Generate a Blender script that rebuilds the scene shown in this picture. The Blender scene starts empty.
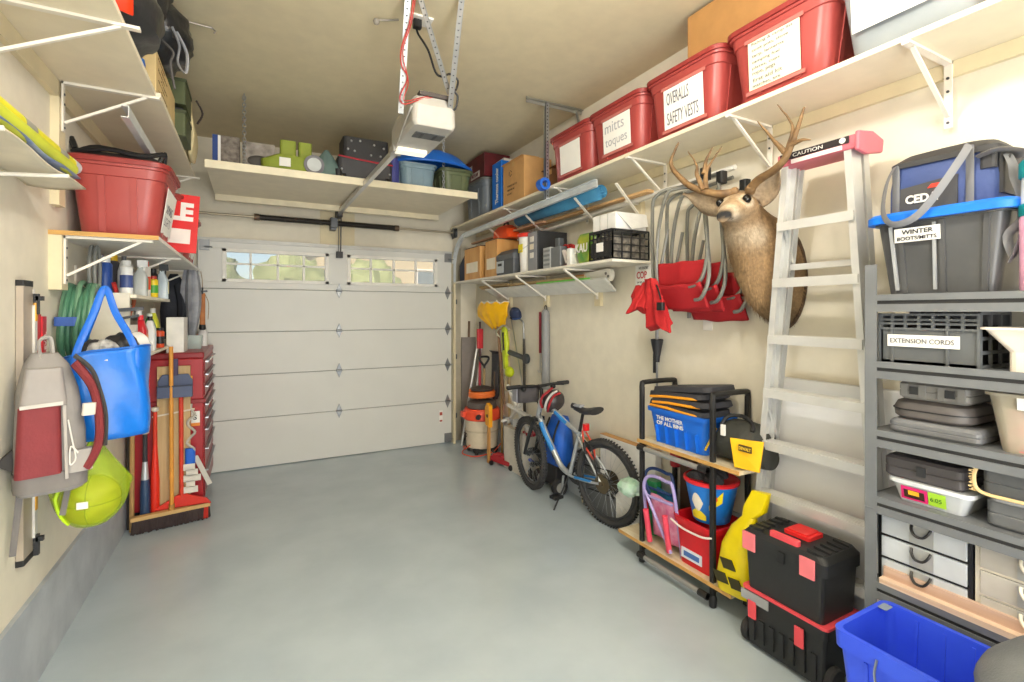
import bpy, bmesh, math, random
from mathutils import Vector, Matrix, noise as mnoise
random.seed(7)
S = bpy.context.scene
COL = S.collection
PI = math.pi
R = math.radians
# ------------------------------------------------------------------ camera
cd = bpy.data.cameras.new('camera'); cam = bpy.data.objects.new('camera', cd); COL.objects.link(cam)
cam.location = (0, 0, 1.67); cam.rotation_euler = (R(90), 0, R(-27.86))
cd.sensor_width = 36; cd.lens = 490 / 1024 * 36; cd.shift_y = -29 / 1024; cd.clip_start = .05
S.camera = cam
# ------------------------------------------------------------------ sky
W = bpy.data.worlds.new('sky'); S.world = W; W.use_nodes = True
wn = W.node_tree; sky = wn.nodes.new('ShaderNodeTexSky'); sky.sky_type = 'NISHITA'; sky.sun_elevation = R(50)
sky.sun_rotation = R(200); sky.sun_intensity = .35
wn.links.new(sky.outputs[0], wn.nodes['Background'].inputs[0]); wn.nodes['Background'].inputs[1].default_value = .11
# ------------------------------------------------------------------ lights and exposure
def area(name, loc, sx, sy, energy, col, rot=(0, 0, 0)):
    l = bpy.data.lights.new(name, 'AREA'); l.shape = 'RECTANGLE'; l.size = sx; l.size_y = sy; l.energy = energy; l.color = col
    o = bpy.data.objects.new(name, l); o.location = loc; o.rotation_euler = rot; COL.objects.link(o); return o
def bulb(name, loc, r, energy, col):
    l = bpy.data.lights.new(name, 'POINT'); l.shadow_soft_size = r; l.energy = energy; l.color = col
    o = bpy.data.objects.new(name, l); o.location = loc; COL.objects.link(o); return o
bulb('ceiling_bulb', (.95, 1.25, 3.25), .10, 46, (1, .97, .92))
bulb('ceiling_bulb', (.85, .1, 3.34), .10, 30, (1, .97, .92))
bulb('ceiling_bulb', (.85, -1.3, 3.3), .10, 34, (1, .98, .94))
area('rear_fill_light', (.6, -1.9, 1.35), 2.6, 2.2, 120, (.97, .985, 1), (R(90), 0, R(6)))  # added fill light from behind the camera, there is no window here
vs = S.view_settings; vs.view_transform = 'Standard'; vs.look = 'None'; vs.exposure = .45; vs.gamma = 1; vs.use_curve_mapping = False

# ------------------------------------------------------------------ materials
def lin(h):
    h = h.lstrip('#'); c = [int(h[i:i + 2], 16) / 255 for i in (0, 2, 4)]
    return [x / 12.92 if x <= .04045 else ((x + .055) / 1.055) ** 2.4 for x in c] + [1]
MC = {}
def mat(h, rough=.5, metal=0, var=.06, scale=9, bump=0, bscale=60, emit=0, alpha=1, trans=0, spec=.5, attr=None, h2=None, stretch=None):
    key = (h, rough, metal, var, scale, bump, bscale, emit, alpha, trans, spec, attr, h2, stretch)
    if key in MC: return MC[key]
    m = bpy.data.materials.new('mat_' + h.lstrip('#')); m.use_nodes = True; MC[key] = m
    nt = m.node_tree; b = nt.nodes['Principled BSDF']; L = nt.links.new
    c = lin(h); b.inputs['Base Color'].default_value = c; b.inputs['Roughness'].default_value = rough
    b.inputs['Metallic'].default_value = metal; b.inputs['Specular IOR Level'].default_value = spec
    if alpha < 1: b.inputs['Alpha'].default_value = alpha
    if trans: b.inputs['Transmission Weight'].default_value = trans; b.inputs['IOR'].default_value = 1.2
    if emit: b.inputs['Emission Color'].default_value = c; b.inputs['Emission Strength'].default_value = emit
    tc = nt.nodes.new('ShaderNodeTexCoord'); src = tc.outputs['Object']
    if stretch:
        mp = nt.nodes.new('ShaderNodeMapping'); mp.inputs['Scale'].default_value = stretch; L(src, mp.inputs[0]); src = mp.outputs[0]
    if var or h2:
        n = nt.nodes.new('ShaderNodeTexNoise'); n.inputs['Scale'].default_value = scale; n.inputs['Detail'].default_value = 4; L(src, n.inputs[0])
        mx = nt.nodes.new('ShaderNodeMix'); mx.data_type = 'RGBA'
        mr = nt.nodes.new('ShaderNodeMapRange'); mr.inputs[1].default_value = .35; mr.inputs[2].default_value = .65; L(n.outputs[0], mr.inputs[0]); L(mr.outputs[0], mx.inputs[0])
        c2 = lin(h2) if h2 else [x * (1 + var) for x in c[:3]] + [1]
        c1 = c if h2 else [x * (1 - var) for x in c[:3]] + [1]
        mx.inputs[6].default_value = c1; mx.inputs[7].default_value = c2
        out = mx.outputs[2]
        if attr:
            at = nt.nodes.new('ShaderNodeAttribute'); at.attribute_name = attr
            m2 = nt.nodes.new('ShaderNodeMix'); m2.data_type = 'RGBA'; m2.blend_type = 'MULTIPLY'; m2.inputs[0].default_value = 1
            L(out, m2.inputs[6]); L(at.outputs[0], m2.inputs[7]); out = m2.outputs[2]
        L(out, b.inputs['Base Color'])
    if bump:
        n2 = nt.nodes.new('ShaderNodeTexNoise'); n2.inputs['Scale'].default_value = bscale; n2.inputs['Detail'].default_value = 3; L(src, n2.inputs[0])
        bp = nt.nodes.new('ShaderNodeBump'); bp.inputs['Strength'].default_value = bump; bp.inputs['Distance'].default_value = .01
        L(n2.outputs[0], bp.inputs['Height']); L(bp.outputs[0], b.inputs['Normal'])
    return m

# ------------------------------------------------------------------ mesh builder
def rotm(rx=0, ry=0, rz=0): return (Matrix.Rotation(rz, 4, 'Z') @ Matrix.Rotation(ry, 4, 'Y') @ Matrix.Rotation(rx, 4, 'X'))
class B:
    def __init__(s): s.v = []; s.f = []; s.mi = []; s.sm = []; s.cur = 0; s.X = None
    def add(s, vs, fs, smooth=False):
        n = len(s.v); X = s.X
        s.v += [tuple(X @ Vector(v)) if X else tuple(v) for v in vs]
        for f in fs: s.f.append([i + n for i in f]); s.mi.append(s.cur); s.sm.append(smooth)
        return s
    def box(s, x0, x1, y0, y1, z0, z1, bev=0):
        if bev: return s.loft([(z0, (x0 + x1) / 2, (y0 + y1) / 2, x1 - x0, y1 - y0, bev), (z1, (x0 + x1) / 2, (y0 + y1) / 2, x1 - x0, y1 - y0, bev)], k=2)
        v = [(x, y, z) for z in (z0, z1) for y in (y0, y1) for x in (x0, x1)]
        return s.add(v, [(0, 2, 3, 1), (4, 5, 7, 6), (0, 1, 5, 4), (2, 6, 7, 3), (0, 4, 6, 2), (1, 3, 7, 5)])
    def bar(s, p0, p1, w, h, up=(0, 0, 1)):
        p0 = Vector(p0); p1 = Vector(p1); d = (p1 - p0).normalized(); u = Vector(up)
        sd = d.cross(u)
        if sd.length < 1e-4: sd = d.cross(Vector((1, 0, 0)))
        sd.normalize(); u = sd.cross(d).normalized()
        v = []
        for p in (p0, p1):
            for a, b in ((-1, -1), (1, -1), (1, 1), (-1, 1)): v.append(p + sd * a * w / 2 + u * b * h / 2)
        return s.add(v, [(0, 1, 2, 3), (7, 6, 5, 4), (0, 4, 5, 1), (1, 5, 6, 2), (2, 6, 7, 3), (3, 7, 4, 0)])
    def tube(s, pts, r, n=8, closed=False, cap=True, flat=1):
        pts = [Vector(p) for p in pts]; m = len(pts); rs = r if isinstance(r, (list, tuple)) else [r] * m
        v = []; fs = []; prev = None
        for i, p in enumerate(pts):
            if closed: d = pts[(i + 1) % m] - pts[i - 1]
            else: d = pts[min(i + 1, m - 1)] - pts[max(i - 1, 0)]
            if d.length < 1e-9: d = Vector((0, 0, 1))
            d.normalize()
            if prev is None:
                a = Vector((0, 0, 1)) if abs(d.z) < .9 else Vector((1, 0, 0))
                u = d.cross(a).normalized()
            else:
                u = prev - d * prev.dot(d)
                if u.length < 1e-6: u = d.orthogonal()
                u.normalize()
            prev = u; w = d.cross(u)
            for k in range(n):
                t = 2 * PI * k / n; v.append(p + u * math.cos(t) * rs[i] + w * math.sin(t) * rs[i] * flat)
        for i in range(m if closed else m - 1):
            j = (i + 1) % m
            for k in range(n):
                k2 = (k + 1) % n; fs.append((i * n + k, i * n + k2, j * n + k2, j * n + k))
        if cap and not closed: fs.append(tuple(range(n - 1, -1, -1))); fs.append(tuple((m - 1) * n + k for k in range(n)))
        return s.add(v, fs, n > 4)
    def cyl(s, p0, p1, r0, r1=None, n=16): return s.tube([p0, p1], [r0, r0 if r1 is None else r1], n)
    def lathe(s, prof, c=(0, 0, 0), n=24, axis='z', cap=True):
        v = []; fs = []
        for (r, z) in prof:
            for k in range(n):
                t = 2 * PI * k / n; a, b = r * math.cos(t), r * math.sin(t)
                p = {'z': (a, b, z), 'x': (z, a, b), 'y': (b, z, a)}[axis]
                v.append((c[0] + p[0], c[1] + p[1], c[2] + p[2]))
        for i in range(len(prof) - 1):
            for k in range(n):
                k2 = (k + 1) % n; fs.append((i * n + k, i * n + k2, (i + 1) * n + k2, (i + 1) * n + k))
        if cap:
            if prof[0][0] > 1e-6: fs.append(tuple(range(n - 1, -1, -1)))
            if prof[-1][0] > 1e-6: fs.append(tuple((len(prof) - 1) * n + k for k in range(n)))
        return s.add(v, fs, True)
    def loft(s, secs, k=4, cap0=True, cap1=True, smooth=None):
        """rounded rectangle sections (z, cx, cy, sx, sy, radius)"""
        v = []; fs = []; n = 4 * (k + 1)
        for (z, cx, cy, sx, sy, r) in secs:
            r = min(r, sx / 2 - 1e-5, sy / 2 - 1e-5)
            for qi, (qx, qy) in enumerate(((1, 1), (-1, 1), (-1, -1), (1, -1))):
                for j in range(k + 1):
                    t = (qi + j / k) * PI / 2
                    v.append((cx + qx * (sx / 2 - r) + r * math.cos(t), cy + qy * (sy / 2 - r) + r * math.sin(t), z))
        for i in range(len(secs) - 1):
            for a in range(n):
                b = (a + 1) % n; fs.append((i * n + a, i * n + b, (i + 1) * n + b, (i + 1) * n + a))
        if cap0: fs.append(tuple(range(n - 1, -1, -1)))
        if cap1: fs.append(tuple((len(secs) - 1) * n + a for a in range(n)))
        return s.add(v, fs, k > 2 if smooth is None else smooth)
    def prism(s, poly, a0, a1, axis='z'):
        n = len(poly); v = []
        for a in (a0, a1):
            for (p, q) in poly: v.append({'z': (p, q, a), 'x': (a, p, q), 'y': (p, a, q)}[axis])
        return s.add(v, [tuple(range(n - 1, -1, -1)), tuple(range(n, 2 * n))] + [(i, (i + 1) % n, n + (i + 1) % n, n + i) for i in range(n)])
    def ball(s, c, r, n=16, m=10, noise=0, ns=4):
        rx, ry, rz = (r, r, r) if not isinstance(r, (list, tuple)) else r
        v = [(c[0], c[1], c[2] - rz)]; fs = []
        for i in range(1, m):
            p = PI * i / m
            for k in range(n):
                t = 2 * PI * k / n; d = Vector((math.sin(p) * math.cos(t), math.sin(p) * math.sin(t), -math.cos(p)))
                q = 1 + (mnoise.noise(d * ns + Vector(c)) * noise if noise else 0)
                v.append((c[0] + d.x * rx * q, c[1] + d.y * ry * q, c[2] + d.z * rz * q))
        v.append((c[0], c[1], c[2] + rz)); e = len(v) - 1
        for k in range(n):
            k2 = (k + 1) % n; fs.append((0, 1 + k2, 1 + k)); fs.append((e, 1 + (m - 2) * n + k, 1 + (m - 2) * n + k2))
            for i in range(m - 2): fs.append((1 + i * n + k, 1 + i * n + k2, 1 + (i + 1) * n + k2, 1 + (i + 1) * n + k))
        return s.add(v, fs, True)
    def grid(s, fn, nu, nv, smooth=True):
        v = [fn(i / nu, j / nv) for j in range(nv + 1) for i in range(nu + 1)]
        return s.add(v, [(j * (nu + 1) + i, j * (nu + 1) + i + 1, (j + 1) * (nu + 1) + i + 1, (j + 1) * (nu + 1) + i) for j in range(nv) for i in range(nu)], smooth)
    def rings(s, secs, n=16):
        """secs: (centre, u vector, w vector) elliptical rings, capped"""
        v = []; fs = []
        for (c, u, w) in secs:
            c, u, w = Vector(c), Vector(u), Vector(w)
            for k in range(n):
                t = 2 * PI * k / n; v.append(c + u * math.cos(t) + w * math.sin(t))
        m = len(secs)
        for i in range(m - 1):
            for k in range(n):
                k2 = (k + 1) % n; fs.append((i * n + k, i * n + k2, (i + 1) * n + k2, (i + 1) * n + k))
        fs.append(tuple(range(n - 1, -1, -1))); fs.append(tuple((m - 1) * n + k for k in range(n)))
        return s.add(v, fs, True)
    def jitter(s, amt, sc=6, seed=0):
        o = Vector((seed * 3.1, seed, 0))
        s.v = [tuple(Vector(p) + mnoise.noise_vector(Vector(p) * sc + o) * amt) for p in s.v]; return s
def obj(name, b, m, parent=None, bev=0, solid=0, sub=0):
    me = bpy.data.meshes.new(name); me.from_pydata(b.v, [], b.f)
    for x in (m if isinstance(m, (list, tuple)) else [m]): me.materials.append(x)
    me.polygons.foreach_set('material_index', b.mi); me.polygons.foreach_set('use_smooth', b.sm)
    bm = bmesh.new(); bm.from_mesh(me); bmesh.ops.recalc_face_normals(bm, faces=bm.faces[:]) ; bm.to_mesh(me); bm.free()
    if any(b.sm):
        try: me.set_sharp_from_angle(angle=R(38))
        except Exception: pass
    me.update(); o = bpy.data.objects.new(name, me); COL.objects.link(o)
    if parent: o.parent = parent
    if solid: q = o.modifiers.new('thick', 'SOLIDIFY'); q.thickness = solid; q.offset = 0
    if sub: q = o.modifiers.new('sub', 'SUBSURF'); q.levels = q.render_levels = sub
    if bev: q = o.modifiers.new('bevel', 'BEVEL'); q.width = bev; q.segments = 2; q.limit_method = 'ANGLE'; q.angle_limit = R(50)
    return o
def tag(o, label=None, cat=None, group=None, kind=None):
    if label: o['label'] = label
    if cat: o['category'] = cat
    if group: o['group'] = group
    if kind: o['kind'] = kind
    return o
def thing(name, label, cat, loc=(0, 0, 0), rz=0, group=None, rx=0, ry=0):
    o = bpy.data.objects.new(name, None); o.empty_display_size = .05; COL.objects.link(o); o.location = loc; o.rotation_euler = (rx, ry, rz)
    return tag(o, label, cat, group)
def one(name, b, m, label, cat, loc=(0, 0, 0), rz=0, group=None, rx=0, ry=0, **k):
    o = obj(name, b, m, None, **k); o.location = loc; o.rotation_euler = (rx, ry, rz); return tag(o, label, cat, group)
def struct(name, b, m, parent=None, **k):
    o = obj(name, b, m, parent, **k)
    if not parent: o['kind'] = 'structure'
    return o
def dup(root, loc, rz=None, label=None, group=None):
    def cp(o, par):
        c = o.copy(); COL.objects.link(c); c.parent = par
        for ch in list(o.children): cp(ch, c)
        return c
    r = cp(root, None); r.location = loc
    if rz is not None: r.rotation_euler[2] = rz
    if label: r['label'] = label
    if group: r['group'] = group
    return r
def text(name, s, m, parent, org, xd, yd, w=None, h=None, depth=.0012, bold=0):
    """flat lettering; org is the lower left corner"""
    cu = bpy.data.curves.new('t', 'FONT'); cu.body = s; cu.extrude = .02; cu.offset = bold; cu.space_line = .9; cu.resolution_u = 3
    to = bpy.data.objects.new('t', cu); COL.objects.link(to); dg = bpy.context.evaluated_depsgraph_get(); dg.update()
    me = bpy.data.meshes.new_from_object(to.evaluated_get(dg)); bpy.data.objects.remove(to); bpy.data.curves.remove(cu)
    xs = [v.co.x for v in me.vertices]; ys = [v.co.y for v in me.vertices]
    x0, x1, y0, y1 = min(xs), max(xs), min(ys), max(ys)
    kx = w / (x1 - x0) if w else h / (y1 - y0); ky = h / (y1 - y0) if h else kx
    xd, yd = Vector(xd).normalized(), Vector(yd).normalized(); zd = xd.cross(yd).normalized(); yd = zd.cross(xd) if abs(xd.dot(yd)) > 1e-3 and False else yd
    for v in me.vertices:
        c = v.co; v.co = Vector(org) + xd * (c.x - x0) * kx + yd * (c.y - y0) * ky + zd * (.0004 + depth * (c.z / .04 + .5))
    me.materials.clear(); me.materials.append(m)
    o = bpy.data.objects.new(name, me); COL.objects.link(o); o.parent = parent; return o
def arc(c, r, a0, a1, n, ax='xz'):
    out = []
    for i in range(n + 1):
        t = a0 + (a1 - a0) * i / n; p, q = r * math.cos(t), r * math.sin(t)
        out.append({'xz': (c[0] + p, c[1], c[2] + q), 'xy': (c[0] + p, c[1] + q, c[2]), 'yz': (c[0], c[1] + p, c[2] + q)}[ax])
    return out
def smooth_path(pts, n=6):
    pts = [Vector(p) for p in pts]; P = [pts[0]] + pts + [pts[-1]]; out = []
    for i in range(1, len(P) - 2):
        a, b, c, d = P[i - 1], P[i], P[i + 1], P[i + 2]
        for j in range(n):
            t = j / n
            out.append(.5 * ((2 * b) + (c - a) * t + (2 * a - 5 * b + 4 * c - d) * t * t + (3 * b - a - 3 * c + d) * t ** 3))
    return out + [pts[-1]]
# common materials
WHITE = mat('e9e6df', .45); BLACK = mat('1c1c1d', .5); PAPER = mat('f2f0ea', .7, var=.02); INK = mat('2b2b33', .7)
STEEL = mat('b9bcc0', .32, .9); DSTEEL = mat('55585c', .4, .8); GREY = mat('7c7f82', .5); RED = mat('b3262c', .4)
TAN = mat('c89a62', .75, bump=.1); WOOD = mat('d3ad7c', .6, h2='b98f5c', scale=14, stretch=(1, .15, 6)); CREAM = mat('e0d3b0', .6, var=.04)
RUBBER = mat('2a2a2b', .75, bump=.2); ALU = mat('d6d6d3', .35, .35, var=.04); CLEAR = mat('dfe4e6', .25, alpha=.35, var=.02); DKGREY = mat('2e2f31', .5)
YEL = mat('f2c21a', .5); ORANGE = mat('ef5a23', .5); BLUE = mat('1260c9', .45); PLY = mat('dcc193', .6, h2='c9a873', scale=6, stretch=(1, 1, 8))
# ------------------------------------------------------------------ setting
FLOORM = mat('afbcc4', .18, var=.05, scale=2.2, bump=.06, bscale=25, h2='b9c6cd')
b = B(); b.box(-1.1, 2.9, -2.2, 6.3, -.12, 0); struct('floor', b, FLOORM)
CEILM = mat('dccfae', .85, var=.03, bump=.08, bscale=140)
b = B(); b.box(-1.1, 2.9, -2.2, 6.3, 3.49, 3.6); struct('ceiling', b, CEILM)
WALLM = mat('e4ddcb', .8, var=.03, bump=.04, bscale=90)
b = B(); b.box(-1.1, -.88, -2.2, 6.3, 0, 3.49); struct('wall_left', b, WALLM)
b = B(); b.box(2.63, 2.9, -2.2, 6.3, 0, 3.49); struct('wall_right', b, WALLM)
b = B(); b.box(-.88, 2.63, -2.2, -2.0, 0, 3.49); struct('wall_back', b, WALLM)
b = B(); b.box(-.88, -.44, 6.0, 6.2, 0, 3.49); b.box(2.2, 2.63, 6.0, 6.2, 0, 3.49); b.box(-.44, 2.2, 6.0, 6.2, 2.4, 3.49); struct('wall_front', b, WALLM)
CONC = mat('a9b0b8', .55, h2='bcc2c8', scale=5, bump=.25, bscale=30)
b = B(); b.box(-.88, -.86, -2.0, 6.0, 0, .402); struct('trim_left', b, CONC)
b = B(); b.box(2.61, 2.63, -2.0, 6.0, 0, .44); struct('trim_right', b, CONC)
# wooden header plate behind the door operator
b = B(); b.box(.68, 1.06, 5.985, 6.0, 2.42, 2.83); struct('trim_1', b, CREAM)
# garage door
DOOR = mat('d9d9d3', .45, var=.015, scale=3)
dr = thing('door_1', None, None, (0, 0, 0)); dr['kind'] = 'structure'
zs = [0.005, .534, 1.0, 1.457, 1.915, 2.435]; X0, X1 = -.5, 2.25
for i in range(5):
    b = B(); z0, z1 = zs[i] + .003, zs[i + 1] - .003
    if i < 4: b.box(X0, X1, 5.92, 5.965, z0, z1)
    else:
        wz0, wz1 = 1.985, 2.335; xs = [X0, -.285, .765, .965, 2.06, X1]
        b.box(X0, X1, 5.92, 5.965, z0, wz0); b.box(X0, X1, 5.92, 5.965, wz1, z1)
        for k in (0, 2, 4): b.box(xs[k], xs[k + 1], 5.92, 5.965, wz0, wz1)
    o = obj('door_panel', b, DOOR, dr, bev=.003)
    if i: b = B(); b.box(X0, X1, 5.935, 5.96, z0 - .02, z0 + .01); obj('joint_seal', b, mat('8d8d88', .7), o)
b = B(); b.box(X0, X1, 5.905, 5.925, 2.40, 2.44); obj('top_strut', b, mat('c9c9c4', .4), dr)
WF = mat('eceae2', .5)
for (xa, xb) in ((-.285, .765), (.965, 2.06)):
    b = B(); za, zb = 1.985, 2.335
    b.box(xa, xb, 5.91, 5.97, za, za + .035); b.box(xa, xb, 5.91, 5.97, zb - .035, zb); b.box(xa, xa + .04, 5.91, 5.97, za, zb); b.box(xb - .04, xb, 5.91, 5.97, za, zb)
    for k in (1, 2, 3):
        x = xa + (xb - xa) * k / 4; b.box(x - .012, x + .012, 5.925, 5.955, za, zb)
    zm = (za + zb) / 2 + .02; b.box(xa, xb, 5.925, 5.955, zm - .01, zm + .01)
    wf = obj('window_frame', b, WF, dr, bev=.003)
    b = B(); b.box(xa + .01, xb - .01, 5.945, 5.949, za + .01, zb - .01); obj('window_pane', b, mat('f4f8fa', .05, alpha=.16, var=0), wf)
HM = mat('8f9294', .4, .7)
for z in (.534, 1.0, 1.457, 1.915):
    for x in (.876, 2.195):
        b = B(); b.prism([(x - .035, z), (x, z - .085), (x + .035, z), (x, z + .085)], 5.905, 5.92, 'y'); b.cyl((x - .03, 5.9, z), (x + .03, 5.9, z), .012, n=10); obj('hinge', b, HM, dr, bev=.002)
        if x > 2: b = B(); b.cyl((2.2, 5.895, z), (2.275, 5.895, z), .006, n=8); b.cyl((2.262, 5.895, z), (2.28, 5.895, z), .022, n=14); obj('roller', b, STEEL, dr)
for (x, z) in ((2.2, .07), (2.2, 2.36), (-.44, 2.36)):
    b = B(); b.box(x - .045, x + .045, 5.9, 5.92, z - .055, z + .055); b.cyl((x, 5.89, z - .02), (x + .07, 5.89, z - .02), .007, n=8); obj('corner_bracket', b, HM, dr)
b = B(); b.box(2.085, 2.13, 5.915, 5.92, .27, .42); dl = obj('warning_label', b, PAPER, dr)
b = B(); b.box(2.09, 2.125, 5.912, 5.915, .36, .40); b.box(2.09, 2.125, 5.912, 5.915, .28, .30); obj('label_print', b, mat('b05040', .6), dl)
b = B(); b.box(2.25, 2.27, 5.90, 5.99, 0, 2.44); b.box(2.335, 2.40, 5.975, 6.0, 0, 2.5); struct('trim_2', b, mat('b9b09a', .6))
# ------------------------------------------------------------------ outside, seen through the door windows
b = B(); b.box(-30, 30, 6.3, 60, -.3, -.15); one('driveway', b, mat('a9a8a4', .8, bump=.2), 'pale grey driveway outside the garage door', 'driveway')['kind'] = 'structure'
h = thing('neighbour_house', 'house with tan siding and white gable trim seen through the right door window', 'house', (5.4, 22, -.15))
b = B(); b.box(-4, 4, 0, 6, 0, 4.2); b.prism([(-4, 4.2), (4, 4.2), (0, 6.4)], 0, 6, 'y'); obj('wall', b, mat('b3a98c', .8), h)
b = B(); b.bar((-4.4, -.2, 4.1), (0, -.2, 6.7), .5, .25); b.bar((4.4, -.2, 4.1), (0, -.2, 6.7), .5, .25); obj('roof_trim', b, mat('d9a78c', .7), h)
for x in (-2, 1.2):
    b = B(); b.box(x, x + 1.3, -.06, .02, 2.4, 3.8); f = obj('window', b, WHITE, h)
    b = B(); b.box(x + .1, x + 1.2, -.08, -.05, 2.5, 3.7); obj('pane', b, mat('6d7a80', .1), f)
h2 = thing('neighbour_house', 'low house with brownish roof seen through the left door window', 'house', (-6.5, 26, -.15))
b = B(); b.box(-4, 4, 0, 6, 0, 3.2); obj('wall', b, mat('a59c88', .8), h2)
b = B(); b.prism([(-4.6, 3.1), (4.6, 3.1), (0, 5.6)], -.4, 6.4, 'y'); obj('roof', b, mat('c0a08a', .8), h2)
LEAF = mat('6d7a4a', .8, h2='8f9a6a', scale=3, bump=.6, bscale=8)
for i, (x, y, r, hh, lab) in enumerate(((-1.6, 15, 1.5, 1.9, 'round green shrub outside, far left in the left door window'), (1.3, 19.5, 1.3, 2.2, 'leafy green tree outside, left of the sky gap in the left door window'), (3.2, 16, 1.3, 1.7, 'green tree outside, at the right end of the left door window'), (3.9, 19, 1.0, 2.2, 'small green tree outside, at the left end of the right door window'), (9.4, 17, 1.4, 1.3, 'green shrub outside, at the right end of the right door window'))):
    t = thing('garden_tree', lab, 'tree', (x, y, -.15)); b = B(); b.cyl((0, 0, 0), (0, 0, hh), .12, .07, 8); obj('trunk', b, mat('6a5645', .9), t)
    b = B(); b.ball((0, 0, hh + .5), (r, r, r * .95), 24, 16, .35, 3); obj('crown', b, LEAF, t)
# ------------------------------------------------------------------ lower-level wall framing and shelves
SH = mat('eadfc6', .55, var=.03)
BRK = mat('ece6da', .4, var=.02)
def tri_bracket(name, label, x, y, z, dx, drop, group, m=BRK, w=.028, st=1):
    """shelf bracket: vertical plate on the wall, arm under the shelf, diagonal strut; dx signed reach"""
    t = thing(name, label, 'bracket', (x, y, z), 0, group); sg = 1 if dx > 0 else -1
    b = B(); b.box(min(0, sg * .008), max(0, sg * .008), -w / 2, w / 2, -drop, 0); obj('wall_plate', b, m, t)
    b = B(); b.box(min(0, dx), max(0, dx), -w / 2, w / 2, -.012, 0); obj('arm', b, m, t)
    b = B(); b.bar((sg * .01, 0, -drop * .82), (dx * .86, 0, -.01), w * .55, .012); obj('strut', b, m, t)
    for k in (.25, .45, .92): b = B(); b.cyl((sg * .008, 0, -drop * k), (sg * .011, 0, -drop * k), .006, n=8); obj('screw', b, DSTEEL, t)
    return t
# left upper shelf
b = B(); b.box(-.88, -.46, .2, 3.21, 2.825, 2.85); b.box(-.88, -.44, 3.22, 5.02, 2.825, 2.85)
one('wall_shelf', b, SH, 'long cream upper shelf on the left wall under the black bags', 'shelf', bev=.002)
b = B(); b.box(-.88, -.855, .2, 5.0, 2.735, 2.824); b.box(-.88, -.845, 3.18, 3.27, 2.2, 2.734); struct('trim_3', b, CREAM)
tri_bracket('shelf_bracket', 'cream bracket under the upper left shelf, nearest and top left', -.855, 2.47, 2.824, .45, .25, None)
tri_bracket('shelf_bracket', 'cream bracket under the upper left shelf, above the big red bin', -.845, 3.225, 2.824, .40, .25, None)
tri_bracket('shelf_bracket', 'cream bracket at the far end of the upper left shelf', -.855, 4.98, 2.824, .45, .25, None)
# left middle shelf
b = B(); b.box(-.88, -.44, 3.16, 5.46, 2.05, 2.07); ms = thing('wall_shelf', 'white middle shelf on the left wall carrying the red bins', 'shelf', (0, 0, 0)); obj('board', b, WHITE, ms)
b = B(); b.box(-.88, -.44, 3.155, 3.161, 2.049, 2.071); obj('edge_strip', b, mat('c79a55', .6), ms)
b = B(); b.box(-.88, -.83, 3.16, 3.25, 1.78, 2.049); struct('trim_4', b, CREAM)
for y, lab in ((3.20, 'white bracket at the near end of the middle left shelf, above the green hose'), (4.15, 'white bracket midway under the middle left shelf, above the spray cans'), (5.35, 'white bracket at the far end of the middle left shelf by the garage door')):
    tri_bracket('shelf_bracket', lab, -.83 if y < 3.4 else -.88, y, 2.049, .36 if y < 3.4 else .43, .24, None)
# right upper shelf
b = B(); b.box(2.25, 2.63, -.6, 5.95, 2.728, 2.752); one('wall_shelf', b, SH, 'long cream upper shelf on the right wall under the red storage bins', 'shelf', bev=.002)
b = B(); b.box(2.605, 2.63, -.6, 5.95, 2.662, 2.727); struct('trim_5', b, CREAM)
for y, lab in ((.97, 'white bracket under the upper right shelf, nearest, below the clear bin'), (1.78, 'white bracket under the upper right shelf, behind the deer antlers'), (2.58, 'white bracket under the upper right shelf, left of the deer antlers above the folded chairs'), (3.5, 'white bracket under the upper right shelf, above the blue foam roll'), (4.45, 'white bracket under the upper right shelf below the cardboard box')):
    tri_bracket('shelf_bracket', lab, 2.605, y, 2.727, -.36, .28, None)
# right lower shelf
b = B(); b.box(2.25, 2.63, 2.74, 5.85, 2.03, 2.05); one('wall_shelf', b, mat('e6e0d2', .5), 'white lower shelf on the right wall with crate, bucket and boxes', 'shelf', bev=.002)
b = B(); b.box(2.25, 2.275, 5.83, 5.87, 0, 2.029); struct('trim_6', b, CREAM)
for y, lab in ((3.36, 'slim white bracket under the lower right shelf, nearest to the black crate'), (4.2, 'slim white bracket under the lower right shelf, in the middle'), (5.0, 'slim white bracket under the lower right shelf, by the yellow shovel')):
    b = B(); b.box(2.6, 2.63, y - .04, y + .04, 1.72, 2.029); struct('trim_7', b, CREAM)
    t = thing('shelf_bracket', lab, 'bracket', (2.6, y, 2.029)); b = B(); b.box(-.008, 0, -.014, .014, -.25, 0); obj('wall_plate', b, BRK, t)
    b = B(); b.box(-.34, 0, -.014, .014, -.012, 0); obj('arm', b, BRK, t); b = B(); b.bar((0, 0, -.22), (-.34, 0, -.01), .02, .014); obj('strut', b, BRK, t)
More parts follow.
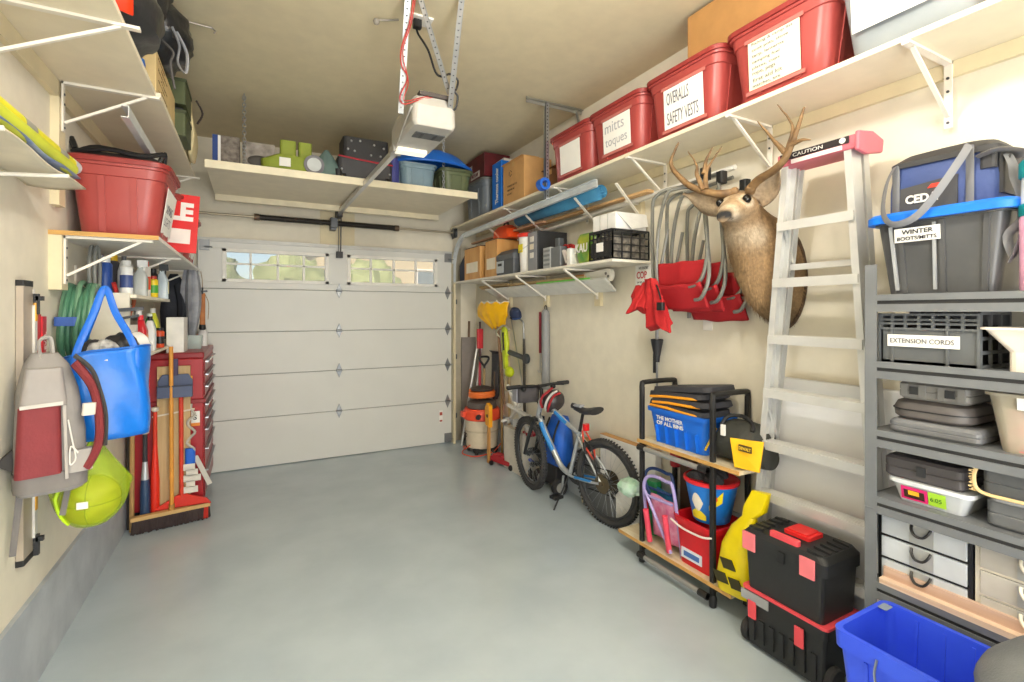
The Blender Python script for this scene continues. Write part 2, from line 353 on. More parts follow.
# overhead storage platform
t = thing('overhead_platform', 'cream wooden platform hung from the ceiling before the garage door', 'platform', (0, 0, 0))
b = B(); b.box(-.34, 2.02, 4.6, 5.75, 2.86, 2.885); obj('deck', b, SH, t)
b = B(); b.box(-.34, 2.02, 4.57, 4.6, 2.82, 2.885); b.box(-.34, 2.02, 5.75, 5.79, 2.8, 2.885); obj('edge_board', b, mat('efe4c6', .5), t, bev=.003)
for x, y in ((-.065, 4.66), (1.71, 4.72)):
    b = B(); z = 2.885; k = 0
    while z < 3.47:
        pts = [(0, .012 * math.cos(a), .02 * math.sin(a)) for a in [2 * PI * i / 10 for i in range(10)]]
        M = Matrix.Translation((x, y, z + .02)) @ Matrix.Rotation(PI / 2 * (k % 2), 4, 'Z'); b.tube([M @ Vector(p) for p in pts], .0045, 6, closed=True); z += .029; k += 1
    b.cyl((x, y, 3.44), (x, y, 3.489), .006, n=6); obj('hanging_chain', b, STEEL, t)
# ------------------------------------------------------------------ storage bins
BINRED = mat('a2433f', .38, var=.03, scale=4); BINLID = mat('8f2f2d', .4, var=.03)
def tub_body(bx, by, tx, ty, h, r=.06, wall=0, rim=.018, hollow=False):
    b = B(); L = lambda t: (bx + (tx - bx) * t, by + (ty - by) * t)
    secs = []
    for t, ex in ((0, -.01), (.03, 0), (.45, 0), (.80, 0), (.81, .012), (.93, .012), (.935, .03), (1, .032)):
        sx, sy = L(t); secs.append((h * t, 0, 0, sx + ex, sy + ex, r))
    if hollow:
        w = .012; sx, sy = L(1); secs.append((h, 0, 0, sx - w, sy - w, r)); sx, sy = L(.04); secs.append((h * .04, 0, 0, sx - w * 2, sy - w * 2, r))
    b.loft(secs, 5); return b
def tub(name, label, loc, bx, by, tx, ty, h, m=BINRED, lm=BINLID, rz=0, group=None, lid=True, ribs=True, cat='storage bin', r=.07):
    t = thing(name, label, cat, loc, rz, group); b = tub_body(bx, by, tx, ty, h, r)
    if ribs:
        for sx in (-1, 1):
            for q in (-.22, .22):
                x0, x1 = bx / 2, bx / 2 + (tx - bx) / 2 * .8
                b.bar((sx * (x0 + .0), by * q, .03), (sx * (x1 + .0), by * q, h * .8), .03, .016, (1, 0, 0)); 
        for sy in (-1, 1):
            for q in (-.2, .2):
                y0, y1 = by / 2, by / 2 + (ty - by) / 2 * .8
                b.bar((bx * q, sy * y0, .03), (bx * q, sy * y1, h * .8), .03, .016, (0, 1, 0))
    obj('body', b, m, t)
    if lid:
        b = B(); b.loft([(h - .012, 0, 0, tx + .05, ty + .05, r + .01), (h + .012, 0, 0, tx + .052, ty + .052, r + .01), (h + .02, 0, 0, tx + .03, ty + .03, r), (h + .014, 0, 0, tx - .03, ty - .03, r), (h + .03, 0, 0, tx - .06, ty - .06, r)], 5); obj('lid', b, lm, t)
    return t
def sheet_on_x(t, bx, tx, h, y0, y1, z0, z1, m=PAPER, name='paper_label', off=.012, lines=None, sg=-1, ink=INK, w=None, tw=.8):
    """paper on the sloping -x face of a bin, writing included"""
    X = lambda z: sg * (bx / 2 + (tx - bx) / 2 * z / h + off)
    b = B(); b.add([(X(z0), y0, z0), (X(z0), y1, z0), (X(z1), y1, z1), (X(z1), y0, z1)], [(0, 1, 2, 3)]); o = obj(name, b, m, t, solid=.0015)
    if lines:
        n = len(lines); hh = (z1 - z0) / n; up = Vector((X(z1) - X(z0), 0, z1 - z0))
        for i, s in enumerate(lines):
            if not s: continue
            zz = z1 - hh * (i + .82); ww = (y1 - y0) * tw * min(1, len(s) / max(len(q) for q in lines) + .05)
            st = (X(zz) + sg * .001, (y1 - (y1 - y0) * .08) if sg < 0 else (y0 + (y1 - y0) * .08), zz)
            text('handwriting', s, ink, o, st, (0, sg, 0), up, ww, hh * .62)
    return o
T0 = 2.752
for (y, by, ty, tz, lab, pl) in (
        (3.30, .50, .56, (-.15, .13, .06, .29), 'red storage bin on the upper right shelf, farthest of the four, blank white paper', ['', ' ', '']),
        (2.74, .48, .56, (-.17, .12, .07, .30), 'red storage bin with faint pencil writing, second from far end of upper right shelf', ['mitts', 'toques']),
        (2.13, .48, .56, (-.17, .13, .05, .29), 'red storage bin labelled overalls and safety vests on the upper right shelf', ['OVERALLS', 'SAFETY VESTS']),
        (1.52, .45, .55, (-.12, .15, .06, .30), 'red storage bin with long handwritten list, nearest of the four on upper right shelf', ['Fishing & camp list', 'cook pots, stove', 'tarp, lanterns', 'camping fuel', 'plates, cups', 'rope, pegs', 'first aid kit', 'matches, axe'])):
    t = tub('storage_bin', lab, (2.445, y, T0), .31, by, .35, ty, .385, group='red storage bins on the upper right shelf')
    y0, y1, z0, z1 = tz
    sheet_on_x(t, .31, .35, .385, y0, y1, z0, z1, PAPER if 'list' not in lab else mat('ebe6c6', .7, var=.02), lines=pl if pl[0] else None, ink=mat('b0b0b5', .7) if 'pencil' in lab else mat('66666e', .7))
    for zz in (z0 - .012, z1 + .012): b = B(); b.bar((-(.155 + .02 * zz / .385 + .0125), y0 - .02, zz), (-(.155 + .02 * zz / .385 + .0125), y1 + .02, zz), .001, .02); obj('packing_tape', b, mat('bd6f68', .25, var=.02), t)
tub('storage_bin', 'red storage bin at the right edge of the photo on the upper right shelf', (2.445, .42, T0), .31, .45, .35, .54, .385, group='red storage bins on the upper right shelf')
t = thing('clear_storage_bin', 'clear plastic bin with grey contents and big white paper on upper right shelf', 'storage bin', (2.44, .98, T0))
b = tub_body(.31, .41, .36, .50, .36, .04); obj('body', b, mat('b9c0c4', .2, alpha=.55, var=.03), t)
b = B(); b.loft([(.01, 0, 0, .28, .37, .04), (.16, .01, 0, .29, .39, .05), (.26, .01, .02, .22, .3, .08)], 5).jitter(.015, 12); obj('contents', b, mat('7f8a92', .8, h2='a9b1b5', scale=12), t)
b = B(); b.loft([(.35, 0, 0, .40, .55, .04), (.375, 0, 0, .41, .56, .04), (.385, 0, 0, .36, .5, .03)], 5); obj('lid', b, mat('c6ccd0', .3, alpha=.8), t)
sheet_on_x(t, .31, .36, .36, -.10, .19, .10, .33, lines=None, off=.02)
# carton lying on the bin lids
def carton(name, label, loc, sx, sy, sz, m=TAN, rz=0, flaps=True, cat='cardboard box', tape=True):
    t = thing(name, label, cat, loc, rz); b = B(); b.box(-sx / 2, sx / 2, -sy / 2, sy / 2, 0, sz); obj('box', b, m, t, bev=.004)
    if tape: b = B(); b.box(-sx / 2 - .001, sx / 2 + .001, -.025, .025, sz - .05, sz + .0015); obj('tape', b, mat('c39a5c', .3), t)
    if flaps:
        b = B(); b.bar((-sx / 2, -sy / 2, sz + .002), (-sx / 2 - .0, sy / 2, sz + .002), .05, .004); b.bar((-sx * .2, -sy / 2, sz + .004), (-sx * .2, sy / 2, sz + .004), sx * .5, .004); obj('flap', b, m, t)
    return t
carton('cardboard_box', 'plain orange-brown cardboard box lying on top of the red bin lids', (2.48, 1.78, T0 + .42), .28, .72, .29, mat('ad7f49', .7, bump=.05), flaps=False)
t = carton('cardboard_box', 'tan moving carton with recycling marks on the far end of upper right shelf', (2.43, 4.28, T0), .31, .44, .41)
PR = mat('5b4632', .7)
for k in range(3):
    a = PI / 2 + k * 2 * PI / 3; b = B(); c = Vector((-.157, .05, .30)); p = [c + Vector((0, math.cos(a + d) * .03, math.sin(a + d) * .03)) for d in (0, 1.3)]
    b.bar(p[0], p[1], .002, .011, (1, 0, 0)); obj('recycling_mark', b, PR, t)
for k, s in enumerate(('STORAGE CARTON', 'HANDLE WITH CARE', 'BOOKS')): text('print', s, PR, t, (-.1565, .12, .17 - k * .04), (0, -1, 0), (0, 0, 1), .2 - .05 * k, .018)
b = B(); b.cyl((.02, -.202, .27), (.02, -.2005, .27), .032, n=18); obj('hand_hole', b, mat('6a4a2c', .8), t)
t = carton('cardboard_box', 'dark brown carton between the tan carton and the red bins', (2.52, 3.84, T0), .18, .24, .24, mat('7c5433', .7))
# blue upright box, grey tub, burgundy box
t = thing('product_box', 'tall bright blue box with white vertical lettering beside the tan carton', 'box', (2.42, 4.66, T0)); b = B(); b.box(-.14, .14, -.11, .11, 0, .50); obj('box', b, mat('1173d6', .35), t, bev=.003)
text('print', 'Thermos cooler', WHITE, t, (-.1415, -.04, .06), (0, 0, 1), (0, 1, 0), .38, .07, bold=.04)
b = B(); b.box(-.1, .05, -.09, .1, .502, .53).jitter(.008, 9); obj('bubble_wrap', b, mat('d5cfc4', .4), t)
t = tub('storage_bin', 'slate grey tub in the far corner of upper right shelf under the burgundy box', (2.43, 5.22, T0), .30, .5, .34, .56, .40, mat('70777d', .4), mat('6a6a66', .4))
t = thing('game_box', 'burgundy box with white print stacked on the grey tub near the ceiling', 'box', (2.43, 5.2, T0 + .43)); b = B(); b.box(-.17, .15, -.27, .27, 0, .26); obj('box', b, mat('6a1f26', .4, h2='4f151c', scale=7), t, bev=.004)
b = B(); b.box(-.172, -.169, -.14, .1, .02, .09); obj('print_panel', b, mat('d8cfc6', .5), t); text('print', 'PARTY GAME', mat('6a1f26', .5), t, (-.173, .08, .035), (0, -1, 0), (0, 0, 1), .19, .04); text('print', 'THE', WHITE, t, (-.1715, .15, .14), (0, -1, 0), (0, 0, 1), .09, .05)
# perforated hanger with tape roll
PERF = mat('a9a89f', .4, .7)
t = thing('perforated_hanger', 'perforated steel angle hanger hung from the ceiling at the red bins', 'hanger', (2.235, 3.58, 2.64))
b = B(); b.box(-.018, .018, -.002, .002, 0, .84); b.box(-.018, -.014, -.002, .03, 0, .84); obj('upright', b, STEEL, t)
b = B()
for k in range(26): b.cyl((0, -.0035, .03 + k * .031), (0, -.0022, .03 + k * .031), .006, n=8)
obj('holes', b, DSTEEL, t)['kind'] = 'stuff'
b = B(); b.box(-.2, .37, -.018, .018, .825, .829); b.box(-.2, .37, .014, .018, .80, .849); b.bar((.30, 0, .82), (.36, 0, .62), .03, .006, (1, 0, 0)); obj('ceiling_angle', b, PERF, t)
t = thing('tape_roll', 'blue roll of tape hooked on the perforated hanger', 'tape', (2.20, 3.59, 2.765)); b = B(); b.lathe([(.03, -.035), (.052, -.035), (.052, .035), (.03, .035), (.03, -.035)], n=22, axis='y', cap=False); obj('tape_ring', b, mat('1c62c8', .4), t)
# door tracks
def track(label, x):
    t = thing('door_track', label, 'track', (x, 0, 0)); pts = [(0, 5.885, .02), (0, 5.885, 2.2)] + [(0, 5.885 - .4 + .4 * math.cos(a), 2.2 + .4 * math.sin(a)) for a in [PI / 2 * i / 8 for i in range(1, 9)]] + [(0, 2.95, 2.635)]
    b = B()
    for (dx, w, h) in ((0, .05, .004),):
        prev = None
        for i in range(len(pts) - 1):
            p, q = Vector(pts[i]), Vector(pts[i + 1]); d = (q - p).normalized(); nrm = Vector((0, -d.z, d.y))
            b.bar(p, q, .004, .055, nrm); b.bar(p + nrm * .027 + Vector((-.015, 0, 0)), q + nrm * .027 + Vector((-.015, 0, 0)), .03, .004, nrm); b.bar(p - nrm * .027 + Vector((-.015, 0, 0)), q - nrm * .027 + Vector((-.015, 0, 0)), .03, .004, nrm)
    obj('rail', b, mat('e2e7e9', .3, .35), t); b = B()
    for z in (.35, 1.1, 1.8): b.box(.0, .02, 5.86, 5.99, z - .03, z + .03)
    obj('jamb_bracket', b, DSTEEL, t); return t
track('steel garage door track curving up along the right wall', 2.285); track('steel garage door track along the left wall behind the red bins', -.53)
t = thing('torsion_spring', 'long dark torsion spring on its steel shaft above the garage door', 'spring', (0, 5.85, 2.675))
b = B(); b.cyl((-.6, 0, 0), (2.30, 0, 0), .0125, n=10); obj('shaft', b, mat('b9ae98', .4, .5), t)
pts = []
for i in range(620):
    a = i * .62; pts.append((.04 + 1.48 * i / 619, .03 * math.cos(a), .03 * math.sin(a)))
b = B(); b.cyl((.03, 0, 0), (1.53, 0, 0), .027, n=14); b.tube(pts, .0055, 5); obj('coil', b, mat('2e2a26', .5, .4), t)
for x in (.035, 1.525): b = B(); b.lathe([(.012, -.025), (.036, -.025), (.036, .025), (.012, .025)], (x, 0, 0), 14, 'x'); obj('winding_cone', b, mat('6b5a49', .5, .5), t)
b = B(); b.box(.78, .84, .02, .15, -.07, .07); b.box(.775, .845, -.04, .02, -.05, .05); obj('centre_bracket', b, DSTEEL, t)
for x in (2.26, -.56): b = B(); b.lathe([(.012, -.02), (.06, -.02), (.055, 0), (.06, .02), (.012, .02)], (x, 0, 0), 18, 'x'); b.box(x + .025, x + .03, -.04, .14, -.06, .06); obj('cable_drum', b, DSTEEL, t)
# foam roll and pipes on wall brackets
t = thing('foam_mat_roll', 'blue rolled foam mat lying on the wall brackets behind the door track', 'mat', (2.40, 3.04, 2.605)); pts = []
for i in range(60):
    a = i / 59 * 5.5 * PI; r = .016 + .042 * i / 59; pts.append((r * math.cos(a), r * math.sin(a)))
b = B(); n = len(pts); v = [(p[0], y, p[1]) for y in (0, 1.35) for p in pts]; b.add(v, [(i, i + 1, n + i + 1, n + i) for i in range(n - 1)], True); obj('foam', b, mat('3f83aa', .8, bump=.1), t, solid=.007)
b = B(); b.cyl((0, .06, 0), (0, 1.3, 0), .052, n=20); obj('core', b, mat('3d7ea8', .8), t)
for y, lab in ((2.85, 'white diagonal wall bracket holding the pipes, near the folded chairs'), (3.36, 'white diagonal wall bracket holding the pipes, under the blue foam roll'), (4.16, 'white diagonal wall bracket holding the pipes, above the black cabinet'), (4.98, 'white diagonal wall bracket holding the pipes, far end above the cardboard boxes')):
    t = thing('pipe_bracket', lab, 'bracket', (2.63, y, 2.49)); b = B(); b.box(-.04, 0, -.035, .035, -.12, .03); obj('wall_block', b, CREAM, t)
    b = B(); b.bar((-.04, 0, .0), (-.17, 0, .008), .02, .012); b.bar((-.04, 0, -.07), (-.335, -.1, .10), .018, .012); obj('arm', b, BRK, t)
for (x, z, y0, y1, r, lab, m) in ((2.53, 2.53, 1.95, 4.9, .016, 'long white pipe on the wall brackets, nearest to the wall shelf', WHITE), (2.575, 2.528, 2.1, 5.2, .014, 'long white pipe on the wall brackets, close against the right wall', mat('ded9cc', .5))):
    b = B(); b.cyl((0, 0, 0), (0, y1 - y0, 0), r, n=12); one('pipe', b, m, lab, 'pipe', (x, y0, z), rx=R(-1.6))
b = B(); b.box(-.03, .03, 0, 2.3, 0, .02); one('wood_strip', b, WOOD, 'long light wood strip lying on the wall brackets beside the white pipes', 'wood strip', (2.48, 2.6, 2.515))
b = B(); b.box(-.02, .02, 0, 1.7, 0, .018); one('wood_strip', b, mat('c99a78', .6), 'short reddish wood strip lying on the wall brackets above the black cabinet', 'wood strip', (2.43, 3.95, 2.514))
# ------------------------------------------------------------------ things on the lower right shelf
T1 = 2.05
b = B(); b.loft([(0, 0, 0, .2, .2, .05), (.2, 0, 0, .22, .22, .07), (.36, .02, 0, .14, .16, .06)], 4).jitter(.02, 8); t = one('folded_tarp', b, mat('3b3f52', .8, bump=.4, bscale=20), 'dark blue-grey folded cloth bundle at the far end of lower right shelf', 'cloth', (2.42, 5.73, T1))
for (y, sy, h, lab) in ((5.3, .46, .37, 'light wooden file box, farther of the two on the lower right shelf'), (4.78, .30, .39, 'light wooden file box behind the grey tool case, nearer of the two')):
    t = thing('wooden_box', lab, 'box', (2.42, y, T1), 0, 'wooden file boxes on the lower right shelf'); b = B(); b.box(-.15, .15, -sy / 2, sy / 2, 0, h); obj('box', b, mat('dba968', .55, h2='c98f4d', scale=9, stretch=(1, 1, .2)), t, bev=.004)
    b = B(); b.box(-.152, -.149, -sy * .36, sy * .36, .08, .2); obj('front_label', b, mat('efe3cc', .3), t)
    b = B(); b.box(-.14, .14, -sy / 2 + .01, sy / 2 - .01, h, h + .012); obj('lid', b, mat('5a4433', .6), t)
t = thing('life_vest', 'orange plastic tool case leaning on top of the wooden box', 'case', (2.43, 4.72, T1 + .402)); b = B(); b.loft([(0, 0, 0, .16, .42, .05), (.1, 0, .02, .15, .38, .05), (.15, .01, .05, .1, .26, .05)], 4); obj('shell', b, mat('f0501c', .45), t); t.name = 'orange_case'
b = B(); b.bar((-.082, .02, .02), (-.078, .16, .11), .02, .002, (1, 0, 0)); obj('reflective_mark', b, mat('f9a07c', .3), t); b = B(); b.tube([(0, -.05, .13), (0, -.03, .18), (0, .05, .185), (0, .08, .14)], .012, 8); obj('handle', b, BLACK, t)
t = thing('tool_case', 'grey and black tool case with a pale front panel on the lower right shelf', 'case', (2.38, 4.42, T1)); b = B(); b.box(-.13, .13, -.19, .19, 0, .15, .015); obj('body', b, mat('4d5054', .5), t); b = B(); b.loft([(.15, 0, 0, .27, .39, .02), (.20, 0, 0, .27, .39, .02), (.245, .01, 0, .2, .34, .03)], 3, smooth=False); obj('lid', b, mat('5a5d61', .5), t)
b = B(); b.box(-.137, -.129, .02, .17, .02, .14); obj('front_panel', b, mat('b9bec2', .4), t); b = B(); b.box(-.142, -.135, .05, .13, .09, .115); obj('latch', b, BLACK, t)
t = thing('bucket', 'white plastic bucket with red lid and yellow sticker on the lower right shelf', 'bucket', (2.37, 4.12, T1)); b = B(); b.lathe([(.085, 0), (.09, .005), (.104, .33), (.11, .335), (.11, .352), (.104, .355)], n=24); obj('body', b, mat('eceae6', .4), t); b = B(); b.lathe([(.113, .335), (.116, .34), (.116, .372), (.1, .378), (0, .378)], n=24); obj('lid', b, mat('d2362c', .4), t)
b = B(); b.box(-.102, -.098, -.04, .04, .19, .27); obj('sticker', b, mat('e8d61c', .5), t); b = B(); b.tube([(0, -.108, .31), (-.08, -.07, .24), (-.112, 0, .2), (-.08, .07, .24), (0, .108, .31)], .003, 6); obj('handle', b, STEEL, t)
t = thing('metal_cabinet', 'dark charcoal metal box with sticker column, tallest on the lower right shelf', 'cabinet', (2.45, 3.92, T1)); b = B(); b.box(-.16, .16, -.09, .09, 0, .365); obj('case', b, mat('2f3032', .4), t, bev=.003); b = B(); b.box(-.163, -.159, -.075, .085, 0.005, .36); obj('front', b, mat('8d8f95', .35), t)
b = B()
b.box(-.166, -.162, -.02, .045, .12, .17); obj('sticker', b, mat('e9e4da', .5), t); b = B(); b.box(-.166, -.162, -.02, .045, .2, .25); obj('sticker', b, mat('e5d9c3', .5), t); b = B(); b.box(-.166, -.162, -.02, .045, .27, .32); obj('sticker', b, mat('e9e4da', .5), t)
t = thing('radio', 'grey portable radio with upright antenna block on the lower right shelf', 'radio', (2.36, 3.61, T1)); b = B(); b.box(-.06, .06, .02, .15, 0, .19, .01); obj('speaker_half', b, mat('b4b7b8', .4), t); b = B(); b.box(-.06, .06, -.13, .02, 0, .18, .01); obj('body', b, mat('6f7376', .4), t); b = B(); b.box(-.03, .03, -.06, 0, .18, .26, .01); obj('antenna', b, mat('54585b', .4), t)
b = B()
for i in range(4): b.box(-.064, -.06, .03, .14, .03 + i * .04, .05 + i * .04)
obj('grille', b, mat('85898b', .4), t)
t = thing('cable_bundle', 'coiled red jumper cables on the lower right shelf beside the radio', 'cables', (2.37, 3.43, T1)); b = B()
for k in range(5): b.tube([(.03 * math.sin(k) + .01 * math.cos(a), .085 * math.cos(a) + .01 * k, .10 + .09 * math.sin(a)) for a in [2 * PI * i / 18 for i in range(18)]], .0075, 6, closed=True)
obj('cable', b, mat('c0302c', .5), t); b = B(); b.bar((-.05, -.03, .03), (-.05, .02, .14), .03, .02); obj('clamp', b, mat('e0d8d2', .4), t)
b = B(); b.box(-.05, .05, -.03, .03, 0, .14, .012); one('plastic_case', b, mat('dcdcd8', .4), 'small white plastic case between the red cables and the green bag', 'case', (2.33, 3.33, T1))
t = thing('snack_bag', 'green and yellow food bag with white lettering beside the black crate', 'bag', (2.37, 3.16, T1)); b = B(); b.loft([(0, 0, 0, .10, .2, .04), (.06, 0, 0, .13, .24, .05), (.2, 0, 0, .1, .25, .04), (.25, 0, 0, .02, .25, .01)], 4).jitter(.006, 14); obj('bag', b, mat('2f8a3f', .35, h2='c9c33a', scale=5), t); text('print', 'KAU', WHITE, t, (-.075, .09, .09), (0, -1, 0), (0, 0, 1), .16, .07, bold=.03)
# black crate with white foam box on it
def crate_sides(b, sx, sy, h, nx, ny, nz, th=.008):
    b.box(-sx / 2, sx / 2, -sy / 2, sy / 2, 0, .01)
    for s in (-1, 1):
        for k in range(ny + 1): y = -sy / 2 + sy * k / ny; b.box(s * sx / 2 - th / 2, s * sx / 2 + th / 2, y - th / 2, y + th / 2, 0, h)
        for k in range(nx + 1): x = -sx / 2 + sx * k / nx; b.box(x - th / 2, x + th / 2, s * sy / 2 - th / 2, s * sy / 2 + th / 2, 0, h)
        for k in range(nz + 1): z = h * k / nz; b.box(s * sx / 2 - th / 2, s * sx / 2 + th / 2, -sy / 2, sy / 2, z - th / 2, z + th / 2); b.box(-sx / 2, sx / 2, s * sy / 2 - th / 2, s * sy / 2 + th / 2, z - th / 2, z + th / 2)
CRM = mat('232325', .45)
t = thing('plastic_crate', 'black slotted plastic crate with a white tag at the near end of lower right shelf', 'crate', (2.44, 2.89, T1 + .005)); b = B(); crate_sides(b, .34, .27, .21, 4, 6, 4); b.box(-.172, -.165, -.12, .12, .02, .13); b.box(-.178, -.16, -.135, .135, .195, .215); b.box(-.15, .15, -.136, -.13, .195, .215); obj('frame', b, CRM, t)
b = B(); b.box(-.175, -.171, -.03, .05, .06, .125); obj('tag', b, PAPER, t); b = B(); b.box(-.15, .15, -.12, .12, .012, .17); obj('contents', b, mat('8c8478', .8, h2='4d4a46', scale=30), t)
t = thing('foam_box', 'white foam box with folded flaps on top of the black crate', 'box', (2.46, 2.91, T1 + .223)); b = B(); b.box(-.15, .14, -.14, .13, 0, .125); obj('box', b, mat('efeeea', .6), t, bev=.005)
for y in (-.05, .04): b = B(); b.box(-.152, -.149, y - .003, y + .003, .005, .12); obj('seam', b, mat('b9b9b5', .6), t)
b = B(); b.add([(-.15, -.141, .12), (.14, -.141, .12), (.14, -.155, .03), (-.02, -.165, .0)], [(0, 1, 2, 3)]); obj('flap', b, mat('e3e1dc', .6), t, solid=.006)
# planks stored on the struts below
t = thing('panel_board', 'white panel board with a bright green edge stored under the lower right shelf', 'board', (0, 0, 0)); b = B(); b.add([(2.44, 3.05, 1.937), (2.44, 5.30, 1.937), (2.605, 5.30, 1.842), (2.605, 3.12, 1.842)], [(0, 1, 2, 3)]); obj('board', b, mat('e9e8e2', .5), t, solid=.016)
b = B(); b.bar((2.437, 3.25, 1.947), (2.437, 4.1, 1.947), .008, .012); obj('green_edge', b, mat('77d84a', .4), t)
for (x, y0, y1, z, w, lab, m) in ((2.525, 3.4, 5.2, 1.915, .07, 'light wooden plank lying on the white panel board, nearer the wall', WOOD), (2.47, 3.35, 4.7, 1.948, .04, 'narrow light plank lying along the front of the white panel board', PLY), (2.47, 4.75, 5.5, 1.955, .05, 'rough wooden batten at the far end of the stored boards', mat('c6a777', .7))):
    b = B(); b.box(-w / 2, w / 2, 0, y1 - y0, 0, .022); one('plank', b, m, lab, 'plank', (x, y0, z), ry=R(29))
t = thing('trailer_roller', 'white plastic wheel arm with round end stored above the white panel board', 'roller', (2.50, 3.08, 1.965)); b = B(); b.prism([(.3, -.03), (.3, .03)] + [(.045 * math.cos(a), .05 * math.sin(a)) for a in [PI / 2 + PI * i / 10 for i in range(11)]], -.02, .02, 'x'); obj('arm', b, mat('e4dfd2', .5), t)
for k in (-1, 1): b = B(); b.cyl((-.024, k * .015, .012 * k), (-.02, k * .015, .012 * k), .012, n=10); obj('hole', b, mat('8a8478', .6), t)
b = B(); b.bar((0, .3, 0), (0, .42, .0), .05, .045); obj('orange_grip', b, mat('d98a3a', .6), t)
# paper sign, socket tag
t = thing('paper_sign', 'white paper sign with red letters taped under the lower right shelf', 'sign', (2.628, 2.815, 1.955)); b = B(); b.box(-.003, 0, -.10, .10, -.08, .075); obj('sheet', b, PAPER, t); text('print', 'COP', mat('cc4a52', .6), t, (-.0035, .085, -.03), (0, -1, 0), (0, 0, 1), .11, .055, bold=.02); text('print', 'NO ENTRY', INK, t, (-.0035, .06, .04), (0, -1, 0), (0, 0, 1), .1, .02); text('print', 'garage crew only', INK, t, (-.0035, .08, -.065), (0, -1, 0), (0, 0, 1), .15, .018)
b = B(); b.box(-.012, 0, -.035, .035, -.05, .05); t = one('wall_socket', b, WHITE, 'small white cover plate on the wall under the red chairs', 'socket', (2.63, 2.23, 1.60), bev=.003)
# ------------------------------------------------------------------ folding step ladder
t = thing('step_ladder', 'aluminium step ladder with pink top cap leaning on the right wall', 'ladder', (0, 0, 0))
LT, LB = ((2.355, 1.52, 2.385), (2.355, 1.207, 2.385)), ((2.52, 1.84, 0.02), (2.52, 1.145, 0.02))
def lp(k, z): f = (2.385 - z) / 2.365; return Vector(LT[k]).lerp(Vector(LB[k]), f)
for k in (0, 1):
    b = B(); d = .028 if k == 0 else -.028
    b.bar(lp(k, 0.02), lp(k, 2.40), .075, .006, (0, 1, 0)); 
    for e in (-.034, .034): b.bar(lp(k, .02) + Vector((e, -d * .5, 0)), lp(k, 2.40) + Vector((e, -d * .5, 0)), .006, abs(d), (0, 1, 0))
    obj('front_rail', b, ALU, t)
    b = B(); p0, p1 = lp(k, .02) + Vector((.055, 0, 0)), lp(k, 2.40) + Vector((.085, 0, 0)); s = -.012 if k else .012
    b.bar(p0, p1, .045, .004, (0, 1, 0)); b.bar(p0 + Vector((.02, -s, 0)), p1 + Vector((.02, -s, 0)), .004, .022, (0, 1, 0)); b.bar(p0 + Vector((-.02, -s, 0)), p1 + Vector((-.02, -s, 0)), .004, .022, (0, 1, 0)); obj('rear_leg', b, ALU, t)
    b = B(); p = lp(k, .03); b.box(p.x - .045, p.x + .045, p.y - .02, p.y + .02, 0, .05); obj('rubber_foot', b, RUBBER, t)
for i, z in enumerate((2.115, 1.835, 1.545, 1.262, .98, .70, .41, .13)):
    a, c = lp(0, z), lp(1, z); b = B(); b.bar(a + Vector((-.005, 0, 0)), c + Vector((-.005, 0, 0)), .082, .006); b.bar(a + Vector((-.044, 0, -.02)), c + Vector((-.044, 0, -.02)), .005, .042); b.bar(a + Vector((.036, 0, -.012)), c + Vector((.036, 0, -.012)), .005, .026)
    for q in (-.025, -.008, .01, .025): b.bar(a + Vector((q, 0, .004)), c + Vector((q, 0, .004)), .006, .004)
    obj('step', b, ALU, t)
for z in (1.9, .95):
    a, c = lp(0, z) + Vector((.07, 0, 0)), lp(1, z) + Vector((.07, 0, 0)); b = B(); b.bar(a, c, .02, .03); obj('rear_brace', b, ALU, t)
    b = B(); b.bar(lp(0, z + .2) + Vector((0, -.01, 0)), lp(0, z + .02) + Vector((.1, -.012, 0)), .02, .004, (0, 1, 0)); obj('spreader', b, ALU, t)
PINK = mat('cf6a78', .45, var=.04)
b = B(); b.prism([(2.365, 2.40), (2.365, 2.462), (2.54, 2.475), (2.54, 2.405)], 1.215, 1.575, 'y'); b.prism([(2.35, 2.385), (2.355, 2.47), (2.47, 2.485), (2.56, 2.46), (2.55, 2.40), (2.42, 2.375)], 1.195, 1.215, 'y'); cap = obj('top_cap', b, PINK, t, bev=.008); cap.location = (-.055, -.033, -.016)
b = B(); b.box(2.358, 2.365, 1.24, 1.555, 2.428, 2.458); obj('label_strip', b, mat('2a2326', .4), cap); text('print', 'CAUTION', WHITE, cap, (2.3575, 1.49, 2.434), (0, -1, 0), (0, 0, 1), .14, .017); b = B(); b.cyl((2.3555, 1.265, 2.443), (2.358, 1.265, 2.443), .013, n=16); obj('warning_mark', b, WHITE, cap)
b = B(); b.box(2.359, 2.365, 1.27, 1.50, 2.405, 2.424); obj('label_strip', b, mat('efe6e2', .5), cap)
# white folding table behind the ladder
t = thing('folding_table', 'white folded table standing on edge behind the step ladder', 'table', (2.607, 1.38, 0)); b = B(); b.X = Matrix.Translation((0, 0, .655)) @ Matrix.Rotation(PI / 2, 4, 'Y')
b.loft([(-.018, 0, 0, 1.31, .84, .06), (.018, 0, 0, 1.31, .84, .06)], 5, smooth=False); obj('table_top', b, mat('f3f3f4', .4, var=.01), t, bev=.006)
b = B(); b.box(-.022, -.018, -.36, .36, .60, .66); obj('moulded_rib', b, mat('dcdcda', .4), t)
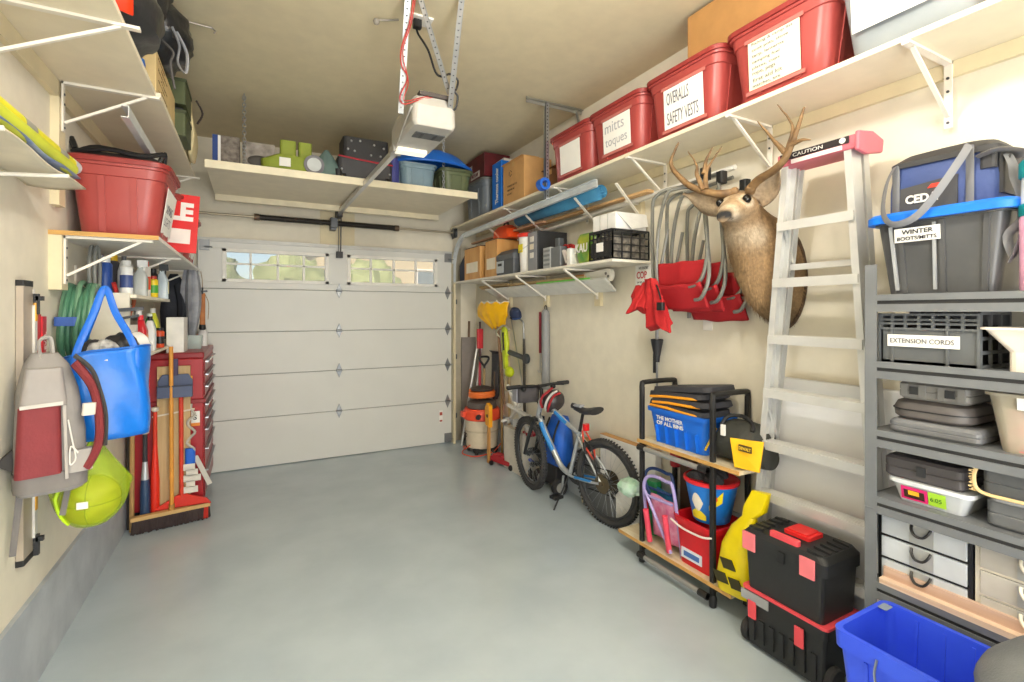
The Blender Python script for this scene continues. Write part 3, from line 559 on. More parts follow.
# ------------------------------------------------------------------ mounted deer
t = thing('deer_mount', 'mounted mule deer shoulder bust with tall antlers on the right wall', 'deer', (2.63, 1.64, 1.86))
O = Vector((2.63, 1.64, 1.86))
ringdef = [(2.622, 1.70, 1.65, 1.85, .0, .265, .135), (2.60, 1.70, 1.65, 1.855, -.0, .26, .14), (2.545, 1.70, 1.655, 1.885, .03, .257, .145), (2.485, 1.7, 1.66, 1.945, .07, .235, .14), (2.44, 1.7, 1.67, 2.015, .095, .185, .128), (2.40, 1.7, 1.68, 2.08, .105, .135, .115), (2.365, 1.7, 1.69, 2.14, .10, .10, .105), (2.33, 1.7, 1.697, 2.185, .075, .09, .098), (2.295, 1.7, 1.70, 2.215, .05, .092, .094), (2.255, 1.7, 1.70, 2.228, .035, .09, .09), (2.215, 1.7, 1.70, 2.222, .03, .083, .082), (2.175, 1.7, 1.70, 2.208, .028, .07, .068), (2.14, 1.7, 1.70, 2.192, .026, .058, .057), (2.105, 1.7, 1.70, 2.175, .022, .05, .048), (2.075, 1.7, 1.70, 2.162, .018, .043, .041), (2.055, 1.7, 1.70, 2.150, .012, .034, .033), (2.045, 1.7, 1.70, 2.146, .005, .015, .015)]
b = B(); secs = []
for i in range(len(ringdef) - 1):
    for q in range(4):
        f = q / 4; A, C = ringdef[i], ringdef[i + 1]; m = [a + (c - a) * f for a, c in zip(A, C)]
        secs.append((Vector((m[0], m[2], m[3])) - O, Vector((m[4], 0, m[5])), Vector((0, m[6], 0))))
m = ringdef[-1]; secs.append((Vector((m[0], m[2], m[3])) - O, Vector((m[4], 0, m[5])), Vector((0, m[6], 0))))
b.rings(secs, 28)
# relief: cheeks, eye sockets, brow
nv = []
for p in b.v:
    q = Vector(p) + O
    for sy in (-1, 1):
        d = (q - Vector((2.20, 1.70 + sy * .08, 2.265))).length; q.y -= sy * .012 * math.exp(-(d / .022) ** 2)
        d = (q - Vector((2.215, 1.70 + sy * .07, 2.293))).length; q.y += sy * .012 * math.exp(-(d / .025) ** 2); q.z += .008 * math.exp(-(d / .025) ** 2)
        d = (q - Vector((2.27, 1.70 + sy * .08, 2.20))).length; q.y += sy * .014 * math.exp(-(d / .05) ** 2)
    n = mnoise.noise_vector(q * 9) * .008 if q.x > 2.33 else mnoise.noise_vector(q * 14) * .002
    nv.append(tuple(q + n - O))
b.v = nv
def deer_col(q):
    base = Vector((.28, .175, .085)); nz = mnoise.noise(q * 11) * .5 + mnoise.noise(q * 40) * .5
    c = base * (1 + .35 * nz)
    throat = math.exp(-(((q.x - 2.30) / .06) ** 2 + ((q.z - 2.07) / .055) ** 2)) * (.85 if q.z < 2.16 else .25)
    chin = math.exp(-(((q.x - 2.12) / .06) ** 2 + ((q.z - 2.135) / .025) ** 2)); muz = math.exp(-((q.x - 2.095) / .03) ** 2) * .7
    face = .15 * math.exp(-((q.x - 2.18) / .06) ** 2)
    w = min(1, throat + chin + muz + face); c = c.lerp(Vector((.58, .48, .35)), w)
    fore = math.exp(-(((q.x - 2.23) / .08) ** 2 + ((q.z - 2.345) / .035) ** 2 + ((q.y - 1.7) / .05) ** 2)); c = c.lerp(Vector((.11, .07, .035)), .85 * fore)
    low = math.exp(-(((q.z - 1.62) / .07) ** 2 + ((q.x - 2.56) / .07) ** 2)); c = c.lerp(Vector((.09, .06, .035)), .8 * min(1, low))
    for sy in (-1, 1):
        de = (q - Vector((2.195, 1.70 + sy * .068, 2.248))).length; c = c.lerp(Vector((.62, .52, .38)), .8 * math.exp(-((de - .036) / .010) ** 2)); c = c.lerp(Vector((.05, .035, .02)), math.exp(-(de / .024) ** 4))
    nose = math.exp(-(((q.x - 2.046) / .022) ** 2 + ((q.z - 2.158) / .03) ** 2)); c = c.lerp(Vector((.012, .012, .014)), min(1, nose * 1.5))
    mouth = math.exp(-((q.z - (2.138 + (q.x - 2.06) * -.05)) / .006) ** 2) * (1 if 2.05 < q.x < 2.13 else 0); c = c.lerp(Vector((.03, .02, .02)), .8 * mouth)
    return c
# short guard hairs laid along the coat
hv = []; rnd = random.Random(3); vs0 = [Vector(p) for p in b.v]; NR = len(secs); nn = 28
for i in range(5200):
    r = rnd.randrange(2, 34); k = rnd.randrange(nn); f, g = rnd.random(), rnd.random()
    p00, p01, p10, p11 = vs0[r * nn + k], vs0[r * nn + (k + 1) % nn], vs0[(r + 1) * nn + k], vs0[(r + 1) * nn + (k + 1) % nn]
    p = (p00 * (1 - f) + p01 * f) * (1 - g) + (p10 * (1 - f) + p11 * f) * g
    nrm = (p01 - p00).cross(p10 - p00).normalized(); 
    if nrm.dot(p - secs[r][0]) < 0: nrm = -nrm
    fl = (p00 - p10).normalized() * .6 + Vector((0, 0, -.5)); ln = rnd.uniform(.018, .04) if r < 28 else rnd.uniform(.008, .016)
    tip = p + fl * ln + nrm * ln * .28; sd = fl.cross(nrm).normalized() * rnd.uniform(.0015, .003)
    b.add([p - sd, p + sd, tip], [(0, 1, 2)])
FUR = mat('ffffff', .85, var=.16, scale=60, attr='coat', bump=.35, bscale=120)
o = obj('body', b, FUR, t); at = o.data.attributes.new('coat', 'FLOAT_COLOR', 'POINT')
for i, v in enumerate(o.data.vertices):
    c = deer_col(v.co + O); 
    if i >= len(vs0): c = c * (.8 + .5 * rnd.random())
    at.data[i].color = (c.x, c.y, c.z, 1)
def turn(q):
    # swing the head round towards the room and set the bust along the wall
    w = max(0, min(1, (2.42 - q.x) / .12)); a = R(20) * w * w * (3 - 2 * w); dx, dy = q.x - 2.36, q.y - 1.70
    return Vector((2.36 + dx * math.cos(a) - dy * math.sin(a), 1.77 + dx * math.sin(a) + dy * math.cos(a), q.z))
for v in o.data.vertices: v.co = turn(v.co + O) - O
W2 = lambda x, y, z: Vector((x, y, z)) - O
W3 = lambda x, y, z: turn(Vector((x, y, z))) - O
for sy in (-1, 1):
    b = B(); b.ball(W3(2.20, 1.70 + sy * .066, 2.248), (.024, .021, .023), 16, 12); obj('eye', b, mat('0d0805', .06, var=0), t)
def ear(base, tip, side, name='ear'):
    base, tip, side = Vector(base), Vector(tip), Vector(side); b = B(); ax = tip - base; nrm = ax.cross(side).normalized()
    def fn(u, v):
        w = .062 * math.sin(PI * min(1, .15 + v * .9)) ** .8 * (1 - v ** 5) + .004; a = (u - .5) * 2
        return base + ax * v + side.normalized() * w * a + nrm * (a * a - .6) * .035 * (1 - .5 * v)
    b.grid(fn, 10, 12); o = obj(name, b, FUR, t, solid=.008); at = o.data.attributes.new('coat', 'FLOAT_COLOR', 'POINT')
    for i, v in enumerate(o.data.vertices):
        u = (i % 11) / 10; q = i // 11 / 12; e = abs(u - .5) * 2; c = Vector((.38, .28, .18)).lerp(Vector((.17, .11, .06)), max(0, e - .65) * 2.2 + max(0, q - .85) * 2); c *= 1 + .3 * mnoise.noise(v.co * 30); at.data[i].color = (c.x, c.y, c.z, 1)
ear(W2(2.31, 1.655, 2.235), W2(2.27, 1.50, 2.395), (-.62, .75, .62)); ear(W2(2.25, 1.815, 2.225), W2(2.18, 2.02, 2.345), (-.25, -.45, .86))
ANT = mat('8a6b45', .6, h2='5f4528', scale=14, bump=.3, bscale=50)
def antler(beam, tines):
    b = B(); p = smooth_path([W2(*q) for q in beam], 5); n = len(p); b.tube(p, [.023 * (1 - .8 * (i / (n - 1)) ** 1.6) for i in range(n)], 10)
    for tn in tines: q = smooth_path([W2(*a) for a in tn], 5); m = len(q); b.tube(q, [.015 * (1 - .85 * i / (m - 1)) for i in range(m)], 8)
    b.ball(W2(*beam[0]), .027, 10, 8, .3, 8); b.jitter(.0025, 25); obj('antler', b, ANT, t)
antler([(2.26, 1.655, 2.30), (2.25, 1.60, 2.335), (2.24, 1.49, 2.37), (2.235, 1.43, 2.435), (2.23, 1.385, 2.53), (2.235, 1.36, 2.61)], [[(2.236, 1.45, 2.415), (2.245, 1.425, 2.50), (2.25, 1.43, 2.56), (2.235, 1.49, 2.67)], [(2.236, 1.455, 2.43), (2.22, 1.50, 2.50), (2.20, 1.57, 2.61)], [(2.23, 1.42, 2.455), (2.23, 1.37, 2.46), (2.235, 1.33, 2.45)]])
antler([(2.24, 1.735, 2.30), (2.19, 1.80, 2.30), (2.15, 1.93, 2.36), (2.13, 2.02, 2.45), (2.12, 2.06, 2.53), (2.14, 2.02, 2.635)], [[(2.15, 1.86, 2.33), (2.14, 1.89, 2.42), (2.13, 1.885, 2.47), (2.12, 1.935, 2.555)], [(2.16, 1.85, 2.335), (2.17, 1.855, 2.42), (2.18, 1.835, 2.47), (2.19, 1.77, 2.545)], [(2.165, 1.865, 2.42), (2.18, 1.86, 2.5), (2.19, 1.83, 2.56)]])
b = B(); b.prism([(math.cos(a) * .135 + 1.715, math.sin(a) * .285 + 1.855) for a in [2 * PI * i / 24 for i in range(24)]], 2.605, 2.63, 'x'); b.v = [tuple(Vector(v) - O) for v in b.v]; obj('mount_board', b, mat('4a3321', .6), t)
# ------------------------------------------------------------------ folded red camp chairs on the wall arms
CHT = mat('85857f', .4, .6); REDC = mat('a5141d', .75, bump=.25, bscale=25)
def camp_chair(x, y, dz, lab, grp):
    t = thing('camp_chair', lab, 'chair', (x, y, 2.40 + dz), 0, grp)
    def tb(name, pts, r=.0115, m=CHT): b = B(); b.tube(smooth_path(pts, 4), r, 8); return obj(name, b, m, t)
    tb('back_frame', [(0, .22, -.70), (0, .23, -.45), (0, .235, -.05), (.01, .21, .03), (.05, .15, .065), (.09, .08, .07), (.09, -.2, .085)])
    tb('leg_frame', [(-.01, .17, -.60), (-.01, .19, -.45), (-.02, .16, -.20), (.01, .12, .02), (.06, .07, .055), (.12, .03, .06)])
    tb('side_tube', [(-.01, -.18, .05), (-.005, -.19, -.05), (-.01, -.215, -.35), (-.02, -.20, -.50), (-.03, -.16, -.565), (-.03, -.10, -.58)])
    tb('side_tube', [(.01, -.16, .02), (.005, -.20, -.3), (-.02, -.235, -.52), (-.035, -.20, -.64), (-.04, -.15, -.66)])
    tb('cross_leg', [(.02, .12, -.2), (.02, .19, -.48), (.02, .22, -.62)], .010)
    b = B(); b.box(-.02, .03, -.215, -.165, .04, .11, .012); obj('foot_cap', b, BLACK, t)
    def fn(u, v): return (-.045 + .08 * v + .006 * math.sin(u * 9), .21 - .40 * u, -.555 - .15 * v - .012 * math.sin(PI * u) + .003 * math.sin(u * 13 + v * 5))
    b = B(); b.grid(fn, 16, 8); obj('seat_fabric', b, REDC, t, solid=.012)
    def fn2(u, v): return (.01 + .006 * math.sin(u * 8), .20 - .39 * u, -.42 - .15 * v + .003 * math.sin(u * 14))
    b = B(); b.grid(fn2, 14, 6); obj('back_fabric', b, REDC, t, solid=.012)
    return t
c0 = camp_chair(2.33, 2.19, .0, 'folded red camp chair hung nearest to the viewer, outermost of the three', 'folded red camp chairs on the wall')
dup(c0, (2.43, 2.16, 2.385), 0, 'folded red camp chair hung between the outermost one and the wall'); dup(c0, (2.53, 2.08, 2.33), 0, 'folded red camp chair hung against the wall, lowest of the three')
for c in list(bpy.data.objects):
    if c.name.startswith('foot_cap') and c.parent and c.parent.name == 'camp_chair': pass
t = thing('chair_bag', 'crumpled bright red fabric bag hanging left of the folded chairs', 'bag', (2.31, 2.43, 1.85)); b = B()
def crumple(top, bot, w0, w1, dep, seed):
    top, bot = Vector(top), Vector(bot); ax = bot - top
    def fn(u, v):
        a = u * 2 * PI; w = w0 + (w1 - w0) * v ** .8; k = 1 + .22 * math.sin(3 * a + seed) + .12 * math.sin(7 * a + 3 * v + seed)
        p = top + ax * v; return (p.x + dep * math.cos(a) * k * (.5 + .5 * v), p.y + w * math.sin(a) * k, p.z + .03 * math.sin(2 * a + seed) * v)
    b.grid(fn, 40, 14)
    b.add([tuple(bot)] + [fn(i / 40, 1) for i in range(40)], [(0, 1 + i, 1 + (i + 1) % 40) for i in range(40)])
crumple((.02, .05, .02), (-.03, .09, -.17), .03, .075, .04, 0); crumple((.0, -.02, .04), (-.02, -.12, -.28), .05, .085, .05, 2); crumple((.02, .12, .0), (.0, .13, -.10), .03, .05, .03, 4)
b.jitter(.012, 16); obj('cloth', b, mat('ad171c', .8, bump=.3, bscale=18), t)
b = B(); b.tube(smooth_path([(0, -.04, .01), (-.03, -.1, -.02), (-.06, -.16, -.1)], 4), .006, 6); obj('drawstring', b, BLACK, t); b = B(); b.box(-.09, -.06, -.20, -.15, -.17, -.12, .008); obj('buckle', b, BLACK, t)
# trekking pole
t = thing('trekking_pole', 'grey pole with black funnel tip hanging below the red fabric bag', 'pole', (2.57, 2.63, .95)); b = B(); b.cyl((0, 0, 0), (0, 0, .42), .008, n=8); b.cyl((0, 0, .42), (0, 0, .70), .012, n=8); obj('shaft', b, mat('8f9092', .4, .5), t)
b = B(); b.lathe([(.018, .36), (.022, .40), (.045, .52), (.042, .525), (.015, .5)], n=14); b.box(-.01, .01, .012, .03, .28, .42); obj('basket', b, mat('26262a', .5), t)
# ------------------------------------------------------------------ black tube shelf unit
t = thing('shelf_unit', 'black metal-tube shelf unit with wooden boards below the red chairs', 'shelf unit', (2.45, 2.205, 0)); BT = mat('2b2a29', .45, .3)
for y in (-.285, .285):
    for x in (-.15, .15):
        b = B(); b.box(x - .014, x + .014, y - .014, y + .014, .02, 1.17, .005); obj('post', b, BT, t); b = B(); b.lathe([(.014, 0), (.02, .005), (.024, .05), (.018, .07)], (x, y, 0), 12); obj('foot', b, BLACK, t)
    b = B(); b.tube(smooth_path([(-.15, y, 1.12), (-.15, y, 1.185), (-.12, y, 1.20), (.12, y, 1.20), (.15, y, 1.185), (.15, y, 1.12)], 4), .017, 8); obj('top_rail', b, BT, t)
    b = B(); b.bar((-.15, y, .79), (.15, y, .79), .02, .03); b.bar((-.15, y, .10), (.15, y, .10), .02, .03); obj('side_rail', b, BT, t)
for z in (.775, .065):
    for x in (-.186, .15):
        b = B(); b.cyl((x, -.28, z), (x, .28, z), .016, n=12); tb_ = obj('cross_tube', b, mat('a9a9a6', .35, .5), t); b = B()
        for y in (-.25, .25): b.cyl((x, y - .03, z), (x, y + .03, z), .02, n=12)
        obj('joint', b, BT, tb_)
for z, y0, y1 in ((.80, -.47, .31), (.12, -.42, .50)):
    b = B(); b.box(-.168, .165, y0, y1, z, z + .022); o = obj('shelf_board', b, mat('e6d9bd', .55, h2='d6c39c', scale=6, stretch=(5, 1, 5)), t)
    b = B(); b.box(-.171, -.168, y0, y1, z, z + .022); obj('board_edge', b, mat('c99b58', .6), o)
Z1, Z2 = .823, .143
# blue bin with black folders
t = thing('plastic_tub', 'bright blue tub with white lettering on the black shelf unit', 'tub', (2.45, 2.215, Z1)); b = B(); b.loft([(0, 0, 0, .21, .40, .03), (.20, 0, 0, .26, .46, .03), (.20, 0, 0, .285, .49, .03), (.225, 0, 0, .29, .495, .03), (.225, 0, 0, .25, .455, .03), (.02, 0, 0, .19, .38, .03)], 4)
for k in range(5): y = -.16 + .08 * k; b.bar((-.106, y, .01), (-.12, y, .12), .003, .05, (1, 0, 0))
obj('body', b, mat('1767d2', .4), t)
for i, s in enumerate(('THE MOTHER', 'OF ALL BINS')): text('lettering', s, WHITE, t, (-.128 - .004 * (1 - i), .16, .155 - .033 * i), (0, -1, 0), (-.12, 0, 1), .22, .026, bold=.02)
for i, (z, y, a, lab) in enumerate(((.205, .02, 2, 'black padded folder with orange edge, lowest in the blue tub'), (.245, .0, -3, 'black padded folder with orange edge, middle of the stack in the blue tub'), (.285, .02, -5, 'black padded folder with orange edge, third up in the blue tub'), (.325, -.02, -7, 'black padded case on top of the folders in the blue tub'))):
    f = thing('padded_folder', lab, 'folder', (2.45, 2.215 + y, Z1 + z + .015), 0, 'black folders stacked in the blue tub', rx=R(a)); b = B(); b.loft([(0, 0, 0, .22, .42, .04), (.012, 0, 0, .26, .47, .05), (.042, 0, 0, .25, .46, .05)], 4).jitter(.006, 10, i); obj('cover', b, mat('35353a', .7, bump=.3), f)
    if i < 3: b = B(); b.tube([(-.127, .2, .010), (-.13, .06, .016), (-.128, -.1, .012), (-.12, -.18, .012)], .009, 6); obj('orange_edge', b, mat('f0a020', .5), f)
# tool bag
t = thing('tool_bag', 'black and yellow tool bag at the right end of the upper board', 'bag', (2.45, 1.83, Z1)); b = B(); secs = []
for i in range(11):
    f = i / 10 * 2 - 1; e = max(.25, (1 - f ** 4)) ** .5; secs.append(((0, f * .165, .118 * e), (0, 0, .118 * e), (.135 * e, 0, 0)))
b.rings(secs, 22); b.v = [(x, y, max(z, .001) ) for x, y, z in b.v]; b.jitter(.007, 16); obj('body', b, mat('33342f', .75, bump=.5, bscale=25), t)
b = B(); b.add([(-.120, -.178, .01), (-.147, -.05, .01), (-.143, -.02, .16), (-.085, -.178, .165)], [(0, 1, 2, 3)]); pk = obj('yellow_pocket', b, mat('f3b90c', .6), t, solid=.012)
b = B(); b.box(-.150, -.142, -.15, -.075, .105, .138); obj('brand_patch', b, mat('4a3a1c', .5), pk); text('lettering', 'DEWALT', mat('e9c23a', .5), pk, (-.151, -.08, .113), (0, -1, 0), (0, 0, 1), .07, .017, bold=.02)
b = B(); b.tube(smooth_path([(-.08, .09, .20), (-.05, .07, .25), (-.02, .0, .262), (-.04, -.08, .235), (-.07, -.1, .2)], 4), .011, 8); obj('handle', b, BLACK, t); b = B(); b.box(-.142, -.13, .02, .045, .16, .22); obj('white_tag', b, WHITE, t); b = B(); b.bar((-.12, .17, .04), (-.06, .14, .17), .008, .01); obj('yellow_piping', b, YEL, t)
# red cylinder, buckets and toys on the lower board
t = thing('fire_extinguisher', 'small red cylinder hanging behind the black shelf unit', 'cylinder', (2.545, 2.43, .62)); b = B(); b.lathe([(0, 0), (.035, .003), (.037, .02), (.037, .15), (.02, .175), (.012, .18)], n=16); obj('tank', b, mat('a9252d', .35), t); b = B(); b.cyl((0, 0, .18), (0, 0, .2), .012, n=10); b.bar((-.03, 0, .2), (.03, 0, .2), .015, .01); obj('valve', b, BLACK, t)
t = thing('square_bucket', 'red square bucket with white rope handle on the lower board', 'bucket', (2.44, 2.07, Z2)); b = B(); b.loft([(0, 0, 0, .23, .25, .04), (.25, 0, 0, .275, .29, .05), (.25, 0, 0, .30, .315, .06), (.285, 0, 0, .31, .325, .06), (.285, 0, 0, .275, .29, .05), (.02, 0, 0, .2, .22, .04)], 4); obj('body', b, mat('d0141f', .35), t)
b = B(); b.tube(smooth_path([(-.155, .15, .25), (-.163, .08, .235), (-.165, 0, .23), (-.165, -.1, .235), (-.15, -.155, .25)], 4), .006, 6); obj('handle', b, mat('efe6df', .5), t); b = B(); b.bar((-.123, .09, .06), (-.129, .09, .11), .0, .0); b = B(); b.box(-.130, -.123, -.06, .09, .04, .10); obj('label', b, mat('dfe6ee', .4), t); b = B(); b.box(-.1315, -.130, -.045, .07, .055, .085); obj('label_print', b, mat('4a72b4', .5), t)
t = thing('toy_bucket', 'round blue bucket with red rim and yellow splashes set in the red bucket', 'bucket', (2.43, 2.04, Z2 + .29)); b = B(); b.lathe([(.10, 0), (.105, .005), (.15, .235), (.144, .237), (.1, .02), (0, .02)], n=28); obj('body', b, mat('1a78d4', .35), t); b = B(); b.lathe([(.144, .225), (.158, .228), (.16, .243), (.15, .25), (.142, .245)], n=28); obj('rim', b, mat('d3222b', .4), t)
def patch(a0, a1, zz, m, nm):
    b = B(); n = 10; v = []
    for i in range(n + 1):
        a = a0 + (a1 - a0) * i / n
        for z in zz(i / n): r = .1055 + .045 * z / .235 + .0015; v.append((r * math.cos(a), r * math.sin(a), z))
    b.add(v, [(2 * i, 2 * i + 2, 2 * i + 3, 2 * i + 1) for i in range(n)], True); obj(nm, b, m, t)
patch(2.75, 3.6, lambda f: (.02, .05 + .03 * math.sin(f * PI)), mat('e9d21e', .4), 'yellow_splash'); patch(2.9, 3.5, lambda f: (.125 - .055 * math.sin(f * PI), .125 + .055 * math.sin(f * PI)), mat('e8dccb', .4), 'pale_patch'); patch(3.75, 4.3, lambda f: (.09 + .05 * f, .12 + .09 * f), mat('ecd41c', .4), 'yellow_splash'); patch(3.9, 4.1, lambda f: (.16 - .02 * math.sin(f * PI), .16 + .02 * math.sin(f * PI)), mat('e6572a', .4), 'orange_spot')
for i, (x, y, r, lab) in enumerate(((-.06, .04, .062, 'dark grey crumpled ball on the left in the blue bucket'), (-.045, -.06, .06, 'dark grey crumpled ball on the right in the blue bucket'), (.06, .0, .065, 'dark grey crumpled ball at the back in the blue bucket'))): b = B(); b.ball((0, 0, 0), r, 16, 10, .35, 5); one('crumpled_ball', b, mat('2a2a2d', .7, bump=.5), lab, 'ball', (2.43 + x, 2.04 + y, Z2 + .29 + .235), group='dark balls in the blue bucket')
def toy_chair(x, y, m, fab, grip, lab, tilt):
    t = thing('folding_beach_chair', lab, 'beach chair', (x, y, Z2), 0, None, ry=R(tilt)); b = B(); b.tube(smooth_path([(-.02, .14, .01), (-.02, .145, .3), (-.02, .13, .42), (-.0, .08, .46), (.0, -.04, .46), (0, -.10, .42), (0, -.13, .01)], 5), .011, 8); obj('frame', b, m, t)
    b = B(); b.tube([(-.03, .14, .33), (-.03, -.11, .34)], .009, 8); b.tube([(-.035, .12, .36), (-.05, -.09, .03), ], .010, 8); obj('cross_tube', b, m, t)
    b = B(); b.grid(lambda u, v: (.015 + .008 * math.sin(u * 7), .12 - .22 * u, .05 + .28 * v), 8, 8); obj('sling', b, fab, t, solid=.008)
    for q in (0, 1): b = B(); b.cyl((-.045, .10 - .17 * q, .03 + .0 * q), (-.05, .11 - .17 * q, .24 + .02 * q), .018, n=12); obj('foam_grip', b, grip, t)
    return t
toy_chair(2.44, 2.43, mat('27437c', .4), mat('2f86b4', .7), mat('d3282f', .6), 'blue folding beach chair with red foam grip on the lower board', -3)
toy_chair(2.35, 2.32, mat('a99bd0', .4), mat('e6a6c0', .7, h2='d66f9a', scale=20), mat('e0485f', .6), 'lavender folding beach chair with pink fabric and red foam grips', -6)
b = B(); b.loft([(0, 0, 0, .09, .14, .02), (.36, 0, 0, .07, .12, .02)], 3); one('plastic_bottle', b, mat('2f8f55', .35), 'green plastic container at the left end of the lower board', 'container', (2.46, 2.56, Z2 + .001))
b = B(); b.ball((0, 0, .06), (.07, .09, .06), 18, 12, .35, 4); t = one('plastic_wrap', b, mat('a9cfb4', .3, h2='d8e6df', scale=12), 'crumpled pale green plastic wrap beside the bike wheel', 'plastic', (2.38, 2.70, .36))
t = thing('yellow_sack', 'yellow plastic sack with black diamond marks leaning at the right end of the lower board', 'sack', (2.36, 1.79, Z2)); b = B(); b.loft([(0, 0, 0, .17, .20, .05), (.06, -.005, 0, .2, .23, .08), (.25, 0, -.01, .17, .2, .07), (.36, .0, -.03, .12, .14, .05), (.43, .0, -.06, .04, .07, .02), (.48, .0, -.09, .05, .12, .02), (.58, .0, -.13, .03, .10, .01)], 5).jitter(.012, 11); obj('sack', b, mat('efd80c', .35, bump=.2, bscale=20), t)
for (y, z, s) in ((.0, .17, .05), (.04, .085, .05), (-.05, .085, .045)): b = B(); b.prism([(y - s, z - .02), (y - s * .5, z + .03), (y + s, z + .02), (y + s * .5, z - .03)], -.112 + z * .05, -.107 + z * .05, 'x'); obj('diamond_mark', b, mat('3a3512', .5), t)
b = B(); b.box(-.03, 0, -.06, .06, 0, .6); one('board_offcut', b, mat('5b4336', .7), 'dark brown board standing behind the beach chairs', 'board', (2.585, 2.34, Z2))
# flat carton panels leaning on the wall behind the bike wheel
for (y0, y1, x, h, lab, m) in ((2.62, 3.25, 2.585, .66, 'large white flat carton leaning on the wall behind the bike wheel', mat('e9e7e2', .6)), (3.28, 3.52, 2.59, .56, 'narrow cream panel standing on the wall behind the bike seat', mat('d9cfae', .7))):
    t = thing('flat_carton', lab, 'carton', (x, y0, 0)); b = B(); b.box(-.04, .02, 0, y1 - y0, 0, h); obj('panel', b, m, t, bev=.003); b = B(); b.box(-.04, .02, 0, y1 - y0, h, h + .006); obj('top_edge', b, TAN, t)
b = B(); b.box(-.012, .0, 0, .42, 0, .46); one('flat_box', b, mat('6f7172', .6), 'grey flat panel leaning behind the rear bike wheel', 'box', (2.545, 3.05, 0), ry=R(2))
# ------------------------------------------------------------------ rolling tool boxes
TB = mat('262728', .5, bump=.06, bscale=200); RT = mat('e8505a', .45)
t = thing('rolling_toolbox', 'lower black wheeled tool box with red latches on the floor', 'tool box', (2.325, 1.44, 0)); b = B(); b.loft([(.02, 0, 0, .25, .37, .02), (.24, 0, 0, .265, .395, .02), (.24, 0, 0, .275, .41, .02), (.285, 0, 0, .275, .41, .02)], 3, smooth=False)
for k in range(7): b.box(-.139, -.128, -.16 + .05 * k, -.135 + .05 * k, .05, .16)
obj('body', b, TB, t); b = B(); b.loft([(.285, 0, 0, .28, .42, .02), (.297, 0, 0, .28, .42, .02)], 3, smooth=False); obj('red_trim', b, RT, t)
for y in (-.09, .145): b = B(); b.box(-.152, -.142, y - .022, y + .022, .16, .245, .005); lt = obj('latch', b, RT, t); [lt]
b = B(); b.box(-.149, -.142, .06, .205, .238, .282); obj('grey_label', b, mat('9c9fa2', .4), t)
for y in (-.205, .205): b = B(); b.lathe([(0, -.018), (.05, -.018), (.058, -.01), (.058, .01), (.05, .018), (0, .018)], (-.08, y, .058), 18, 'y'); obj('wheel', b, RUBBER, t)
t = thing('toolbox', 'upper black tool box with red handle and pink-red corner latches', 'tool box', (2.325, 1.44, .298)); b = B(); b.loft([(0, 0, 0, .255, .365, .02), (.22, 0, 0, .275, .385, .02)], 3, smooth=False); obj('body', b, TB, t)
b = B(); b.loft([(.215, 0, 0, .28, .41, .02), (.27, 0, 0, .28, .41, .02), (.295, 0, 0, .26, .37, .03)], 3, smooth=False)
for s in (-1, 1):
    for k in range(5): b.bar((-.11 + .05 * k, s * .18, .296), (-.11 + .05 * k, s * .11, .303), .018, .012)
obj('lid', b, TB, t); b = B(); b.loft([(.282, 0, 0, .16, .13, .015), (.2955, 0, 0, .16, .13, .015)], 3, smooth=False); obj('handle_well', b, BLACK, t)
b = B(); b.box(-.125, -.095, -.07, .07, .295, .318, .008); obj('handle', b, RT, t); b = B(); b.box(-.03, .09, -.065, .06, .295, .312, .01); b.box(-.02, .08, -.05, .05, .30, .32, .01); obj('red_organizer', b, mat('e32f2f', .4), t)
for y in (-.125, .165): b = B(); b.box(-.15, -.139, y - .035, y + .035, .19, .275, .006); obj('latch', b, mat('ef7d85', .45), t)
b = B(); b.box(-.15, -.144, -.02, .01, .2, .25); obj('hasp', b, BLACK, t)
# ------------------------------------------------------------------ grey steel rack
t = thing('storage_rack', 'grey steel shelving rack with loaded shelves on the right', 'rack', (2.40, .47, 0)); RK = mat('75787b', .45, .15); RK2 = mat('6e7072', .5, .2)
for x, sx in ((-.2, 1), (.2, -1)):
    for y, sy in ((.62, -1), (-.62, 1)):
        b = B(); b.box(x - .002, x + .002, min(y, y + sy * .042), max(y, y + sy * .042), 0, 1.86); b.box(min(x, x + sx * .042), max(x, x + sx * .042), y - .002, y + .002, 0, 1.86); b.box(x - .004, x + .004, min(y, y + sy * .042), max(y, y + sy * .042), .88, .885); obj('post', b, RK, t)
SHZ = (1.735, 1.47, 1.197, .932, .592, .2)
for z in SHZ:
    b = B(); b.box(-.2, .2, -.61, .61, z - .012, z); b.box(-.204, -.192, -.578, .578, z - .02, z + .004); b.box(-.204, -.196, -.578, .578, z - .064, z - .034); b.box(-.196, -.19, -.578, .578, z - .064, z - .012)
    b.box(.19, .2, -.61, .61, z - .06, z); b.box(-.2, .2, .605, .612, z - .06, z); b.box(-.2, .2, -.612, -.605, z - .06, z); obj('shelf', b, RK, t)
    b = B(); b.box(-.198, -.194, -.578, .578, z - .034, z - .02); obj('lip_groove', b, mat('2d2d2e', .6), t)
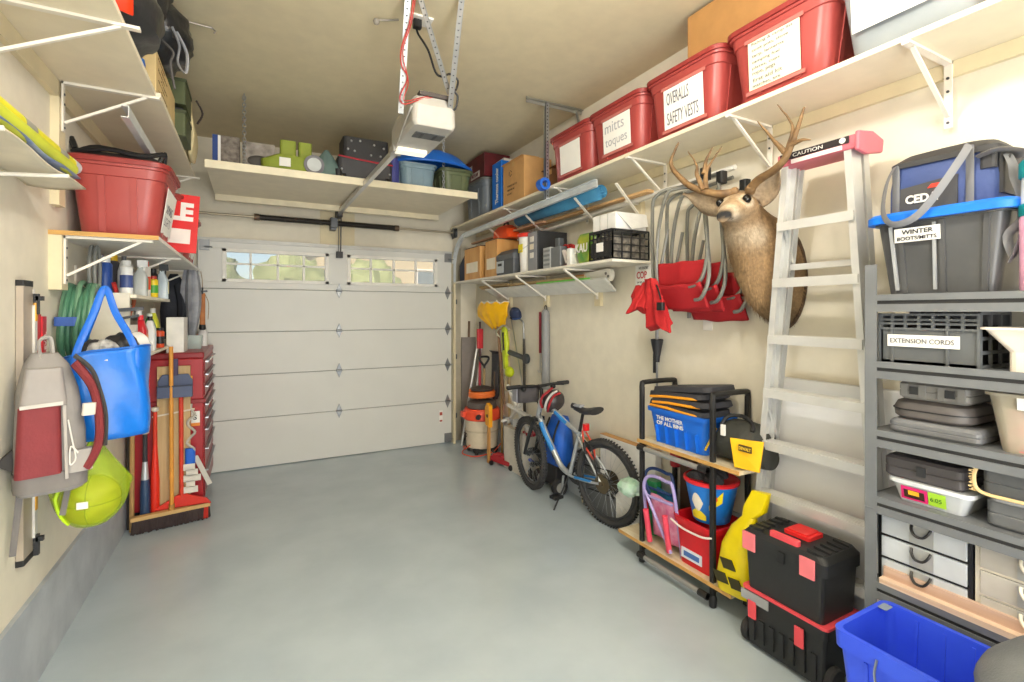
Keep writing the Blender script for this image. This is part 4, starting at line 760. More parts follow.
# tote with blue lid
t = thing('storage_tote', 'dark grey tote with bright blue lid and winter label on the top shelf', 'storage bin', (2.41, .875, 1.735)); b = B(); b.loft([(0, 0, 0, .30, .33, .04), (.28, 0, 0, .345, .40, .05), (.28, 0, 0, .37, .42, .05), (.30, 0, 0, .37, .42, .05)], 5)
for k in (-.135, -.02, .10): b.bar((-.152, k, .01), (-.175, k * 1.1, .275), .016, .012, (1, 0, 0))
obj('body', b, mat('4a4b4d', .3, alpha=.97, h2='565759', scale=5), t)
b = B()
b.bar((-.155, .125, .02), (-.178, .14, .27), .012, .008, (1, 0, 0)); obj('bright_edge', b, mat('9c9fa2', .3), t); b = B(); b.bar((-.155, .005, .02), (-.178, .0, .27), .010, .008, (1, 0, 0)); obj('bright_edge', b, mat('9c9fa2', .3), t)
b = B(); b.loft([(.285, 0, 0, .41, .46, .06), (.31, 0, 0, .41, .46, .06), (.322, 0, 0, .39, .44, .06), (.318, 0, 0, .34, .40, .05)], 5); obj('lid', b, mat('1273e2', .4), t)
b = B(); b.add([(-.179, .125, .205), (-.179, -.02, .205), (-.183, -.02, .258), (-.183, .125, .258)], [(0, 1, 2, 3)]); lb = obj('paper_label', b, PAPER, t, solid=.002); text('handwriting', 'WINTER', INK, lb, (-.1835, .10, .234), (0, -1, 0), (0, 0, 1), .10, .017, bold=.015); text('handwriting', 'BOOTS/MITTS', INK, lb, (-.1825, .115, .211), (0, -1, 0), (0, 0, 1), .125, .014, bold=.01)
# cooler bag
t = thing('cooler_bag', 'blue and grey soft cooler bag with grey straps on the blue lid', 'cooler bag', (2.41, .885, 2.058)); b = B(); b.loft([(0, 0, 0, .24, .335, .03), (.10, 0, 0, .245, .34, .04), (.19, 0, 0, .22, .325, .04)], 4).jitter(.004, 12); obj('body', b, mat('3c4f86', .6, bump=.15), t)
b = B(); b.loft([(.185, 0, 0, .235, .335, .04), (.205, 0, 0, .235, .335, .04), (.235, .01, 0, .19, .28, .06), (.245, .01, -.02, .13, .18, .05)], 4); obj('lid', b, mat('39393b', .6), t)
b = B(); b.add([(-.125, .12, .005), (-.125, -.06, .005), (-.122, -.06, .12), (-.122, .12, .10)], [(0, 1, 2, 3)]); pn = obj('front_panel', b, mat('454548', .6), t, solid=.008); text('lettering', 'CEDA', WHITE, pn, (-.131, .10, .035), (0, -1, 0), (0, 0, 1), .105, .034, bold=.04)
b = B(); b.prism([(.03, .085), (.0, .085), (-.012, .10), (.018, .10)], -.131, -.128, 'x'); obj('red_mark', b, mat('d6402e', .5), pn)
b = B(); b.box(-.10, .10, -.178, -.155, .03, .18, .01); b.box(-.126, -.10, -.165, -.12, .12, .185, .01); obj('end_panel', b, mat('37373a', .6), t)
SG = mat('77787c', .7)
for y0, y1, yy in ((.13, -.03, .05),):
    b = B(); b.tube(smooth_path([(-.127, .135, .005), (-.126, .135, .17), (-.135, .14, .185), (-.17, .15, .11), (-.222, .135, .0), (-.226, .10, -.05), (-.226, .03, -.035), (-.215, -.03, .04), (-.16, -.085, .17), (-.135, -.095, .21), (-.126, -.095, .19), (-.127, -.095, .005)], 6), .013, 6, flat=.15); obj('strap', b, SG, t)
b = B(); b.tube(smooth_path([(-.125, -.12, .165), (-.13, -.17, .175), (-.06, -.205, .17), (.0, -.18, .165)], 4), .02, 6, flat=.35); obj('side_handle', b, mat('6b6663', .6), t)
b = B(); b.tube(smooth_path([(-.09, -.185, .16), (-.10, -.20, .12), (-.10, -.205, .07), (-.11, -.225, .0), (-.13, -.23, -.08), (-.14, -.20, -.13), (-.13, -.215, -.20), (-.14, -.23, -.13), (-.15, -.225, -.17), (-.145, -.205, -.22)], 5), .016, 6, flat=.25); obj('shoulder_strap', b, SG, t)
b = B(); b.tube([(-.09 + .008 * math.cos(a), -.19, .135 + .022 * math.sin(a)) for a in [2 * PI * i / 12 for i in range(12)]], .004, 6, closed=True); obj('clip', b, DSTEEL, t)
t = thing('drink_jug', 'tall pink jug with teal lid at the right edge on the top shelf', 'jug', (2.27, .60, 1.735)); b = B(); b.lathe([(.05, 0), (.055, .01), (.056, .24), (.05, .27)], n=24); obj('body', b, mat('f2b3d2', .35), t); b = B(); b.lathe([(.05, .265), (.053, .29), (.05, .385)], n=24); obj('clear_sleeve', b, mat('e6e6e2', .2), t); b = B(); b.lathe([(.055, .25), (.058, .255), (.058, .285), (.054, .29)], n=24); obj('teal_band', b, mat('138c92', .4), t); b = B(); b.lathe([(.055, .375), (.057, .38), (.057, .425), (.05, .435), (0, .437)], n=24); obj('lid', b, mat('138c92', .4), t)
# second shelf
t = thing('plastic_crate', 'grey plastic crate labelled extension cords on the second rack shelf', 'crate', (2.37, .90, 1.47)); b = B(); G = mat('5e6163', .45)
b.box(-.13, .13, -.15, .155, 0, .012); b.box(-.13, -.12, -.15, .155, .0, .13); b.box(.12, .13, -.15, .155, 0, .2); b.box(-.13, .13, .145, .155, 0, .19)
for z in (.135, .155, .17, .19): b.box(-.137, -.12, -.15, .155, z - .004, z + .004)
for k in range(8): y = -.15 + .305 * k / 7; b.box(-.136, -.122, y - .004, y + .004, .0 if k in (0, 2, 6, 7) else .13, .195)
for z in (.0, .05, .10, .19): b.box(-.13, .13, -.155, -.147, z, z + .012)
for k in range(4): x = -.125 + .25 * k / 3; b.box(x - .005, x + .005, -.156, -.147, 0, .2)
obj('frame', b, G, t); b = B(); b.box(-.1395, -.136, -.10, .125, .066, .112); lb = obj('paper_label', b, PAPER, t); text('handwriting', 'EXTENSION CORDS', mat('5a5a60', .7), lb, (-.14, .115, .08), (0, -1, 0), (0, 0, 1), .20, .018)
b = B(); b.box(-.1, .1, -.13, .14, .015, .15); obj('contents', b, mat('1b1b1b', .8), t); b = B(); b.tube(smooth_path([(-.08, .06, .16), (-.06, .04, .2), (-.03, .02, .2), (-.02, -.04, .17)], 4), .006, 6); obj('cord', b, BLACK, t)
t = thing('plastic_tray', 'cream tapered plastic tray at the right edge of the second rack shelf', 'tray', (2.36, .55, 1.47)); b = B(); b.loft([(0, 0, 0, .22, .26, .02), (.065, 0, 0, .22, .26, .02), (.14, 0, 0, .27, .37, .02), (.14, 0, 0, .29, .39, .02), (.148, 0, 0, .29, .39, .02), (.148, 0, 0, .26, .35, .02), (.07, 0, 0, .21, .24, .02)], 3, smooth=False); obj('tray', b, mat('eadfd0', .4), t)
# third shelf cases
def case(name, label, loc, sx, sy, h, m, seam=True, lat=2, r=.02, rib=False, cat='case', group=None):
    t = thing(name, label, cat, loc, 0, group); b = B(); b.loft([(0, 0, 0, sx - .02, sy - .02, r), (.012, 0, 0, sx, sy, r), (h / 2 - .003, 0, 0, sx, sy, r), (h / 2, 0, 0, sx - .006, sy - .006, r), (h / 2 + .003, 0, 0, sx, sy, r), (h - .012, 0, 0, sx, sy, r), (h, 0, 0, sx - .02, sy - .02, r)], 4, smooth=False)
    if rib:
        for k in range(4): y = -sy * .4 + sy * .8 * k / 3; b.box(-sx / 2 - .004, -sx / 2 + .005, y - .012, y + .012, .01, h - .01)
    obj('shell', b, m, t, bev=.002)
    for k in range(lat): y = (-.5 + k) * sy * .5 if lat > 1 else 0; b = B(); b.box(-sx / 2 - .006, -sx / 2, y - .014, y + .014, h * .3, h * .72); obj('latch', b, DKGREY, t)
    return t
case('tool_case', 'grey hinged tool case at the bottom of the third rack shelf stack', (2.385, .885, 1.197), .30, .28, .055, mat('6f7072', .45), lat=0)
t = thing('soft_case', 'rounded dark grey zipped case in the middle of the third shelf stack', 'case', (2.385, .905, 1.253)); b = B(); b.loft([(0, 0, 0, .24, .22, .05), (.012, 0, 0, .27, .255, .07), (.04, 0, 0, .275, .26, .07), (.065, 0, 0, .26, .24, .07), (.075, 0, 0, .22, .2, .06)], 5); obj('shell', b, mat('5b5654', .5), t); b = B(); b.loft([(.036, 0, 0, .279, .264, .07), (.04, 0, 0, .279, .264, .07)], 5); obj('zip', b, BLACK, t)
case('socket_case', 'light grey ribbed case on top of the third rack shelf stack', (2.385, .895, 1.33), .24, .22, .07, mat('7a7874', .5), lat=2, rib=True)
t = thing('clear_bin', 'clear cream bin of toys with a handwritten tag on the third rack shelf', 'storage bin', (2.37, .53, 1.197)); b = B(); b.loft([(0, 0, 0, .24, .34, .03), (.19, 0, 0, .28, .40, .04), (.19, 0, 0, .30, .42, .04), (.20, 0, 0, .30, .42, .04)], 4); obj('body', b, mat('d9d0ba', .3, alpha=.5), t)
b = B(); b.box(-.12, .12, -.16, .16, .004, .14, .04); b.jitter(.01, 14); obj('contents', b, mat('b9a79a', .7, h2='c65a68', scale=16), t); b = B(); b.add([(-.141, .12, .15), (-.141, -.15, .15), (-.146, -.15, .19), (-.146, .12, .19)], [(0, 1, 2, 3)]); lb = obj('paper_label', b, PAPER, t, solid=.002); text('handwriting', 'R #', INK, lb, (-.146, .095, .158), (0, -1, 0), (0, 0, 1), .07, .026)
# fourth shelf
t = thing('clear_bin', 'small clear bin with pink and green sticker on the fourth rack shelf', 'storage bin', (2.385, .90, .932)); b = B(); b.loft([(0, 0, 0, .25, .20, .02), (.075, 0, 0, .28, .25, .03)], 4); obj('body', b, mat('dfe3e6', .25, alpha=.75), t); b = B(); b.loft([(.07, 0, 0, .295, .265, .03), (.085, 0, 0, .295, .265, .03)], 4); obj('lid', b, mat('e8ebed', .3, alpha=.85), t)
b = B(); b.add([(-.134, .085, .012), (-.134, .0, .012), (-.143, .0, .062), (-.143, .085, .062)], [(0, 1, 2, 3)]); o = obj('sticker', b, mat('d4226f', .45), t, solid=.002); b = B(); b.add([(-.137, .075, .02), (-.137, .01, .02), (-.1435, .01, .05), (-.1435, .075, .05)], [(0, 1, 2, 3)]); obj('sticker_centre', b, mat('3a2216', .45), o, solid=.002); b = B(); b.add([(-.1425, .06, .033), (-.1425, .025, .033), (-.146, .025, .05), (-.146, .06, .05)], [(0, 1, 2, 3)]); obj('sticker_print', b, mat('f2b52a', .45), o, solid=.001)
b = B(); b.add([(-.134, -.002, .012), (-.134, -.055, .012), (-.143, -.055, .062), (-.143, -.002, .062)], [(0, 1, 2, 3)]); o = obj('price_sticker', b, mat('a9d83a', .45), t, solid=.002); text('print', '6.05', mat('2c6a22', .5), o, (-.143, -.01, .03), (0, -1, 0), (-.15, 0, 1), .035, .015)
case('drill_case', 'dark grey case lying on the small clear bin of the fourth rack shelf', (2.385, .92, 1.018), .28, .25, .085, mat('4c4849', .45), lat=1)
case('drill_case', 'smoky grey case at the right edge of the fourth rack shelf, lower', (2.385, .60, .932), .28, .27, .10, mat('616365', .3), lat=1)
case('drill_case', 'smoky grey case wrapped by pale rope at the right edge of the fourth shelf', (2.385, .60, 1.034), .28, .29, .10, mat('5b5d5f', .3), lat=0)
t = thing('rope', 'frayed pale yellow rope draped round the smoky grey case', 'rope', (2.235, .75, 1.04)); b = B(); b.tube(smooth_path([(.004, .005, .09), (.0, .012, .06), (-.004, .006, .02), (-.006, -.02, .004), (-.006, -.08, .003), (-.006, -.16, .004), (-.006, -.26, .0)], 6), .006, 6)
rr = random.Random(5)
for k in range(26): z = .09 - .085 * k / 25; b.bar((0, .008, z), (-.004 + rr.uniform(-.004, .004), .02 + rr.uniform(-.004, .006), z + rr.uniform(-.006, .006)), .003, .003)
obj('strand', b, mat('e2c58f', .8), t)
# drawers under the fourth shelf
def drawers(label, y, frame, hm, n, z0, dz, hand, grp=None):
    t = thing('drawer_unit', label, 'drawers', (2.40, y, z0)); b = B(); sy = .285; H = dz * n + .012
    for s in (-1, 1): b.box(-.15, .15, s * sy / 2 - .006, s * sy / 2 + .006, 0, H)
    for k in range(n + 1): b.box(-.152, .15, -sy / 2, sy / 2, k * dz, k * dz + .008)
    b.box(.145, .15, -sy / 2, sy / 2, 0, H); obj('frame', b, frame, t)
    for k in range(n):
        z = k * dz + .01; d = None; b = B(); b.box(-.158, -.15, -sy / 2 + .008, sy / 2 - .008, z, z + dz - .012, .004); b.box(-.15, .12, -sy / 2 + .012, sy / 2 - .012, z, z + .004); b.box(-.15, .12, -sy / 2 + .012, -sy / 2 + .015, z, z + dz - .02); b.box(-.15, .12, sy / 2 - .015, sy / 2 - .012, z, z + dz - .02); d = obj('drawer', b, hm, t)
        b = B(); b.box(-.1605, -.158, -.038, .038, z + .003, z + dz - .014); obj('handle_plate', b, mat('a7a8a5', .3), d)
        b = B(); b.tube(smooth_path([(-.16, .03, z + dz - .02), (-.172, .026, z + dz - .035), (-.178, .012, z + dz * .42), (-.178, -.012, z + dz * .42), (-.172, -.026, z + dz - .035), (-.16, -.03, z + dz - .02)], 4), .005, 6); obj('handle', b, hand, d)
        b = B(); b.box(-.12, .1, -sy / 2 + .03, sy / 2 - .03, z + .006, z + dz * .55, .02); b.jitter(.008, 15, k); obj('contents', b, mat(('9fb2c2', 'b8a9b5', 'c9c4b2', 'a7b6ba')[k % 4], .7, h2=('d6dbe0', 'dad3d0', '8f8f8a', 'd2c9c0')[k % 4], scale=14), d)
    return t
drawers('clear drawer unit with black frame and dark handles under the fourth rack shelf', .918, BLACK, mat('e6ecf0', .2, alpha=.68), 3, .592, .09, mat('232324', .4))
drawers('clear drawer unit with cream frame and handles at the right edge of the rack', .615, mat('e6dfcd', .4), mat('ddd8cd', .25, alpha=.68), 3, .592, .09, mat('efe6d2', .4))
for x, z, w, h, m, lab in ((2.228, .594, .05, .022, mat('e8d6c2', .6, h2='d3b294', scale=8, stretch=(1, .1, 5)), 'long pale wooden board along the front edge of the lowest visible shelf'), (2.242, .614, .018, .04, mat('d0b29e', .6, h2='bf9d88', scale=8, stretch=(1, .1, 5)), 'long reddish wooden board standing on edge behind the pale board'), ):
    b = B(); b.box(-w / 2, w / 2, 0, 1.02, 0, h, .004); one('wood_board', b, m, lab, 'board', (x - .006, .02, z))
# blue recycling bin and grey lidded can in front
t = thing('recycling_bin', 'open bright blue plastic bin on the floor before the rack', 'bin', (1.985, .81, 0)); b = B()
b.loft([(0, 0, 0, .25, .27, .03), (.50, 0, 0, .325, .36, .03), (.50, 0, 0, .35, .385, .035), (.56, 0, 0, .355, .39, .035), (.56, 0, 0, .32, .355, .03), (.02, 0, 0, .235, .25, .03)], 4)
for k in (-.08, .09): b.bar((-.126, k, .05), (-.160, k, .49), .012, .014, (1, 0, 0)); b.bar((k, .135, .05), (k, .178, .49), .014, .012, (0, 1, 0))
for k in (-.08, .0, .08): b.bar((.112, k, .05), (.158, k, .54), .01, .008, (1, 0, 0))
obj('body', b, mat('2f4fe8', .35, h2='3a5cf0', scale=4, bump=.03), t); b = B(); b.loft([(.558, .12, .165, .05, .03, .005), (.5605, .12, .165, .05, .03, .005)], 2); obj('rim_notch', b, mat('7f8fa5', .4), t)
b = B(); b.tube(smooth_path([(-.180, .05, .53), (-.185, .055, .48), (-.18, .048, .42), (-.186, .056, .36), (-.18, .05, .28)], 4), .004, 6); obj('wire_hook', b, STEEL, t)
t = thing('trash_can', 'grey can with domed textured lid in the lower right corner', 'trash can', (1.83, .285, 0)); b = B(); b.lathe([(.24, 0), (.25, .02), (.30, .66), (.29, .68), (.27, .6)], n=36); obj('body', b, mat('6f7072', .6), t); b = B(); b.lathe([(.315, .65), (.32, .67), (.322, .69), (.31, .72), (.26, .775), (.17, .81), (.06, .825), (0, .827)], n=40); obj('lid', b, mat('686c70', .6, h2='7a7e82', scale=5, bump=.3, bscale=160), t)
b = B(); b.tube(smooth_path([(-.08, 0, .81), (-.06, 0, .84), (.06, 0, .84), (.08, 0, .81)], 4), .012, 8); obj('handle', b, DKGREY, t)
# ------------------------------------------------------------------ adult bicycle
BX = thing('mountain_bike', 'silver and blue mountain bike parked along the right wall', 'bicycle', (2.462, 3.05, 0), R(97.1)); BX.rotation_euler[0] = R(-2)
TIRE = mat('39393a', .85, bump=.3, bscale=80); FR = mat('c3c8cc', .3, .6); FB = mat('2f86d0', .35)
def wheel(parent, c, r, yaw, name='wheel', spokes=28, tw=.026):
    M = Matrix.Translation(c) @ Matrix.Rotation(yaw, 4, 'Z')
    b = B(); b.X = M; n = 72
    b.tube([((r - tw) * math.cos(2 * PI * i / n), 0, (r - tw) * math.sin(2 * PI * i / n)) for i in range(n)], tw, 10, closed=True)
    for i in range(n):
        a = 2 * PI * i / n
        for s in (-.35, .35):
            d = Vector((math.cos(a + s * .08), 0, math.sin(a + s * .08))); b.bar(d * (r - .004) + Vector((0, s * .04, 0)), d * (r + .004) + Vector((0, s * .04, 0)), .012, .016, (0, 1, 0))
    t = obj('tire', b, TIRE, parent); b = B(); b.X = M
    b.tube([((r - 2.3 * tw) * math.cos(2 * PI * i / n), 0, (r - 2.3 * tw) * math.sin(2 * PI * i / n)) for i in range(n)], .011, 8, closed=True); obj('rim', b, mat('4a4c4f', .4, .5), t)
    b = B(); b.X = M
    for i in range(spokes):
        a = 2 * PI * i / spokes; o = .02 * (1 if i % 2 else -1); a2 = a + .35 * (1 if i % 4 < 2 else -1)
        b.tube([(.022 * math.cos(a2), o, .022 * math.sin(a2)), ((r - 2.3 * tw) * math.cos(a), 0, (r - 2.3 * tw) * math.sin(a))], .0011, 4)
    obj('spokes', b, STEEL, t)['kind'] = 'stuff'
    b = B(); b.X = M; b.cyl((0, -.05, 0), (0, .05, 0), .016, n=12); b.cyl((0, -.026, 0), (0, -.02, 0), .028, n=14); b.cyl((0, .02, 0), (0, .026, 0), .028, n=14); obj('hub', b, DSTEEL, t)
    return t
wheel(BX, (0, 0, .335), .335, 0); wheel(BX, (1.0, 0, .335), .335, R(-13))
def bt(name, pts, r, m, par=BX, n=10): b = B(); b.tube(pts, r, n); return obj(name, b, m, par)
bb, cl, ht, hb = (.43, 0, .285), (.30, 0, .655), (.80, 0, .86), (.845, 0, .72)
dt = bt('down_tube', smooth_path([hb, (.76, 0, .60), (.58, 0, .36), (.50, 0, .30), bb], 5), .024, FR); bt('decal', smooth_path([(.80, .012, .66), (.74, .014, .57), (.64, .012, .44)], 4), .0225, FB, dt)
tt = bt('top_tube', smooth_path([ht, (.62, 0, .80), (.45, 0, .715), cl], 4), .019, FR); bt('decal', [(.60, .006, .79), (.45, .006, .715)], .0178, FB, tt)
bt('seat_tube', [bb, (.295, 0, .68)], .018, FR); bt('head_tube', [(.79, 0, .885), (.855, 0, .70)], .024, FR)
for s in (-1, 1):
    c = bt('chain_stay', smooth_path([(.41, s * .03, .285), (.2, s * .045, .30), (0, s * .06, .335)], 4), .010, FR); bt('decal', [(.33, s * .036, .291), (.12, s * .052, .318)], .0108, FB, c)
    bt('seat_stay', smooth_path([(.30, s * .02, .64), (.15, s * .045, .49), (0, s * .06, .335)], 4), .009, FR)
    bt('fork_leg', [(.86, s * .045, .68), (.935, s * .062, .50), (1.0, s * .062, .335)], [.018, .018, .013], mat('303234', .4, .3))
b = B(); b.box(.835, .90, -.065, .065, .665, .70, .01); obj('fork_crown', b, BLACK, BX); bt('seat_post', [(.30, 0, .66), (.25, 0, .835)], .0135, BLACK)
b = B(); v = []
for i in range(11): f = i / 10; x = .38 - .29 * f; w = .018 + .062 * max(0, (f - .35) / .65) ** 1.1; v.append(((x, 0, .87 + .012 * math.cos(f * 6)), (0, w, -.004), (0, 0, .022 + .008 * f)))
b.rings(v, 14); sd = obj('saddle', b, mat('2d2d30', .5), BX); b = B(); b.rings([((.38, 0, .884), (0, .012, 0), (0, 0, .012)), ((.26, 0, .893), (0, .03, 0), (0, 0, .012))], 12); obj('grey_panel', b, mat('a9abb0', .5), sd); bt('saddle_rail', [(.34, .02, .86), (.26, .02, .84), (.18, .02, .86)], .004, DSTEEL, sd)
hy = R(-13); hd = lambda x, y, z: Vector((.80, 0, 0)) + Matrix.Rotation(hy, 3, 'Z') @ Vector((x, y, z))
bt('stem', [(.79, 0, .885), hd(-.01, 0, .96), hd(.06, 0, .985)], .017, BLACK); hbar = bt('handlebar', smooth_path([hd(.03, .31, 1.0), hd(.05, .16, .995), hd(.065, .05, .985), hd(.065, -.05, .985), hd(.05, -.16, .995), hd(.03, -.31, 1.0)], 5), .0125, BLACK)
for s in (-1, 1):
    bt('grip', [hd(.045, s * .19, .997), hd(.03, s * .32, 1.0)], .018, RUBBER, hbar); bt('brake_lever', smooth_path([hd(.06, s * .17, .985), hd(.11, s * .21, .975), hd(.10, s * .29, .97)], 4), .007, DSTEEL, hbar); b = B(); b.ball(hd(.055, s * .15, .97), (.03, .025, .022), 12, 8); obj('shifter', b, BLACK, hbar)
for k, (y0, dx) in enumerate(((.12, .14), (-.1, .16), (.03, .12))): bt('cable', smooth_path([hd(.09, y0, .97), hd(.10 + dx * .5, y0 * .4, .93), hd(dx * .4, 0, .80), (.83 - .02 * k, .02, .70)], 6), .0035, BLACK, None or BX, 6)
b = B(); b.lathe([(.02, -.058), (.08, -.056), (.08, -.053), (.02, -.05)], (0, 0, .335), 24, 'y'); obj('cassette', b, mat('5a5244', .4, .6), BX); b = B(); b.lathe([(.03, .05), (.075, .05), (.075, .053), (.03, .053)], (0, 0, .335), 24, 'y'); b.cyl((0, .05, .335), (0, .07, .335), .02, n=12); obj('brake_disc', b, mat('6e624c', .4, .6), BX)
bt('derailleur', smooth_path([(-.02, -.07, .32), (-.04, -.07, .26), (.01, -.07, .22), (-.01, -.07, .19)], 4), .012, BLACK); bt('gear_cable', smooth_path([(-.02, .06, .40), (-.08, .06, .39), (-.10, .06, .33), (-.06, .06, .29)], 5), .004, BLACK, BX, 6)
b = B(); b.lathe([(.06, -.052), (.095, -.052), (.095, -.047), (.06, -.047)], (.43, 0, .285), 28, 'y', cap=False); b.lathe([(.0, -.056), (.05, -.056), (.05, -.045), (0, -.045)], (.43, 0, .285), 18, 'y'); obj('chain_ring', b, DSTEEL, BX); bt('chain', [(.43, -.05, .378), (.0, -.055, .41)], .005, BLACK); bt('chain', [(.43, -.05, .192), (.0, -.07, .20)], .005, BLACK)
for s, a in ((1, -1.45), (-1, 1.69)):
    p = Vector((.43, s * .075, .285)); q = p + Vector((.17 * math.cos(a), s * .01, .17 * math.sin(a))); c = bt('crank_arm', [p, q], .011, mat('9ea1a3', .35, .7)); b = B(); cx, cz = q.x, q.z
    for d in (-.03, .03): b.box(cx + d - .008, cx + d + .008, q.y + s * .01, q.y + s * .10, cz - .012, cz + .012)
    b.box(cx - .035, cx + .035, q.y + s * .01, q.y + s * .025, cz - .01, cz + .01); b.box(cx - .035, cx + .035, q.y + s * .085, q.y + s * .10, cz - .01, cz + .01); b.cyl((cx, q.y, cz), (cx, q.y + s * .1, cz), .008, n=8); obj('pedal', b, BLACK, c)
bt('kickstand', [(.40, .05, .27), (.46, .15, .03), (.46, .165, .005)], .007, DKGREY)
b = B(); b.box(.20, .235, -.025, .025, .70, .755, .008); rl = obj('rear_light', b, mat('d21f26', .3), BX); bt('lock_cable', smooth_path([(.24, .02, .70), (.2, .04, .60), (.14, .05, .55), (.1, .03, .5), (.16, -.02, .58), (.24, -.02, .68)], 5), .008, mat('cf4630', .5))
bt('rear_brake', [(.19, .05, .62), (.17, .055, .53)], .014, BLACK); bt('fender_arm', smooth_path([(.20, .04, .63), (.09, .06, .58), (.03, .065, .36)], 4), .006, BLACK)
# helmet, bar bag, blue pack, kids bike
t = thing('bike_helmet', 'red, black and white bike helmet hung on the handlebar', 'helmet', (2.41, 3.74, .84)); b = B(); b.rings([((0, .0, .0), (.105, 0, 0), (0, .085, 0)), ((0, .0, .05), (.11, 0, 0), (0, .09, 0)), ((0, 0, .10), (.09, 0, 0), (0, .075, 0)), ((0, 0, .13), (.05, 0, 0), (0, .04, 0)), ((0, 0, .138), (.01, 0, 0), (0, .01, 0))], 20); b.X = None; sh = obj('shell', b, mat('3a3435', .35), t)
for k, m in ((-.05, mat('a3262d', .4)), (-.012, mat('c9c7c4', .4)), (.05, mat('a3262d', .4))):
    b = B(); b.tube(smooth_path([(-.111, k * .7, .03), (-.10, k, .085), (-.06, k, .128), (0, k * .8, .142), (.06, k, .125)], 4), .011, 6); obj('shell_stripe', b, m, t)
b = B(); b.tube(smooth_path([(-.07, -.07, .01), (-.05, -.05, -.08), (0, 0, -.12), (.05, .05, -.08), (.07, .07, .01)], 5), .005, 6); obj('chin_strap', b, mat('6a6a6c', .6), t); t.rotation_euler = (R(25), R(-35), 0)
t = thing('handlebar_bag', 'dark grey bar bag with light grey end on the bike handlebar', 'bag', (2.265, 3.99, .83)); b = B(); b.loft([(0, 0, 0, .20, .10, .03), (.03, 0, 0, .23, .14, .05), (.13, 0, 0, .23, .14, .05), (.15, 0, 0, .2, .11, .04)], 4); obj('body', b, mat('4a4648', .7), t, ); b = B(); b.box(-.125, -.112, -.06, .06, .01, .15, .01); obj('end_panel', b, mat('a7a5ad', .6), t); t.rotation_euler[2] = R(-8)
t = thing('backpack', 'bright blue and black backpack standing behind the bike frame', 'backpack', (2.50, 3.80, .27)); b = B(); b.loft([(0, 0, 0, .16, .26, .06), (.05, 0, 0, .2, .30, .08), (.3, 0, 0, .18, .28, .08), (.44, .01, 0, .10, .2, .06)], 5).jitter(.012, 10); obj('body', b, mat('1d5fc4', .55, bump=.3, bscale=25), t); b = B(); b.loft([(.04, -.09, 0, .06, .2, .03), (.2, -.09, 0, .06, .2, .03)], 4); obj('pocket', b, mat('1b51a8', .55), t)
for y in (-.08, .08): b = B(); b.tube(smooth_path([(-.09, y, .03), (-.125, y, .15), (-.10, y, .3), (-.05, y, .42)], 4), .014, 6, flat=.5); obj('strap', b, BLACK, t)
t = thing('wheeled_cart', 'black two-wheeled bag trolley under the blue backpack', 'trolley', (2.50, 3.90, 0)); b = B(); b.box(-.07, .07, -.15, .15, .08, .262, .02); b.box(-.02, .0, -.14, .14, .05, .1); obj('base', b, mat('242426', .6), t)
for y in (-.17, .17): b = B(); b.lathe([(0, -.02), (.05, -.02), (.075, -.022), (.08, -.01), (.08, .01), (.075, .022), (.05, .02), (0, .02)], (-.04, y, .08), 22, 'y'); w = obj('wheel', b, RUBBER, t); b = B(); b.lathe([(0, -.024), (.045, -.024), (.045, .024), (0, .024)], (-.04, y, .08), 18, 'y'); obj('hub', b, mat('8d8c86', .5), w)
KB = thing('kids_bike', 'small blue kids bike with white tires and red parts behind the front wheel', 'bicycle', (2.485, 4.22, 0), R(93)); w1 = wheel(KB, (0, 0, .155), .155, 0, spokes=16, tw=.018); w2 = wheel(KB, (.42, 0, .155), .155, R(-10), spokes=16, tw=.018)
KF = mat('2b55c9', .35); bt('frame', smooth_path([(.36, 0, .40), (.25, 0, .30), (.17, 0, .2), (.0, 0, .155)], 4), .016, KF, KB); bt('seat_tube', [(.17, 0, .18), (.11, 0, .42)], .013, KF, KB); bt('fork', [(.34, 0, .46), (.42, .04, .155)], .012, mat('c22a3a', .4), KB); bt('handlebar', smooth_path([(.30, .2, .55), (.34, .1, .56), (.34, 0, .46), (.34, -.1, .56), (.30, -.2, .55)], 4), .010, mat('c9ccd0', .3, .6), KB); b = B(); b.loft([(.42, .10, 0, .16, .09, .04), (.45, .09, 0, .17, .11, .05)], 4); obj('saddle', b, mat('c22a3a', .5), KB)
for s in (-1, 1): b = B(); b.cyl((.30, s * .15, .552), (.285, s * .21, .55), .014, n=10); obj('grip', b, WHITE, KB)
b = B(); b.box(.33, .345, -.05, .05, .46, .54, .005); obj('front_plate', b, mat('e3e6ea', .4), KB)
for s in (-1, 1): bt('training_arm', [(0, s * .03, .155), (.0, s * .11, .07)], .006, STEEL, KB)
# floor jack
t = thing('floor_jack', 'red hydraulic floor jack on the floor beside the shop vacuum', 'jack', (2.42, 4.72, 0), R(-70)); t.scale = (.8, .8, .85); b = B()
for s in (-1, 1): b.prism([(-.22, .05), (.2, .03), (.22, .075), (.0, .10), (-.15, .13), (-.22, .11)], s * .07 - .006, s * .07 + .006, 'y')
obj('side_plate', b, mat('a8252c', .4), t); b = B(); b.bar((-.1, 0, .08), (.16, 0, .11), .05, .04); b.lathe([(0, 0), (.04, 0), (.045, .02), (.0, .022)], (.17, 0, .125), 16); obj('lift_arm', b, mat('b01c25', .4), t); b = B(); b.box(-.2, -.02, -.06, .06, .09, .135, .01); obj('pump_cover', b, mat('b5323a', .4), t)
for x, r in ((.18, .035), (-.18, .03)):
    for s in (-1, 1): b = B(); b.lathe([(0, -.015), (r, -.015), (r, .015), (0, .015)], (x, s * .095, r), 16, 'y'); obj('wheel', b, BLACK, t)
b = B(); b.cyl((-.19, 0, .12), (-.27, 0, .16), .016, n=10); obj('handle_socket', b, DSTEEL, t)
